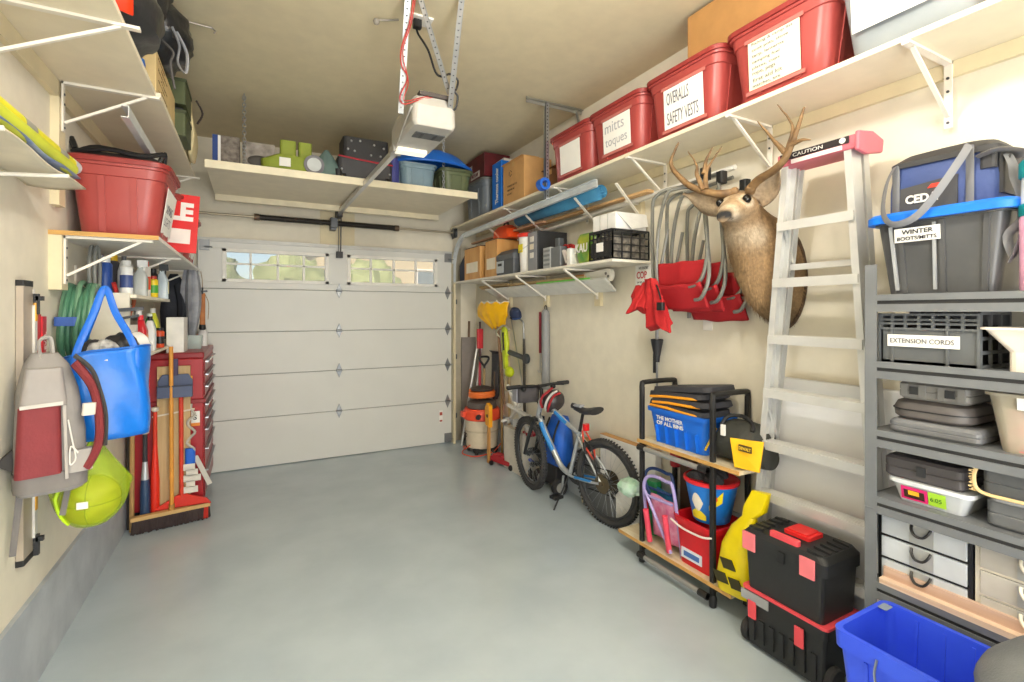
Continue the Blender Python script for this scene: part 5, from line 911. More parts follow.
# ------------------------------------------------------------------ shop vacuum
t = thing('shop_vacuum', 'beige and orange shop vacuum with coiled orange hose in the far corner', 'vacuum', (2.425, 5.36, 0)); b = B(); b.lathe([(.17, .07), (.185, .08), (.2, .38), (.205, .40), (.2, .41)], n=32); obj('tank', b, mat('dccdb3', .45), t)
b = B(); b.lathe([(.2, .262), (.2035, .265), (.2035, .275), (.2, .278)], n=32, cap=False); obj('tank_ring', b, mat('c7b79d', .45), t); b = B(); b.lathe([(.212, .40), (.225, .41), (.22, .50), (.2, .53), (.0, .535)], n=32); b.box(-.26, -.19, -.03, .05, .44, .50, .01); obj('lid', b, mat('ee5030', .45), t)
b = B(); b.cyl((-.12, -.18, .46), (-.15, -.225, .46), .028, n=16); obj('port', b, BLACK, t); b = B(); b.lathe([(.17, .53), (.18, .54), (.17, .60), (.12, .62), (0, .625)], n=28); obj('motor_cover', b, mat('5c5450', .6), t)
b = B()
for a in (0, 90, 180, 270): c = Vector((.16 * math.cos(R(a + 45)), .16 * math.sin(R(a + 45)), 0)); b.box(c.x - .035, c.x + .035, c.y - .035, c.y + .035, .03, .08, .01)
obj('dolly', b, mat('2a2725', .6), t)
for a in (0, 90, 180, 270): c = Vector((.17 * math.cos(R(a + 45)), .17 * math.sin(R(a + 45)), .022)); b = B(); b.lathe([(0, -.012), (.022, -.012), (.022, .012), (0, .012)], c, 12, 'x'); obj('caster', b, BLACK, t)
text('lettering', 'GID', mat('4a3a34', .6), t, (-.207, .06, .2), (0, -1, 0), (0, 0, 1), .10, .05, bold=.03)
hv_ = t; ho = thing('vacuum_hose', 'orange ribbed hose coiled on top of the shop vacuum', 'hose', (2.425, 5.36, .63)); b = B(); pts = []
for i in range(90): a = i / 89 * 2 * PI * 2.4; pts.append((.14 * math.cos(a), .13 * math.sin(a), .028 + .028 * i / 89 * 2.4))
b.tube(pts, [.026 if i % 2 else .022 for i in range(90)], 8); obj('hose', b, mat('f07a35', .6), ho); b = B(); b.lathe([(.05, .1), (.13, .105), (.14, .13), (.08, .15), (0, .152)], n=20); obj('dark_cap', b, mat('4a403c', .7), ho)
t = hv_; b = B(); b.tube(smooth_path([(-.19, -.09, .12), (-.22, -.02, .07), (-.18, .13, .05), (-.05, .2, .03), (-.2, .1, .012), (-.25, -.05, .012), (-.15, -.2, .012), (.05, -.22, .05), (.18, -.16, .12)], 6), .007, 6); obj('power_cord', b, mat('e2593c', .5), t)
# ------------------------------------------------------------------ long tools in the far right corner
def pole(name, label, p0, p1, r, m, cat, n=8):
    p0, p1 = Vector(p0), Vector(p1); t = thing(name, label, cat, p0); b = B(); b.cyl((0, 0, 0), p1 - p0, r, n=n); obj('shaft', b, m, t); return t, p1 - p0
b = B(); b.box(-.1, .1, -.012, 0, 0, 1.34); one('grey_board', b, mat('8d847e', .7), 'tall grey-brown board leaning in the far right corner', 'board', (2.50, 5.955, .0)); 
b = B(); b.cyl((0, 0, 0), (.04, 0, 1.55), .016, n=8); one('wooden_stick', b, mat('77604a', .7), 'dark wooden stick standing behind the grey board in the corner', 'stick', (2.48, 5.975, 0))
pole('metal_pole', 'aluminium pole leaning in the corner, left of the red-handled tool', (2.31, 5.72, .0), (2.53, 5.72, 1.28), .015, ALU, 'pole'); pole('metal_pole', 'second aluminium pole leaning in the corner close to the red-handled tool', (2.39, 5.63, 0), (2.54, 5.63, 1.22), .013, ALU, 'pole')
t, d = pole('red_tool', 'red-handled long tool leaning in the far right corner', (2.475, 5.55, 0), (2.485, 5.55, 1.1), .017, mat('b2213a', .5), 'tool'); b = B(); b.cyl(d, d + Vector((.0, 0, .45)), .02, .012, 8); obj('dark_tip', b, mat('4a2a2e', .6), t); b = B(); b.box(d.x - .04, d.x + .04, -.02, .02, d.z + .12, d.z + .36, .015); obj('red_head', b, mat('c0272f', .5), t)
t, d = pole('garden_fork', 'black D-handled garden spade standing behind the shop vacuum', (2.535, 5.05, 0), (2.535, 5.05, .98), .017, mat('a58a60', .6), 'spade'); t.location = (2.5, 5.56, 0); t.location[1] = 5.46; b = B(); b.tube(smooth_path([d, d + Vector((0, .0, .03)), d + Vector((-.055, 0, .1)), d + Vector((-.05, 0, .14)), d + Vector((.05, 0, .14)), d + Vector((.055, 0, .1)), d + Vector((0, 0, .03))], 4), .014, 8); obj('grip', b, BLACK, t); t.name = 'spade'
b = B(); b.prism([(-.1, .28), (.1, .28), (.1, .08), (0, .0), (-.1, .08)], -.004, .004, 'y'); obj('blade', b, DSTEEL, t)
t = thing('shovel', 'dark grey square-bladed shovel standing blade up in the corner', 'shovel', (2.585, 5.33, 0)); b = B(); b.cyl((0, 0, 0), (0, 0, .95), .017, n=8); obj('handle', b, mat('6e5847', .7), t); b = B(); b.loft([(.62, 0, 0, .03, .08, .01), (.68, 0, 0, .02, .19, .02), (1.17, .01, 0, .015, .20, .01), (1.20, -.02, 0, .04, .2, .01)], 3); obj('blade', b, mat('4b4b52', .5, .3), t)
# hanging yellow snow shovel and others
SHV = thing('snow_shovel', 'yellow snow shovel hung blade up below the lower right shelf', 'shovel', (2.50, 4.96, .62)); b = B(); b.cyl((.02, 0, 0), (0, .12, .88), .017, n=10); obj('handle', b, mat('7a5a40', .6), SHV)
def scoop(u, v): w = .245 - .15 * max(0, .5 - v) ** .8 * 1.6; y = .10 + (u - .5) * 2 * w; return (-.03 - (u - .5) * .6 * w - .10 * math.sin(v * 2.2) + .05 * ((u - .5) * 2) ** 2 + .02, y - .03 * v + .07, .86 + .30 * v + .014 * math.sin(u * 24))
b = B(); b.grid(scoop, 30, 12); bl = obj('blade', b, mat('f2b70d', .4), SHV, solid=.008); b = B(); b.tube([scoop(i / 10, 1) for i in range(11)], .008, 6); obj('wear_edge', b, mat('eceada', .4), bl)
t = thing('string_trimmer', 'lime green string trimmer hung below the yellow shovel', 'trimmer', (2.52, 4.88, .78)); b = B(); b.loft([(.40, 0, .04, .05, .10, .03), (.55, 0, .05, .06, .13, .04), (.72, 0, .07, .05, .08, .03)], 4); b.bar((0, .03, .25), (0, .06, .45), .04, .05); obj('motor_body', b, mat('c3d21e', .45), t); b = B(); b.bar((-.03, .03, .46), (-.03, .05, .66), .01, .03); obj('black_panel', b, BLACK, t); b = B(); b.cyl((0, .03, 0), (0, .03, .3), .013, n=8); obj('shaft', b, mat('bfae8a', .5), t); b = B(); b.ball((-.02, -.09, .23), (.05, .07, .06), 14, 10); b.bar((0, -.02, .26), (0, -.1, .24), .03, .04); obj('guard', b, mat('c3d21e', .45), t); b = B(); b.tube(smooth_path([(-.02, .13, .6), (-.06, .16, .66), (-.05, .0, .74), (-.04, -.12, .7)], 4), .01, 6); obj('loop_handle', b, mat('b4b09a', .5), t)
t = thing('cap', 'dark blue baseball cap hung beside the yellow shovel blade', 'cap', (2.54, 4.72, 1.63)); b = B(); b.rings([((0, 0, 0), (.06, 0, 0), (0, .085, 0)), ((0, 0, .04), (.058, 0, 0), (0, .08, 0)), ((0, 0, .08), (.04, 0, 0), (0, .055, 0)), ((0, 0, .095), (.005, 0, 0), (0, .005, 0))], 18); obj('crown', b, mat('24304e', .8), t); b = B(); b.rings([((-.03, -.07, .0), (.05, 0, 0), (0, .05, -.01)), ((-.03, -.07, .006), (.05, 0, 0), (0, .05, -.01))], 14); obj('peak', b, mat('2c4a86', .7), t); t.rotation_euler = (R(20), R(-15), 0)
t = thing('grinder_hook', 'dark grey tool with round end hung under the cap', 'tool', (2.54, 4.66, 1.20)); b = B(); b.cyl((0, .2, .02), (0, -.16, -.02), .03, .026, 10); obj('body', b, mat('4c5052', .5), t); b = B(); b.lathe([(0, -.02), (.05, -.02), (.055, 0), (.05, .02), (0, .02)], (-.01, -.19, -.02), 16, 'x'); obj('head', b, mat('3b3f41', .5), t); t.name = 'power_tool'
t = thing('bow_saw', 'slim steel bow frame hung on the wall right of the trimmer', 'saw', (2.60, 4.80, .85)); b = B(); b.tube(smooth_path([(0, .17, .75), (0, .08, .76), (0, -.10, .73), (0, -.15, .66), (0, -.16, .3), (0, -.15, 0)], 5), .009, 8); obj('frame', b, mat('8e908e', .4, .6), t); b = B(); b.ball((0, .1, .76), (.025, .05, .03), 12, 8); obj('grip', b, mat('3a2622', .6), t); b = B(); b.bar((0, .14, .74), (0, -.13, .02), .002, .018); obj('blade', b, STEEL, t)
for (x, y, z1, m, lab) in ((2.585, 4.95, 1.45, mat('c9b083', .6), 'pale wooden handle standing behind the green trimmer'), (2.60, 4.62, 1.38, mat('3d372f', .6), 'dark wooden handle standing right of the green trimmer'), (2.565, 5.10, 1.2, mat('b08f5f', .6), 'light brown tool handle standing under the yellow shovel')):
    b = B(); b.cyl((0, 0, 0), (.0, .02, z1), .015, n=8); one('garden_stick', b, m, lab, 'stick', (x, y, 0))
# sawhorse, cartons, clamp
t = thing('sawhorse', 'folded white metal sawhorse with crossed legs behind the vacuum', 'sawhorse', (2.46, 4.50, .45)); 
for (a, c) in (((0, .26, .42), (0, -.2, .0)), ((0, -.18, .40), (0, .24, .02)), ((-.03, .20, .22), (-.03, -.24, .18)), ((.03, .0, .45), (.03, .02, .0))): b = B(); b.bar(a, c, .03, .03); obj('leg', b, mat('e3e1dc', .4), t)
b = B(); b.bar((0, .2, .36), (0, -.1, .40), .02, .02); obj('brace', b, STEEL, t)
carton('cardboard_box', 'white-sided carton standing under the white sawhorse', (2.50, 4.52, 0), .20, .42, .44, mat('d9d2c5', .7), flaps=False, tape=False)
t = thing('spring_clamp', 'yellow plastic clamp hung at the rim of the shop vacuum', 'clamp', (2.31, 4.92, .40)); b = B(); b.prism([(-.05, .0), (.05, .02), (.06, .2), (.02, .26), (-.05, .24)], -.02, .02, 'x'); obj('jaw', b, mat('f2a413', .45), t); b = B(); b.cyl((-.022, 0, .12), (-.019, 0, .12), .02, n=12); obj('pivot', b, BLACK, t); b = B(); b.box(-.012, .012, -.02, .02, -.4, .0); obj('handle', b, mat('c08a4a', .6), t)
# grey tube and red stick on the wall
t = thing('rod_tube', 'long grey tube with rounded top hung on the right wall above the handlebar', 'tube', (2.585, 4.17, .90)); b = B(); b.lathe([(.04, 0), (.042, .01), (.042, .74), (.035, .78), (.01, .80)], n=18); obj('tube', b, mat('8b8c8c', .45), t); b = B(); b.tube([(0, .02 * math.cos(a), .81 + .025 * math.sin(a)) for a in [2 * PI * i / 12 for i in range(12)]], .004, 6, closed=True); obj('hang_loop', b, BLACK, t)
t = thing('long_lighter', 'thin stick with dark red handle hung beside the grey tube', 'stick', (2.60, 4.30, 1.05)); b = B(); b.cyl((0, 0, .2), (0, 0, .62), .014, n=8); obj('handle', b, mat('8a2033', .5), t); b = B(); b.cyl((0, 0, 0), (0, 0, .2), .007, n=8); b.tube([(0, 0, .01), (0, .03, 0), (0, .05, .02)], .005, 6); obj('hook', b, mat('cfcfcd', .4, .5), t); t.name = 'hooked_stick'
# ------------------------------------------------------------------ middle left shelf: red bins and sale sign
T2 = 2.071
t = tub('storage_bin', 'big red storage bin nearest on the middle left shelf with black straps on top', (-.64, 3.53, T2), .34, .40, .42, .49, .40, group='red bins on the middle left shelf', r=.08)
b = B(); b.add([(.179, -.15, .05), (.179, .16, .05), (.216, .17, .30), (.216, -.16, .30)], [(0, 1, 2, 3)]); lb = obj('paper_label', b, PAPER, t, solid=.002)
for i, s in enumerate(('XMAS', 'LIGHTS')): text('handwriting', s, mat('77777d', .7), lb, (.198 - .012 * i, -.11, .17 - .07 * i), (0, 1, 0), (.15, 0, 1), .2, .05)
for y, lab in ((4.26, 'red storage bin behind the sale sign on the middle left shelf'), (4.95, 'farthest red storage bin on the middle left shelf beside the garage door')):
    q = tub('storage_bin', lab, (-.64, y, T2), .34, .46, .41, .56, .38, group='red bins on the middle left shelf', r=.08); b = B(); b.add([(.178, -.15, .05), (.178, .15, .05), (.21, .15, .28), (.21, -.15, .28)], [(0, 1, 2, 3)]); obj('paper_label', b, PAPER, q, solid=.002)
t = thing('strap_bundle', 'black ski straps and bag lying on the lid of the nearest red bin', 'straps', (-.66, 3.5, T2 + .432)); b = B(); b.loft([(0, 0, 0, .36, .12, .03), (.02, 0, 0, .40, .16, .05), (.05, 0, 0, .34, .10, .04)], 4).jitter(.008, 9); obj('bag', b, mat('232325', .7), t)
for (p, r) in (([(-.2, -.07, .03), (-.05, -.09, .06), (.1, -.07, .05), (.2, -.04, .08)], .014), ([(-.21, .02, .05), (-.1, .0, .09), (.1, .02, .06)], .012), ([(.17, .0, .03), (.2, .02, .1), (.19, .06, .03)], .012), ([(-.2, .06, .03), (-.22, .0, .12), (-.19, -.05, .05)], .016)): b = B(); b.tube(smooth_path(p, 4), r, 6); obj('strap', b, BLACK, t)
t = thing('sale_sign', 'red and white SALE sign leaning on the bins of the middle left shelf', 'sign', (-.365, 3.985, T2)); b = B(); b.box(-.40, .02, -.004, .004, 0, .40); obj('board', b, mat('dd1f22', .4), t); text('lettering', 'SALE', mat('f3e9e4', .5), t, (-.34, -.005, .215), (1, 0, 0), (0, 0, 1), .33, .13, bold=.05); b = B(); b.box(-.36, -.02, -.006, -.004, .06, .16); obj('blank_panel', b, mat('eee3dc', .5), t); t.rotation_euler = (R(-4), R(3), 0)
# ------------------------------------------------------------------ upper left shelf
T3 = 2.852
t = thing('plastic_sled', 'bright orange-red plastic sled standing at the near end of the upper left shelf', 'sled', (-.545, 2.33, T3)); b = B(); b.grid(lambda u, v: (-.14 + .26 * u, .06 + .05 * (2 * u - 1) ** 2 - .03 * v, .002 + .55 * v), 12, 6); obj('hull', b, mat('ef3a16', .4), t, solid=.012)
b = B(); b.box(-.16, .14, -.02, .02, 0, .5, .01); one('grey_case', b, mat('8e8d8b', .5), 'grey flat case standing behind the orange sled', 'case', (-.58, 2.19, T3))
BAG = mat('2b2b2c', .32, bump=.35, bscale=14)
def sack(name, label, loc, r, m, seed, cat='bag', cord=True):
    t = thing(name, label, cat, loc); b = B(); b.ball((0, 0, r[2]), r, 32, 22, .14, 3); o = Vector((seed, 0, 0))
    v2 = []
    for p in b.v: p = Vector(p); a = math.atan2(p.z - r[2], p.x); k = 1 + .03 * math.sin(a * 11 + seed) + .03 * mnoise.noise(p * 22 + o); v2.append((p.x * k, p.y * (1 + .02 * math.sin(a * 7)), max(.001, r[2] + (p.z - r[2]) * k)))
    b.v = v2; obj('sack', b, m, t)
    if cord: b = B(); b.tube(smooth_path([(r[0] * .7, r[1] * .72, r[2] * 1.1), (r[0] * 1.08, r[1] * .7, r[2] * .7), (r[0] * 1.0, r[1] * .78, .06), (r[0] * 1.1, r[1] * .8, -.06)], 5), .006, 6); obj('cord', b, mat('4a4644', .6), t)
    return t
sack('stuff_sack', 'black wrinkled sack nearest on the upper left shelf beside the orange sled', (-.535, 2.74, T3), (.17, .29, .16), BAG, 1)
sack('stuff_sack', 'big black duffel sack at the ceiling, stacked on the nearest black sack', (-.53, 2.92, T3 + .27), (.17, .38, .18), mat('242426', .45, bump=.4, bscale=18), 2, cord=False)
sack('stuff_sack', 'black crumpled sack farther along the upper left shelf above the cardboard', (-.49, 3.50, T3 + .24), (.17, .26, .19), mat('1f2023', .3, bump=.4, bscale=18), 3, cord=False)
SK = [o for o in bpy.data.objects if o.name.startswith('stuff_sack')][1]; b = B(); b.tube(smooth_path([(0, 0, 0), (.03, .02, -.08), (.02, .05, -.16), (.05, .1, -.19), (.06, .06, -.1), (.02, .0, -.02)], 5), .012, 6, flat=.4); ws = obj('webbing_strap', b, mat('9a9a9d', .6), SK); ws.location = (.15, .22, .06)
b = B(); b.loft([(0, 0, 0, .2, .18, .05), (.10, 0, 0, .22, .2, .07), (.15, 0, 0, .12, .12, .05)], 4).jitter(.015, 12); one('blue_bag', b, mat('1f59c7', .5, h2='3f86e0', scale=18), 'small bright blue bag peeking out under the black sack', 'bag', (-.60, 3.10, T3))
t = thing('flat_carton', 'flattened cardboard with small print standing along the upper left shelf edge', 'carton', (-.46, 3.22, T3)); b = B(); b.box(-.10, 0, 0, .72, 0, .235); obj('carton', b, mat('d8bd86', .7), t, bev=.004)
for i in range(7): text('print', ('PACKING', 'THIS SIDE UP', 'Kitchen', 'Fragile', 'Garage', 'Camping', 'Tools')[i], mat('8a6f4c', .7), t, (.0008, .06 + .09 * (i % 2), .20 - .03 * i), (0, 1, 0), (0, 0, 1), .22, .014)
for z, lab in ((T3, 'olive green metal box, lower of two on the upper left shelf'), (T3 + .21, 'olive green metal box, upper of two on the upper left shelf')):
    t = thing('ammo_box', lab, 'box', (-.53, 4.10, z), 0, 'olive green boxes on the upper left shelf'); b = B(); b.box(-.13, .13, -.17, .17, 0, .15, .012); obj('body', b, mat('4d5636', .5), t); b = B(); b.box(-.135, .135, -.175, .175, .15, .17, .01); obj('lid', b, mat('3f472d', .5), t); b = B(); b.tube(smooth_path([(0, -.08, .17), (0, -.06, .195), (0, .06, .195), (0, .08, .17)], 4), .006, 6); obj('handle', b, DSTEEL, t)
b = B(); b.box(-.08, .08, -.1, .1, 0, .035, .01); one('dark_pouch', b, mat('2c2c30', .7), 'dark pouch squeezed between the two olive boxes', 'pouch', (-.5, 4.10, T3 + .172))
t = thing('folding_stool', 'beige canvas folding stool standing past the olive boxes on the upper left shelf', 'stool', (-.50, 4.52, T3)); b = B(); b.grid(lambda u, v: (.08 + .02 * math.sin(v * 5), -.16 + .3 * u, .01 + .48 * v - .03 * math.sin(u * 3.1)), 10, 10); obj('canvas', b, mat('d9c99c', .85), t, solid=.02)
for s in (-.17, .15): b = B(); b.bar((.05, s, 0), (.0, s, .52), .022, .022); obj('leg', b, mat('c6b58c', .6), t)
b = B(); b.tube(smooth_path([(.1, .1, .5), (.14, .15, .42), (.1, .18, .34)], 4), .008, 6); obj('strap', b, mat('3b2f2a', .7), t)
b = B(); b.cyl((0, 0, 0), (.23, .01, -.005), .006, n=8); b.tube([(.23, .01, -.005), (.25, .01, -.02), (.24, .01, -.035)], .005, 6); one('ceiling_rod', b, mat('9a9288', .4, .6), 'short metal hook rod fixed to the ceiling near the black sacks', 'hook', (-.46, 3.64, 3.482))
# ------------------------------------------------------------------ rolls and sheets on the near left wall rack
t = thing('wall_rack', 'small rack of white rods on the near left wall under the rolls', 'rack', (-.88, 2.40, 2.185))
for y in (-.45, .12): b = B(); b.cyl((0, y, 0), (.24, y, .02), .008, n=8); obj('rod', b, BRK, t); b = B(); b.box(0, .01, y - .02, y + .02, -.05, .05); obj('wall_plate', b, BRK, t)
t = thing('gift_roll', 'long yellow and grey paper roll lying on the near left wall rack', 'roll', (-.72, 1.76, 2.325)); b = B(); b.cyl((0, 0, 0), (0, 1.13, 0), .03, n=18); obj('roll', b, mat('e3dc2c', .45), t)
for y in (.12, .52, .86): b = B(); b.cyl((0, y, 0), (0, y + .1, 0), .0308, n=18); obj('grey_band', b, mat('9b9c98', .45), t)
b = B(); b.cyl((0, 1.06, 0), (0, 1.135, 0), .0312, n=18); obj('end_band', b, mat('c9cdd6', .4), t)
t = thing('gift_roll', 'second yellow-green roll lying lower on the near left wall rack', 'roll', (-.685, 1.76, 2.275)); b = B(); b.cyl((0, 0, 0), (0, .95, 0), .028, n=18); obj('roll', b, mat('c9d13a', .45), t)
for x, z, w, l, m, lab in ((-.745, 2.25, .16, 1.15, mat('5873a8', .45, h2='8d9bb4', scale=6), 'blue-grey plastic sheet lying under the yellow rolls'), (-.77, 2.225, .20, 1.25, mat('d9cfb8', .7), 'cream paper sheet lowest on the near left wall rack'), (-.81, 2.27, .10, .95, mat('c9c6c4', .5, h2='77737c', scale=10), 'grey patterned roll end of paper near the wall')):
    b = B(); b.grid(lambda u, v: (x + w * (u - .5), 1.62 + l * v, z + .006 * math.sin(u * 5 + v * 9) + .004 * math.sin(v * 17)), 10, 24); one('paper_sheet', b, m, lab, 'sheet', solid=.006)
# ------------------------------------------------------------------ left wall: levels, pack, bag, ball, hose
t = thing('spirit_level', 'long grey spirit level hung upright on the left wall', 'level', (-.865, 2.83, .60)); b = B(); b.box(-.012, .012, -.05, .05, .02, 1.18); obj('beam', b, mat('b7ab9c', .4, .3), t); b = B(); b.box(.012, .02, .045, .075, .08, 1.10); b.box(-.012, .014, .05, .07, .03, 1.17); obj('white_rail', b, mat('dcd9d2', .4), t)
for z in (0, 1.18): b = B(); b.box(-.014, .014, -.052, .052, z, z + .025, .004); obj('end_cap', b, BLACK, t)
for z in (.2, .58, 1.03): b = B(); b.box(.014, .024, .045, .072, z, z + .08, .005); obj('vial', b, mat('e0a022', .3), t)
for z in (.06, 1.12): b = B(); b.box(.012, .03, .05, .07, z - .06, z + .03); b.box(.02, .045, .05, .07, z, z + .02); obj('wall_hook', b, DKGREY, t)
t = thing('spirit_level', 'shorter red spirit level hung beside the grey one on the left wall', 'level', (-.86, 2.95, 1.02)); b = B(); b.box(-.014, .014, -.045, .0, 0, .64); b.box(-.02, .02, .0, .045, 0, .63); obj('beam', b, mat('c0212e', .4), t); text('lettering', 'LEVEL', mat('ecd9d6', .5), t, (.021, .035, .46), (0, 0, 1), (0, -1, 0), .1, .02)
t = thing('backpack', 'grey and burgundy backpack hung on the left wall in front of the levels', 'backpack', (-.745, 2.70, .93), R(20)); t.scale = (.74, .8, 1); GP = mat('8b8784', .75, bump=.15); BU = mat('7e2c31', .7, bump=.2)
b = B(); b.loft([(0, 0, 0, .27, .17, .05), (.04, 0, 0, .30, .20, .06), (.25, 0, 0, .29, .20, .07), (.42, -.01, .01, .25, .18, .06), (.52, -.015, .02, .19, .13, .05), (.57, -.02, .03, .11, .08, .03)], 5).jitter(.006, 9); obj('body', b, GP, t)
b = B(); b.loft([(.085, -.055, -.09, .19, .075, .03), (.36, -.05, -.085, .17, .065, .03)], 4); obj('front_panel', b, BU, t); b = B(); b.loft([(.36, -.035, -.085, .19, .07, .03), (.375, -.035, -.085, .19, .075, .03), (.51, -.03, -.055, .15, .05, .03)], 4); obj('flap', b, mat('9a9592', .7), t)
b = B(); b.bar((.055, -.128, .06), (.045, -.122, .36), .014, .008, (0, 1, 0)); obj('piping', b, mat('a9a39d', .6), t); b = B(); b.bar((-.13, -.127, .365), (.04, -.125, .37), .008, .014); obj('piping', b, mat('c4bfb8', .6), t)
b = B(); b.loft([(.02, 0, -.01, .305, .205, .06), (.09, 0, -.01, .31, .21, .06)], 5); obj('grey_base', b, mat('77726f', .7), t)
b = B(); b.tube(smooth_path([(.09, -.09, .53), (.165, -.10, .43), (.195, -.11, .30), (.19, -.12, .18), (.14, -.11, .09)], 5), .036, 8, flat=.6); st = obj('shoulder_strap', b, BU, t); b = B(); b.tube(smooth_path([(.09, -.09, .56), (.16, -.10, .50), (.195, -.105, .42), (.225, -.11, .30), (.22, -.12, .17)], 5), .012, 6); obj('strap_edge', b, mat('3b3836', .7), st)
b = B(); b.loft([(.08, .11, -.10, .12, .06, .03), (.17, .11, -.10, .12, .06, .03)], 4); obj('side_pocket', b, mat('a09b97', .7), t); b = B(); b.loft([(.31, .145, -.13, .06, .03, .01), (.36, .15, -.13, .06, .03, .01)], 3); obj('strap_buckle', b, mat('d3ccc0', .6), t)
b = B(); b.tube(smooth_path([(-.04, -.01, .55), (-.045, .0, .62), (.0, .02, .63), (.01, .02, .56)], 4), .016, 6, flat=.5); obj('top_handle', b, mat('a5a09c', .6), t)
for x, l in ((-.12, .24), (.08, .12)): b = B(); b.bar((x, .02, .01), (x - .03, .01, -l), .028, .004, (0, 1, 0)); obj('hanging_strap', b, mat('6d6967', .7), t)
b = B(); b.tube(smooth_path([(.06, -.13, .30), (.075, -.14, .22), (.09, -.14, .14), (.065, -.15, .12), (.07, -.14, .19), (.1, -.14, .16)], 5), .004, 6); obj('cord', b, mat('dad7d2', .6), t)
b = B(); b.prism([(-.15, .10), (-.22, .14), (-.15, .19)], -.02, .02, 'y'); obj('side_wing', b, mat('33302e', .7), t)
# big blue shopping bag
t = thing('shopping_bag', 'big bright blue shopping bag full of bits hanging on the left wall', 'bag', (-.615, 2.98, 1.085), R(10)); BB = mat('1272d6', .3, bump=.2, bscale=12)
def bagw(u, v):
    a = u * 2 * PI; sx, sy = .160 + .0 * v, .12 + .02 * v; c, s_ = math.cos(a), math.sin(a); p = 3.2
    x = sx * math.copysign(abs(c) ** (2 / p), c); y = sy * math.copysign(abs(s_) ** (2 / p), s_); return (x + .004 * math.sin(9 * v + 3 * a), y + .010 * math.sin(5 * a + 4 * v), .0 + .40 * v + .03 * math.cos(a + .6) * v)
b = B(); b.grid(bagw, 48, 16); n = len(b.v); b.add([(0, 0, .004)] + [bagw(i / 24, 0) for i in range(24)], [(0, 1 + i, 1 + (i + 1) % 24) for i in range(24)]); obj('body', b, BB, t, solid=.004)
for s in (-1, 1): b = B(); b.tube(smooth_path([(-.11, s * .12, .26), (-.105, s * .13, .40), (-.05, s * .05, .58), (-.02, s * .015, .685), (.0, s * .015, .685), (.03, s * .05, .58), (.10, s * .13, .42), (.105, s * .12, .28)], 6), .0028, 8, flat=5); obj('handle', b, mat('1468d2', .4), t)
b = B(); b.tube([bagw(i / 40, .985) for i in range(40)], .005, 6, closed=True); obj('hem', b, mat('0e5cb8', .4), t)
for k, (x, y, m, cat, lab, sh) in enumerate(((-.06, -.03, mat('26262a', .6), 'sports gear', 'black padded item sticking out of the blue shopping bag, left', 0), (.05, -.02, mat('1c1c1f', .4), 'sports gear', 'black rounded item sticking out of the blue shopping bag, right', 1), (.0, .02, mat('2aa23c', .5), 'ball', 'green ball in the blue shopping bag', 2), (.1, .03, mat('d8d8d6', .5), 'sports gear', 'white strapped item at the right of the blue shopping bag', 3), (-.02, -.07, mat('c9c9c7', .5, h2='55555a', scale=20), 'sports gear', 'grey-white striped item at the front of the blue shopping bag', 4))):
    b = B(); b.ball((0, 0, 0), (.075, .06, .07) if sh != 2 else .05, 16, 10, .25 if sh != 2 else 0, 5); o = one('padded_item' if sh != 2 else 'green_ball', b, m, lab, cat); M = Matrix.Rotation(R(14), 3, 'Z') @ Vector((x, y, .40 + (.03 if sh in (1, 3) else 0))); o.location = Vector((-.615, 2.98, 1.07)) + M
# lime net with ball
t = thing('net_bag', 'lime green drawstring net bag hanging under the blue bag on the left wall', 'net bag', (-.67, 2.96, .665)); 
def net(u, v):
    a = u * 2 * PI; r = .148 * math.sin(PI * min(1, v / .5) * .5) ** .42 if v < .45 else .145 * max(.06, (1 - (v - .45) / .55)) ** 1.15
    r *= 1 + .05 * math.sin(a * 6) * (v > .4) + .02 * math.sin(a * 13 + v * 9); return (r * math.cos(a) + .03 * max(0, v - .5), r * math.sin(a), .44 * v)
NET = mat('c4e21a', .5, alpha=.34, bump=.3, bscale=180); b = B(); b.grid(net, 48, 26); obj('net', b, NET, t, solid=.003); b = B(); b.tube([(.03 * math.sin(i), .02 + .0 * i, .44 + .012 * i) for i in range(8)], .008, 6); b.tube([net(.62, v / 20) for v in range(2, 21)], .008, 6); obj('drawstring', b, mat('c9f01a', .5), t)
b = B(); b.box(-.02, .02, -.148, -.144, .13, .16); obj('tag', b, PAPER, t)
b = B(); b.ball((0, 0, 0), .112, 28, 18); o = one('basketball', b, mat('c9a53a', .6, bump=.1), 'tan ball inside the lime green net bag', 'ball', (-.67, 2.96, .79))
for e in ((0, 0, 0), (R(90), 0, 0), (0, R(90), 0)):
    b = B(); M = rotm(*e); b.tube([M @ Vector((.1125 * math.cos(a), .1125 * math.sin(a), 0)) for a in [2 * PI * i / 40 for i in range(40)]], .002, 5, closed=True); obj('seam', b, mat('4a3320', .7), o)
# hose, cable loop, hook
t = thing('garden_hose', 'green garden hose coiled on the left wall behind the blue bag', 'hose', (-.80, 3.42, 1.60))
for k in range(7): b = B(); q = random.Random(k); rx, rz = .185 + .02 * (k % 3), .215 + .015 * (k % 2); b.tube([(.05 - .018 * k + .006 * math.sin(3 * a), rx * math.cos(a), rz * math.sin(a) - .012 * (k % 3)) for a in [2 * PI * i / 36 for i in range(36)]], .0125, 8, closed=True); obj('coil', b, mat('4f8468', .45, var=.1) if k % 3 else mat('6f9a7c', .45), t)
b = B(); b.box(-.07, .02, -.235, -.17, -.0, .045, .012); obj('tape_band', b, mat('3a5fae', .5), t); b = B(); b.cyl((.07, -.15, -.20), (.07, -.13, -.11), .02, n=12); obj('brass_fitting', b, mat('b58a4a', .4, .5), t)
t = thing('cable_loop', 'grey cable loop hung from the shelf bracket above the green hose', 'cable', (-.78, 3.45, 1.90))
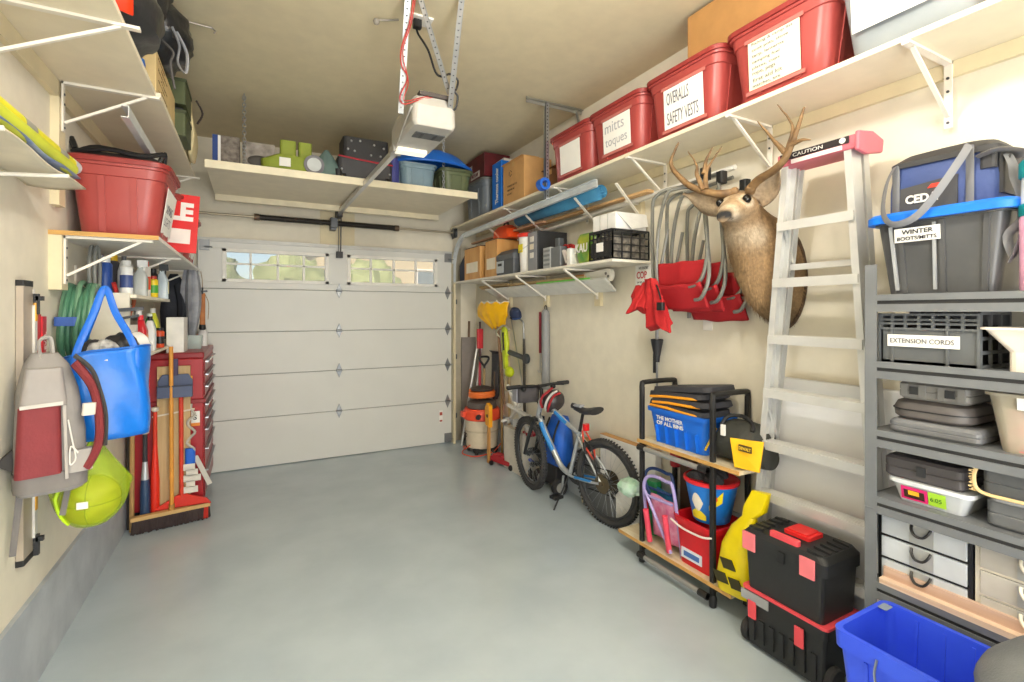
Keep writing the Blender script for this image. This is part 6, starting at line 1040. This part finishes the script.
for k in range(2): b = B(); b.tube([(.02 * k, .055 * math.cos(a) + .01 * k, .13 * math.sin(a)) for a in [2 * PI * i / 24 for i in range(24)]], .009, 8, closed=True); obj('loop', b, mat('7f807c', .5), t)
for x, y, m, lab in ((-.72, 3.62, mat('c8342f', .5), 'red handled clippers hanging behind the blue bag handles'), (-.74, 3.80, mat('a89a80', .6), 'coil of pale rope hanging behind the blue bag handles'), (-.70, 3.95, mat('a85a3a', .6), 'brown tool handle hanging left of the spray cans')):
    t = thing('hanging_tool', lab, 'tool', (x, y, 1.62)); b = B(); b.tube(smooth_path([(0, 0, .22), (.01, .05, .12), (0, -.03, .02), (.01, .04, -.12)], 5), .012, 8); obj('handle', b, m, t); b = B(); b.tube([(0, .05 * math.cos(a), .0 + .09 * math.sin(a)) for a in [2 * PI * i / 16 for i in range(16)]], .009, 6, closed=True); obj('loop', b, mat('c7c3b6', .5), t)
# ------------------------------------------------------------------ wall cupboard shelves with bottles
t = thing('bottle_shelf', 'white open wall shelf with two boards of bottles under the red bins', 'shelf', (-.88, 4.1, 1.38)); b = B(); b.box(0, .28, -.55, .68, 0, .018); obj('board', b, mat('ece4cf', .5), t); b = B(); b.box(0, .28, -.55, .74, .372, .392); obj('board', b, mat('efe7d2', .5), t); b = B(); b.box(0, .25, -.57, -.55, -.02, .40); obj('side_panel', b, mat('e6dfcf', .5), t); b = B(); b.box(0, .01, -.55, .74, 0, .55); obj('back_panel', b, mat('ddd6c6', .6), t)
def bottle(label, x, y, z, r, h, m, capm, style='can', band=None, cat='bottle', name=None):
    t = thing(name or {'can': 'spray_can', 'spray': 'spray_bottle', 'jug': 'jug', 'jar': 'jar', 'box': 'small_box'}[style], label, cat, (x, y, z)); b = B()
    if style == 'can': b.lathe([(r * .92, 0), (r, .004), (r, h * .8), (r * .6, h * .88)], n=16); obj('body', b, m, t); b = B(); b.lathe([(r * .7, h * .84), (r * .72, h * .86), (r * .7, h), (0, h)], n=14); obj('cap', b, capm, t)
    elif style == 'jar': b.lathe([(r * .95, 0), (r, .005), (r, h * .82)], n=16); obj('body', b, m, t); b = B(); b.lathe([(r * 1.02, h * .8), (r * 1.02, h), (0, h)], n=16); obj('lid', b, capm, t)
    elif style == 'spray': b.loft([(0, 0, 0, r * 2, r * 1.5, r * .5), (h * .55, 0, 0, r * 2, r * 1.5, r * .5), (h * .75, 0, 0, r * .8, r * .8, r * .3), (h * .8, 0, 0, r * .8, r * .8, r * .3)], 4); obj('body', b, m, t); b = B(); b.box(-r * .4, r * 1.0, -r * .3, r * .3, h * .82, h); b.bar((r * .6, 0, h * .84), (r * .4, 0, h * .62), r * .3, r * .25); b.cyl((0, 0, h * .78), (0, 0, h * .84), r * .42, n=10); obj('trigger_head', b, capm, t)
    elif style == 'jug': b.loft([(0, 0, 0, r * 1.6, r * 2.2, r * .4), (h * .6, 0, 0, r * 1.6, r * 2.2, r * .4), (h * .85, 0, 0, r * .9, r * 1.1, r * .3), (h * .88, 0, 0, r * .7, r * .7, r * .3)], 4); obj('body', b, m, t); b = B(); b.cyl((0, 0, h * .87), (0, 0, h), r * .38, n=12); obj('cap', b, capm, t)
    else: b.box(-r * .5, r * .5, -r, r, 0, h, .004); obj('body', b, m, t)
    if band and style != 'box':
        b = B()
        if style in ('can', 'jar'): b.lathe([(r * 1.01, h * .2), (r * 1.015, h * .22), (r * 1.015, h * .55), (r * 1.01, h * .57)], n=16, cap=False)
        else: b.box(r * .98 if style == 'spray' else r * .8, r * 1.02 if style == 'spray' else r * .84, -r * .6, r * .6, h * .15, h * .5)
        obj('label_band', b, band, t)
    return t
zt, zl = 1.773, 1.399
W_, Bk = mat('efefec', .35), mat('1e1e20', .4)
for a in (('white spray can nearest on the upper bottle board', -.66, 3.62, zt, .032, .20, W_, mat('d9d9d6', .4), 'can', mat('3d4f86', .4)), ('tall white bottle with grey print on the upper bottle board', -.70, 3.74, zt, .035, .24, W_, mat('55565a', .4), 'jug', mat('8d8f94', .5)), ('clear spray bottle with white trigger on the upper bottle board', -.64, 3.84, zt, .038, .23, mat('d8dedb', .2, alpha=.7), W_, 'spray', mat('7aa08c', .5)), ('orange and white spray can on the upper bottle board', -.65, 4.00, zt, .034, .24, mat('e8e2d8', .4), mat('e04a22', .4), 'can', mat('e8501f', .4)), ('yellow and green banded can in front on the upper bottle board', -.62, 4.09, zt, .03, .15, mat('e7c91f', .4), mat('b53028', .4), 'can', mat('4ea03a', .4)), ('white bottle with pink cap on the upper bottle board', -.68, 4.19, zt, .03, .20, W_, mat('d84a78', .4), 'jug', None), ('black spray can on the upper bottle board', -.66, 4.30, zt, .03, .22, Bk, mat('2b2b2d', .4), 'can', mat('d8d8d4', .5)), ('tall pale blue spray bottle at the far end of the upper bottle board', -.63, 4.44, zt, .042, .27, mat('d5e2ea', .25), mat('3d4043', .4), 'spray', mat('efe9b8', .4)), ('blue can at the back of the upper bottle board', -.77, 3.66, zt, .035, .22, mat('2f57a8', .4), W_, 'can', None), ('yellow topped bottle at the back of the upper bottle board', -.77, 3.80, zt, .035, .25, mat('4a4a50', .4), YEL, 'can', None), ('red bottle at the back of the upper bottle board', -.77, 4.05, zt, .035, .23, mat('b8322f', .4), mat('caa520', .4), 'jug', None), ('grey bottle with white top at the back of the upper bottle board', -.78, 4.25, zt, .035, .24, mat('8f9296', .4), W_, 'jug', None), ('black lidded jar with yellow label on the lower bottle board', -.66, 3.66, zl, .045, .13, mat('3a3027', .4), Bk, 'jar', mat('d2b52a', .5)), ('second black lidded jar standing on the yellow-labelled jar', -.66, 3.66, zl + .132, .045, .11, mat('54483c', .4), mat('2a2422', .4), 'jar', mat('cfc8bd', .5)), ('red and orange oil bottle on the lower bottle board', -.64, 3.84, zl, .045, .25, mat('d2222f', .35), mat('e0303a', .4), 'jug', mat('e8902a', .4)), ('blue and white jug on the lower bottle board', -.68, 3.98, zl, .05, .28, mat('2f55b2', .4), W_, 'jug', mat('e9ecf0', .4)), ('white bottle with dark cap on the lower bottle board', -.64, 4.10, zl, .04, .24, W_, Bk, 'jug', mat('cfd8e2', .4)), ('green bottle on the lower bottle board', -.67, 4.24, zl, .045, .26, mat('2e9450', .4), mat('d8dfd4', .4), 'jug', mat('f0d23a', .4)), ('small orange and black tin on the lower bottle board', -.63, 4.36, zl, .03, .15, mat('d9512a', .4), Bk, 'can', Bk), ('lime yellow bottle at the far end of the lower bottle board', -.70, 4.50, zl, .05, .30, mat('d8dc3a', .4), W_, 'jug', None)):
    bottle(a[0], a[1], 3.62 + (a[2] - 3.62) * 1.28, *a[3:9], band=a[9])
t = thing('water_pipe_holder', 'small steel bar clamp fixed below the upper bottle board', 'clamp', (-.68, 3.50, 1.68)); t.name = 'wall_clamp'; b = B(); b.bar((0, 0, 0), (.12, 0, .01), .02, .02); obj('jaw', b, DSTEEL, t); b = B(); b.bar((.0, 0, -.05), (.1, 0, -.03), .015, .015); obj('jaw', b, DSTEEL, t)
# ------------------------------------------------------------------ red tool chest
TR = mat('a81f27', .35, var=.05); TR2 = mat('8f1a20', .35)
t = thing('tool_chest', 'red steel tool chest on a red rolling cabinet beside the garage door', 'tool chest', (-.61, 5.27, 0))
b = B(); b.box(-.25, .25, -.52, .50, .10, .94); obj('lower_cabinet', b, TR, t, bev=.008); b = B(); b.box(-.25, .25, -.52, .52, .955, 1.29); obj('upper_chest', b, TR, t, bev=.008); b = B(); b.box(-.255, .255, -.525, .525, 1.29, 1.34); obj('lid', b, TR2, t, bev=.01); b = B(); b.box(-.255, .265, -.53, .51, .925, .957); obj('worktop', b, TR2, t, bev=.004)
for (z0, z1) in ((.14, .36), (.38, .54), (.56, .70), (.72, .80), (.82, .91), (.98, 1.06), (1.08, 1.16), (1.18, 1.27)):
    b = B(); b.box(.25, .258, -.48, .46, z0, z1); d = obj('drawer', b, TR2, t, bev=.003); b = B(); b.box(.258, .28, -.44, .42, z1 - .02, z1 - .008); obj('handle', b, STEEL, d)
for x, y in ((-.2, -.45), (.2, -.45), (-.2, .44), (.2, .44)): b = B(); b.lathe([(0, -.018), (.045, -.018), (.048, 0), (.045, .018), (0, .018)], (x, y, .048), 18, 'x'); b.box(x - .03, x + .03, y - .03, y + .03, .08, .105); obj('caster', b, DKGREY, t)
b = B(); b.box(.12, .175, -.526, -.521, 1.10, 1.15); sk = obj('warning_sticker', b, mat('eaa41c', .4), t); b = B(); b.prism([(.13, 1.108), (.165, 1.108), (.147, 1.14)], -.5275, -.526, 'y'); obj('triangle_print', b, BLACK, sk)
b = B(); b.box(.165, .225, -.524, -.5205, .74, .86); sk = obj('tag_sticker', b, PAPER, t); text('print', 'S', INK, sk, (.18, -.5245, .79), (1, 0, 0), (0, 0, 1), .025, .04, bold=.03); b = B(); b.box(.165, .225, -.526, -.524, .74, .765); obj('orange_stripe', b, mat('e88a22', .4), sk)
b = B(); b.box(-.06, .06, -.13, .13, 0, .285, .004); one('white_box', b, mat('ece9e2', .5), 'plain white carton standing on top of the red tool chest', 'box', (-.56, 4.93, 1.341))
b = B(); b.loft([(0, 0, 0, .12, .12, .02), (.12, 0, 0, .14, .14, .03), (.12, 0, 0, .12, .12, .03), (.02, 0, 0, .1, .1, .02)], 3); b2 = one('clear_jar', b, mat('c9d6d2', .2, alpha=.6), 'clear plastic jar of bits on the red tool chest', 'jar', (-.47, 5.22, 1.341))
bottle('white spray bottle with pink top on the far corner of the tool chest', -.43, 5.62, 1.341, .045, .21, mat('ecebe8', .35), mat('d58a94', .4), 'jug', None)
# things hung at the shelf end by the door
t = thing('umbrella', 'closed grey and black umbrella hung at the far end of the middle left shelf', 'umbrella', (-.50, 5.32, 1.40)); b = B(); v = []
for i in range(9): f = i / 8; r = .02 + .05 * math.sin(PI * (f * .8 + .05)); v.append(((0, 0, .05 + .62 * f), (r, 0, 0), (0, r, 0)))
b.rings(v, 18); b.v = [(x * (1 + .25 * math.sin(6 * math.atan2(y, x))), y * (1 + .25 * math.sin(6 * math.atan2(y, x))), z) for x, y, z in b.v]; obj('canopy', b, mat('77797f', .4, h2='9a9ca3', scale=9), t); b = B(); b.cyl((0, 0, -.0), (0, 0, .78), .008, n=8); b.tube(smooth_path([(0, 0, .02), (0, .0, -.03), (.02, 0, -.06), (.05, 0, -.04)], 4), .01, 6); obj('shaft', b, BLACK, t)
t = thing('jacket', 'dark hanging jacket beside the grey umbrella near the garage door', 'jacket', (-.64, 5.45, 1.42)); b = B(); b.loft([(0, 0, 0, .18, .2, .05), (.25, 0, 0, .2, .24, .07), (.5, 0, 0, .16, .2, .06), (.6, 0, 0, .06, .06, .02)], 5).jitter(.02, 9); obj('body', b, mat('2a2d36', .8, bump=.3), t); b = B(); b.tube(smooth_path([(.05, -.1, .5), (.08, -.13, .3), (.07, -.12, .05)], 4), .045, 8); obj('sleeve', b, mat('20232b', .8), t)
t = thing('wood_handled_tool', 'orange wood-handled brush hung at the shelf end before the garage door', 'brush', (-.425, 5.50, 1.50)); b = B(); b.box(-.022, .022, -.015, .015, .04, .35, .008); obj('handle', b, mat('bf7430', .5, h2='a55f22', scale=10), t); b = B(); b.lathe([(.02, 0), (.03, .01), (.025, .05)], n=12); obj('base', b, BLACK, t); b = B(); b.tube([(.0, .03 * math.cos(a), .37 + .03 * math.sin(a)) for a in [2 * PI * i / 12 for i in range(12)]], .006, 6, closed=True); b.bar((-.03, 0, .36), (.04, 0, .37), .02, .02); obj('hook', b, DSTEEL, t); b = B(); b.tube(smooth_path([(.02, 0, .34), (.05, 0, .25), (.045, 0, .1)], 4), .003, 5); obj('string', b, mat('9a7a50', .7), t); t.name = 'hand_brush'; b = B(); b.tube([(0, 0, .40), (0, -.02, .47), (-.01, -.05, .552)], .003, 5); obj('hanging_cord', b, mat('9a7a50', .7), t)
# ------------------------------------------------------------------ brooms and bats by the tool chest
t = thing('plank', 'tan wooden plank leaning on the side of the red tool chest', 'plank', (-.555, 4.70, .02)); b = B(); b.box(-.11, .11, -.01, .01, 0, 1.22); obj('board', b, mat('c9ad80', .6, h2='b99a6a', scale=7, stretch=(6, 1, .4)), t, bev=.003); b = B(); b.bar((-.14, -.013, .83), (.14, -.013, .87), .004, .012); obj('string', b, mat('ddd3c0', .7), t)
t = thing('dustpan', 'slate blue dustpan hung on the tan plank by the tool chest', 'dustpan', (-.54, 4.655, 1.0)); b = B(); b.prism([(-.115, 0), (.115, 0), (.115, .13), (.085, .18), (-.085, .18), (-.115, .13)], -.012, .006, 'y'); b.box(-.115, .115, -.045, -.01, .0, .09); obj('pan', b, mat('4d5876', .5), t, bev=.004); b = B(); b.box(-.018, .018, -.02, .01, .17, .30, .008); obj('handle', b, mat('43365a', .5), t); b = B(); b.box(-.115, .115, -.048, -.044, .085, .095); obj('groove', b, mat('2c3347', .5), t)
t = thing('push_broom', 'push broom with orange wooden handle and wide dark bristles', 'broom', (-.56, 4.60, 0)); b = B(); b.bar((-.25, -.03, .115), (.25, .07, .115), .05, .028); obj('head', b, mat('c9a368', .6), t); b = B(); rr = random.Random(2)
for i in range(300): f = rr.random(); x = -.245 + .49 * f; y = -.03 + .1 * f + rr.uniform(-.022, .022); b.bar((x, y, .102), (x + rr.uniform(-.012, .012), y + rr.uniform(-.02, .01), .004), .006, .006)
b.bar((-.24, -.03, .055), (.24, .07, .055), .04, .09); obj('bristles', b, mat('3d3130', .9), t); b = B(); b.tube([(.0, .02, .12), (-.005, .02, 1.4)], .0145, 10); obj('handle', b, mat('e09a3c', .45), t); b = B(); b.cyl((0, .02, .12), (0, .02, .17), .02, n=10); obj('socket', b, mat('b8863e', .5), t)
t = thing('red_broom', 'red broom with flat red head standing behind the push broom', 'broom', (-.50, 4.655, .0)); b = B(); b.tube([(0, 0, .2), (-.005, .01, 1.12)], .0155, 10); obj('handle', b, mat('d03a22', .45), t); b = B(); b.prism([(-.18, .135), (.2, .125), (.17, .17), (.03, .225), (-.03, .225)], -.012, .012, 'y'); obj('head', b, mat('d8301f', .45), t); b = B(); b.box(-.17, .18, -.012, .012, .01, .135); obj('bristles', b, mat('b3281c', .9), t)
def batp(label, x, y, m1, m2, m3, h, r=.033):
    t = thing('baseball_bat', label, 'bat', (x, y, 0)); b = B(); b.lathe([(0, .0), (r * .8, .004), (r, .03), (r * 1.0, h * .38), (r * .8, h * .5)], n=16); obj('barrel', b, m1, t); b = B(); b.lathe([(r * .8, h * .5), (r * .5, h * .68)], n=16); obj('taper', b, m2, t); b = B(); b.lathe([(r * .5, h * .68), (r * .45, h * .96)], n=14); obj('grip', b, m3, t); b = B(); b.lathe([(r * .5, h * .96), (r * .8, h * .97), (r * .8, h * .995), (0, h)], n=14); obj('knob', b, mat('d9d2c6', .5), t); return t
batp('dark blue and silver baseball bat standing by the wooden stick', -.735, 4.66, mat('2c4668', .35), mat('c3c7cc', .3, .5), mat('34343a', .6), .76); batp('bright red baseball bat standing between the blue bat and the plank', -.675, 4.68, mat('e2301c', .35), mat('e2301c', .35), mat('d8381f', .5), .93, .03)
b = B(); b.cyl((0, 0, 0), (.005, 0, .90), .016, n=8); one('wooden_stick', b, mat('b08a55', .6), 'light wooden stick standing against the left wall beside the blue bat', 'stick', (-.815, 4.64, 0)); b = B(); b.cyl((0, 0, 0), (0, 0, .84), .013, n=8); one('dark_rod', b, mat('3f3a33', .6), 'dark thin rod standing behind the light wooden stick', 'rod', (-.843, 4.70, 0))
t = thing('rope_pulley', 'white rope with a blue reel hung in front of the tool chest', 'rope', (-.44, 4.70, .25)); b = B(); rr = random.Random(9); pts = [(0, -.0, .68)] + [(.03 * math.sin(i * 1.9), -.02 + .015 * math.cos(i * 2.3), .64 - .045 * i) for i in range(12)]; b.tube(smooth_path(pts, 4), .010, 6); obj('rope', b, mat('bdb8ae', .7), t); b = B(); b.box(-.04, .03, -.045, .0, .20, .33, .02); obj('reel', b, mat('1c62cc', .4), t)
for k in range(5): b = B(); b.box(-.05 + .02 * (k % 2), .03 + .02 * (k % 3), -.05, -.045, .16 - .045 * k, .21 - .045 * k); obj('paper_tag', b, mat('ded8cc', .7), t)
b = B(); b.bar((.03, -.02, .26), (.13, -.02, .02), .035, .006, (0, 1, 0)); obj('strap', b, mat('c9c4ba', .6), t)
# ------------------------------------------------------------------ overhead platform cargo
T4 = 2.886
for x0, x1, m, lab, pr_ in ((-.26, -.10, mat('5a5048', .5, h2='8c8276', scale=22), 'dark printed game box with blue spine on the overhead platform', 1), (-.08, .17, mat('a39a90', .5, h2='6f665d', scale=12), 'grey printed box beside the chain on the overhead platform', 0)):
    t = thing('game_box', lab, 'box', ((x0 + x1) / 2, 4.83, T4)); w = (x1 - x0) / 2; b = B(); b.box(-w, w, -.05, .12, 0, .27 if pr_ else .25); obj('box', b, m, t, bev=.003)
    if pr_: b = B(); b.box(-w - .04, -w - .001, -.05, .12, 0, .27); obj('blue_spine', b, mat('1b3f86', .4), t); b = B(); b.box(-w, -w + .02, -.053, -.05, 0, .268); obj('white_edge', b, PAPER, t)
    else: b = B(); b.ball((0, -.05, .09), (.09, .012, .05), 16, 8); obj('dark_print', b, mat('4c4742', .6), t)
t = thing('duffel_bag', 'lime green folded bag with white tag on the overhead platform', 'bag', (.27, 4.78, T4)); b = B(); b.loft([(0, 0, 0, .40, .2, .06), (.1, 0, 0, .42, .22, .08), (.15, .04, 0, .30, .2, .08)], 5).jitter(.01, 10); obj('body', b, mat('8c9a34', .7, bump=.3), t); b = B(); b.box(-.06, .07, -.03, .07, .14, .30, .02); b.box(.09, .20, -.03, .07, .14, .30, .02); obj('side_pouch', b, mat('929f3c', .7), t); b = B(); b.box(-.07, .02, -.118, -.112, .045, .12); obj('white_tag', b, PAPER, t)
t = thing('tent_bag', 'teal-grey rounded tent bag with pale round end on the overhead platform', 'bag', (.60, 4.80, T4)); b = B(); b.rings([((-.02, -.05, .0), (.12, 0, 0), (0, .1, 0)), ((0, -.02, .1), (.12, 0, 0), (0, .1, 0)), ((.0, 0, .2), (.07, 0, 0), (0, .08, 0)), ((-.0, 0, .27), (.02, 0, 0), (0, .03, 0))], 18); obj('body', b, mat('6d8581', .6), t); b = B(); b.cyl((-.12, -.14, .09), (-.12, .05, .09), .085, n=22); obj('roll', b, mat('77757a', .6), t); b = B(); b.cyl((-.12, -.146, .09), (-.12, -.14, .09), .06, n=22); obj('pale_end', b, mat('c6cbca', .5), t); b = B(); b.box(.06, .12, -.12, -.06, 0, .09, .02); obj('strap', b, BLACK, t)
t = thing('suitcase', 'black suitcase with silver rivets and red stripe on the overhead platform', 'suitcase', (.94, 4.84, T4)); b = B(); b.box(-.25, .25, -.13, .2, .03, .22, .03); obj('shell', b, mat('3d3d40', .5), t); b = B(); b.box(-.20, .22, -.10, .18, .222, .42, .03); obj('upper_shell', b, mat('2c2c2f', .5), t); b = B(); b.tube(smooth_path([(-.25, -.135, .22), (0, -.14, .20), (.25, -.135, .19)], 6), .008, 6); obj('red_stripe', b, mat('b52a3a', .5), t)
for x, z in ((-.13, .38), (-.05, .39), (-.16, .30), (-.10, .29), (.08, .37), (.17, .35), (.05, .27), (.14, .27), (-.22, .1), (.22, .1)): b = B(); b.ball((x, -.105 if z > .2 else -.135, z), .011, 8, 6); obj('rivet', b, mat('d9dadc', .3, .6), t)
for x in (-.2, .2): b = B(); b.lathe([(0, -.015), (.03, -.015), (.03, .015), (0, .015)], (x, -.13, .03), 14, 'x'); obj('wheel', b, BLACK, t)
b = B(); b.cyl((0, 0, .0), (0, 0, .28), .06, n=18); one('rolled_mat', b, mat('4a4f9a', .5), 'violet-blue rolled mat standing between the suitcase and the blue sled', 'mat', (1.215, 4.80, T4))
tub('storage_bin', 'grey-blue tub under the bright blue sled on the overhead platform', (1.46, 4.92, T4), .32, .34, .36, .38, .26, mat('7e97a3', .4), mat('6f8792', .4), lid=False)
tub('storage_bin', 'olive green tub at the right end of the overhead platform', (1.86, 4.90, T4), .28, .34, .32, .38, .235, mat('616b4a', .45), mat('535c40', .45))
t = thing('blue_sled', 'bright blue domed plastic sled laid over the tubs on the overhead platform', 'sled', (1.64, 4.90, T4 + .275)); b = B()
def dome(u, v): a = u * 2 * PI; r = (1 - v) ** .6; return (.43 * r * math.cos(a), .30 * r * math.sin(a), .0 + .17 * math.sin(v * PI / 2) * (1 + .02 * math.sin(8 * a)))
b.grid(dome, 48, 10); obj('shell', b, mat('1d6fd6', .4), t, solid=.006); b = B(); b.tube([dome(i / 48, 0) for i in range(48)], .016, 8, closed=True); obj('rim', b, mat('1a64c6', .4), t)
# ------------------------------------------------------------------ garage door operator
t = thing('door_opener', 'white garage door opener box hung from the ceiling', 'door opener', (1.03, 3.0, 2.85)); OW = mat('bcb8b0', .45); b = B(); b.loft([(0, 0, .28, .26, .56, .03), (.03, 0, .28, .29, .58, .04), (.13, 0, .28, .29, .58, .05), (.20, 0, .28, .25, .52, .07), (.215, 0, .28, .18, .42, .06)], 4, smooth=False); obj('housing', b, OW, t, bev=.006)
b = B(); b.box(-.09, .11, .12, .22, -.006, .004); g = obj('bottom_grille', b, mat('55585a', .5), t)
for x in (-.04, .05): b = B(); b.box(x - .008, x + .008, .13, .21, -.010, -.005); obj('grille_bar', b, mat('3a3c3e', .5), g)
b = B(); b.box(-.12, .10, .46, .555, -.025, .006, .01); obj('light_cover', b, mat('efe9d8', .3, emit=.6), t); b = B(); b.box(-.1, .1, .0, .06, .195, .22); obj('terminal_panel', b, mat('4a423e', .6), t)
b = B(); b.bar((-.10, .55, .01), (-.165, 2.86, -.05), .035, .045); rl = obj('rail', b, mat('d8d6d2', .35, .4), t); b = B(); b.bar((-.10, .55, .035), (-.165, 2.86, -.025), .02, .008); obj('chain', b, DSTEEL, rl); b = B(); b.box(-.14, -.06, .50, .62, -.02, .03); obj('rail_bracket', b, OW, t)
b = B(); b.box(-.19, -.13, 2.80, 2.98, -.10, -.02); obj('header_bracket', b, DKGREY, t); b = B(); b.bar((-.14, 2.86, -.06), (-.14, 2.9, -.56), .02, .012, (1, 0, 0)); b.bar((-.17, 2.84, -.06), (-.165, 2.9, -.50), .012, .006, (1, 0, 0)); obj('door_arm', b, mat('3a3735', .4, .5), t); b = B(); b.box(-.19, -.12, 2.86, 2.905, -.56, -.49); obj('arm_foot', b, DKGREY, t)
b = B(); b.tube(smooth_path([(-.12, .5, .01), (-.135, .38, .02), (-.15, .2, .06), (-.155, .05, .10), (-.15, .02, .12)], 4), .009, 6, flat=2.0); obj('strap_bracket', b, OW, t)
def perf(nm, p0, p1, par):
    b = B(); b.bar(p0, p1, .034, .003, (0, 1, 0)); p0, p1 = Vector(p0), Vector(p1); b.bar(p0 + Vector((.016, .014, 0)), p1 + Vector((.016, .014, 0)), .003, .03, (0, 1, 0)); o = obj(nm, b, mat('a8aaa9', .35, .6), par); b = B(); n = int((p1 - p0).length / .035)
    for k in range(1, n): q = p0.lerp(p1, k / n); b.cyl(q + Vector((0, -.003, 0)), q + Vector((0, -.0018, 0)), .006, n=8)
    obj('holes', b, DSTEEL, o)['kind'] = 'stuff'
perf('hanger', (-.215, .03, .06), (-.245, -.24, .639), t); perf('hanger', (.105, .03, .10), (.03, -.38, .639), t); perf('diagonal_hanger', (.10, .01, .24), (-.19, -.27, .639), t)
WR = mat('b5332f', .5); b = B(); b.tube(smooth_path([(-.215, -.26, .635), (-.225, -.2, .5), (-.255, -.14, .38), (-.245, -.10, .30), (-.20, -.07, .24), (-.235, -.03, .14), (-.2, .0, .11), (-.1, .01, .16), (0, .02, .20), (.06, .03, .215)], 6), .004, 6); b.tube(smooth_path([(-.205, -.26, .635), (-.215, -.2, .5), (-.245, -.13, .36), (-.195, -.07, .22), (-.21, -.03, .12), (-.08, .01, .18), (.03, .02, .22)], 6), .003, 6); obj('red_wire', b, WR, t)
b = B(); b.tube(smooth_path([(-.13, -.02, .60), (-.12, -.03, .55), (-.06, -.04, .46), (.0, .0, .36), (.04, .0, .335), (.10, -.01, .36), (.15, -.01, .33), (.14, -.01, .27), (.12, -.01, .26), (.15, -.01, .22), (.13, .01, .14), (.06, .03, .20)], 6), .007, 8); obj('power_cord', b, BLACK, t)
t = thing('ceiling_outlet', 'white ceiling outlet with a black plug above the door opener', 'outlet', (.90, 2.96, 3.49)); b = B(); b.box(-.06, .09, -.05, .05, -.012, -.0, .004); obj('plate', b, WHITE, t); b = B(); b.box(-.025, .025, -.02, .02, -.06, -.012, .006); obj('plug', b, BLACK, t)
b = B(); b.tube(smooth_path([(0, 0, 0), (-.05, .02, -.005), (-.12, .03, -.02)], 4), .006, 6); b.ball((-.13, .032, -.03), .02, 10, 8); one('ceiling_sensor_wire', b, mat('8a8378', .5), 'short grey wire stub on the ceiling left of the opener hangers', 'wire', (.80, 3.02, 3.485))
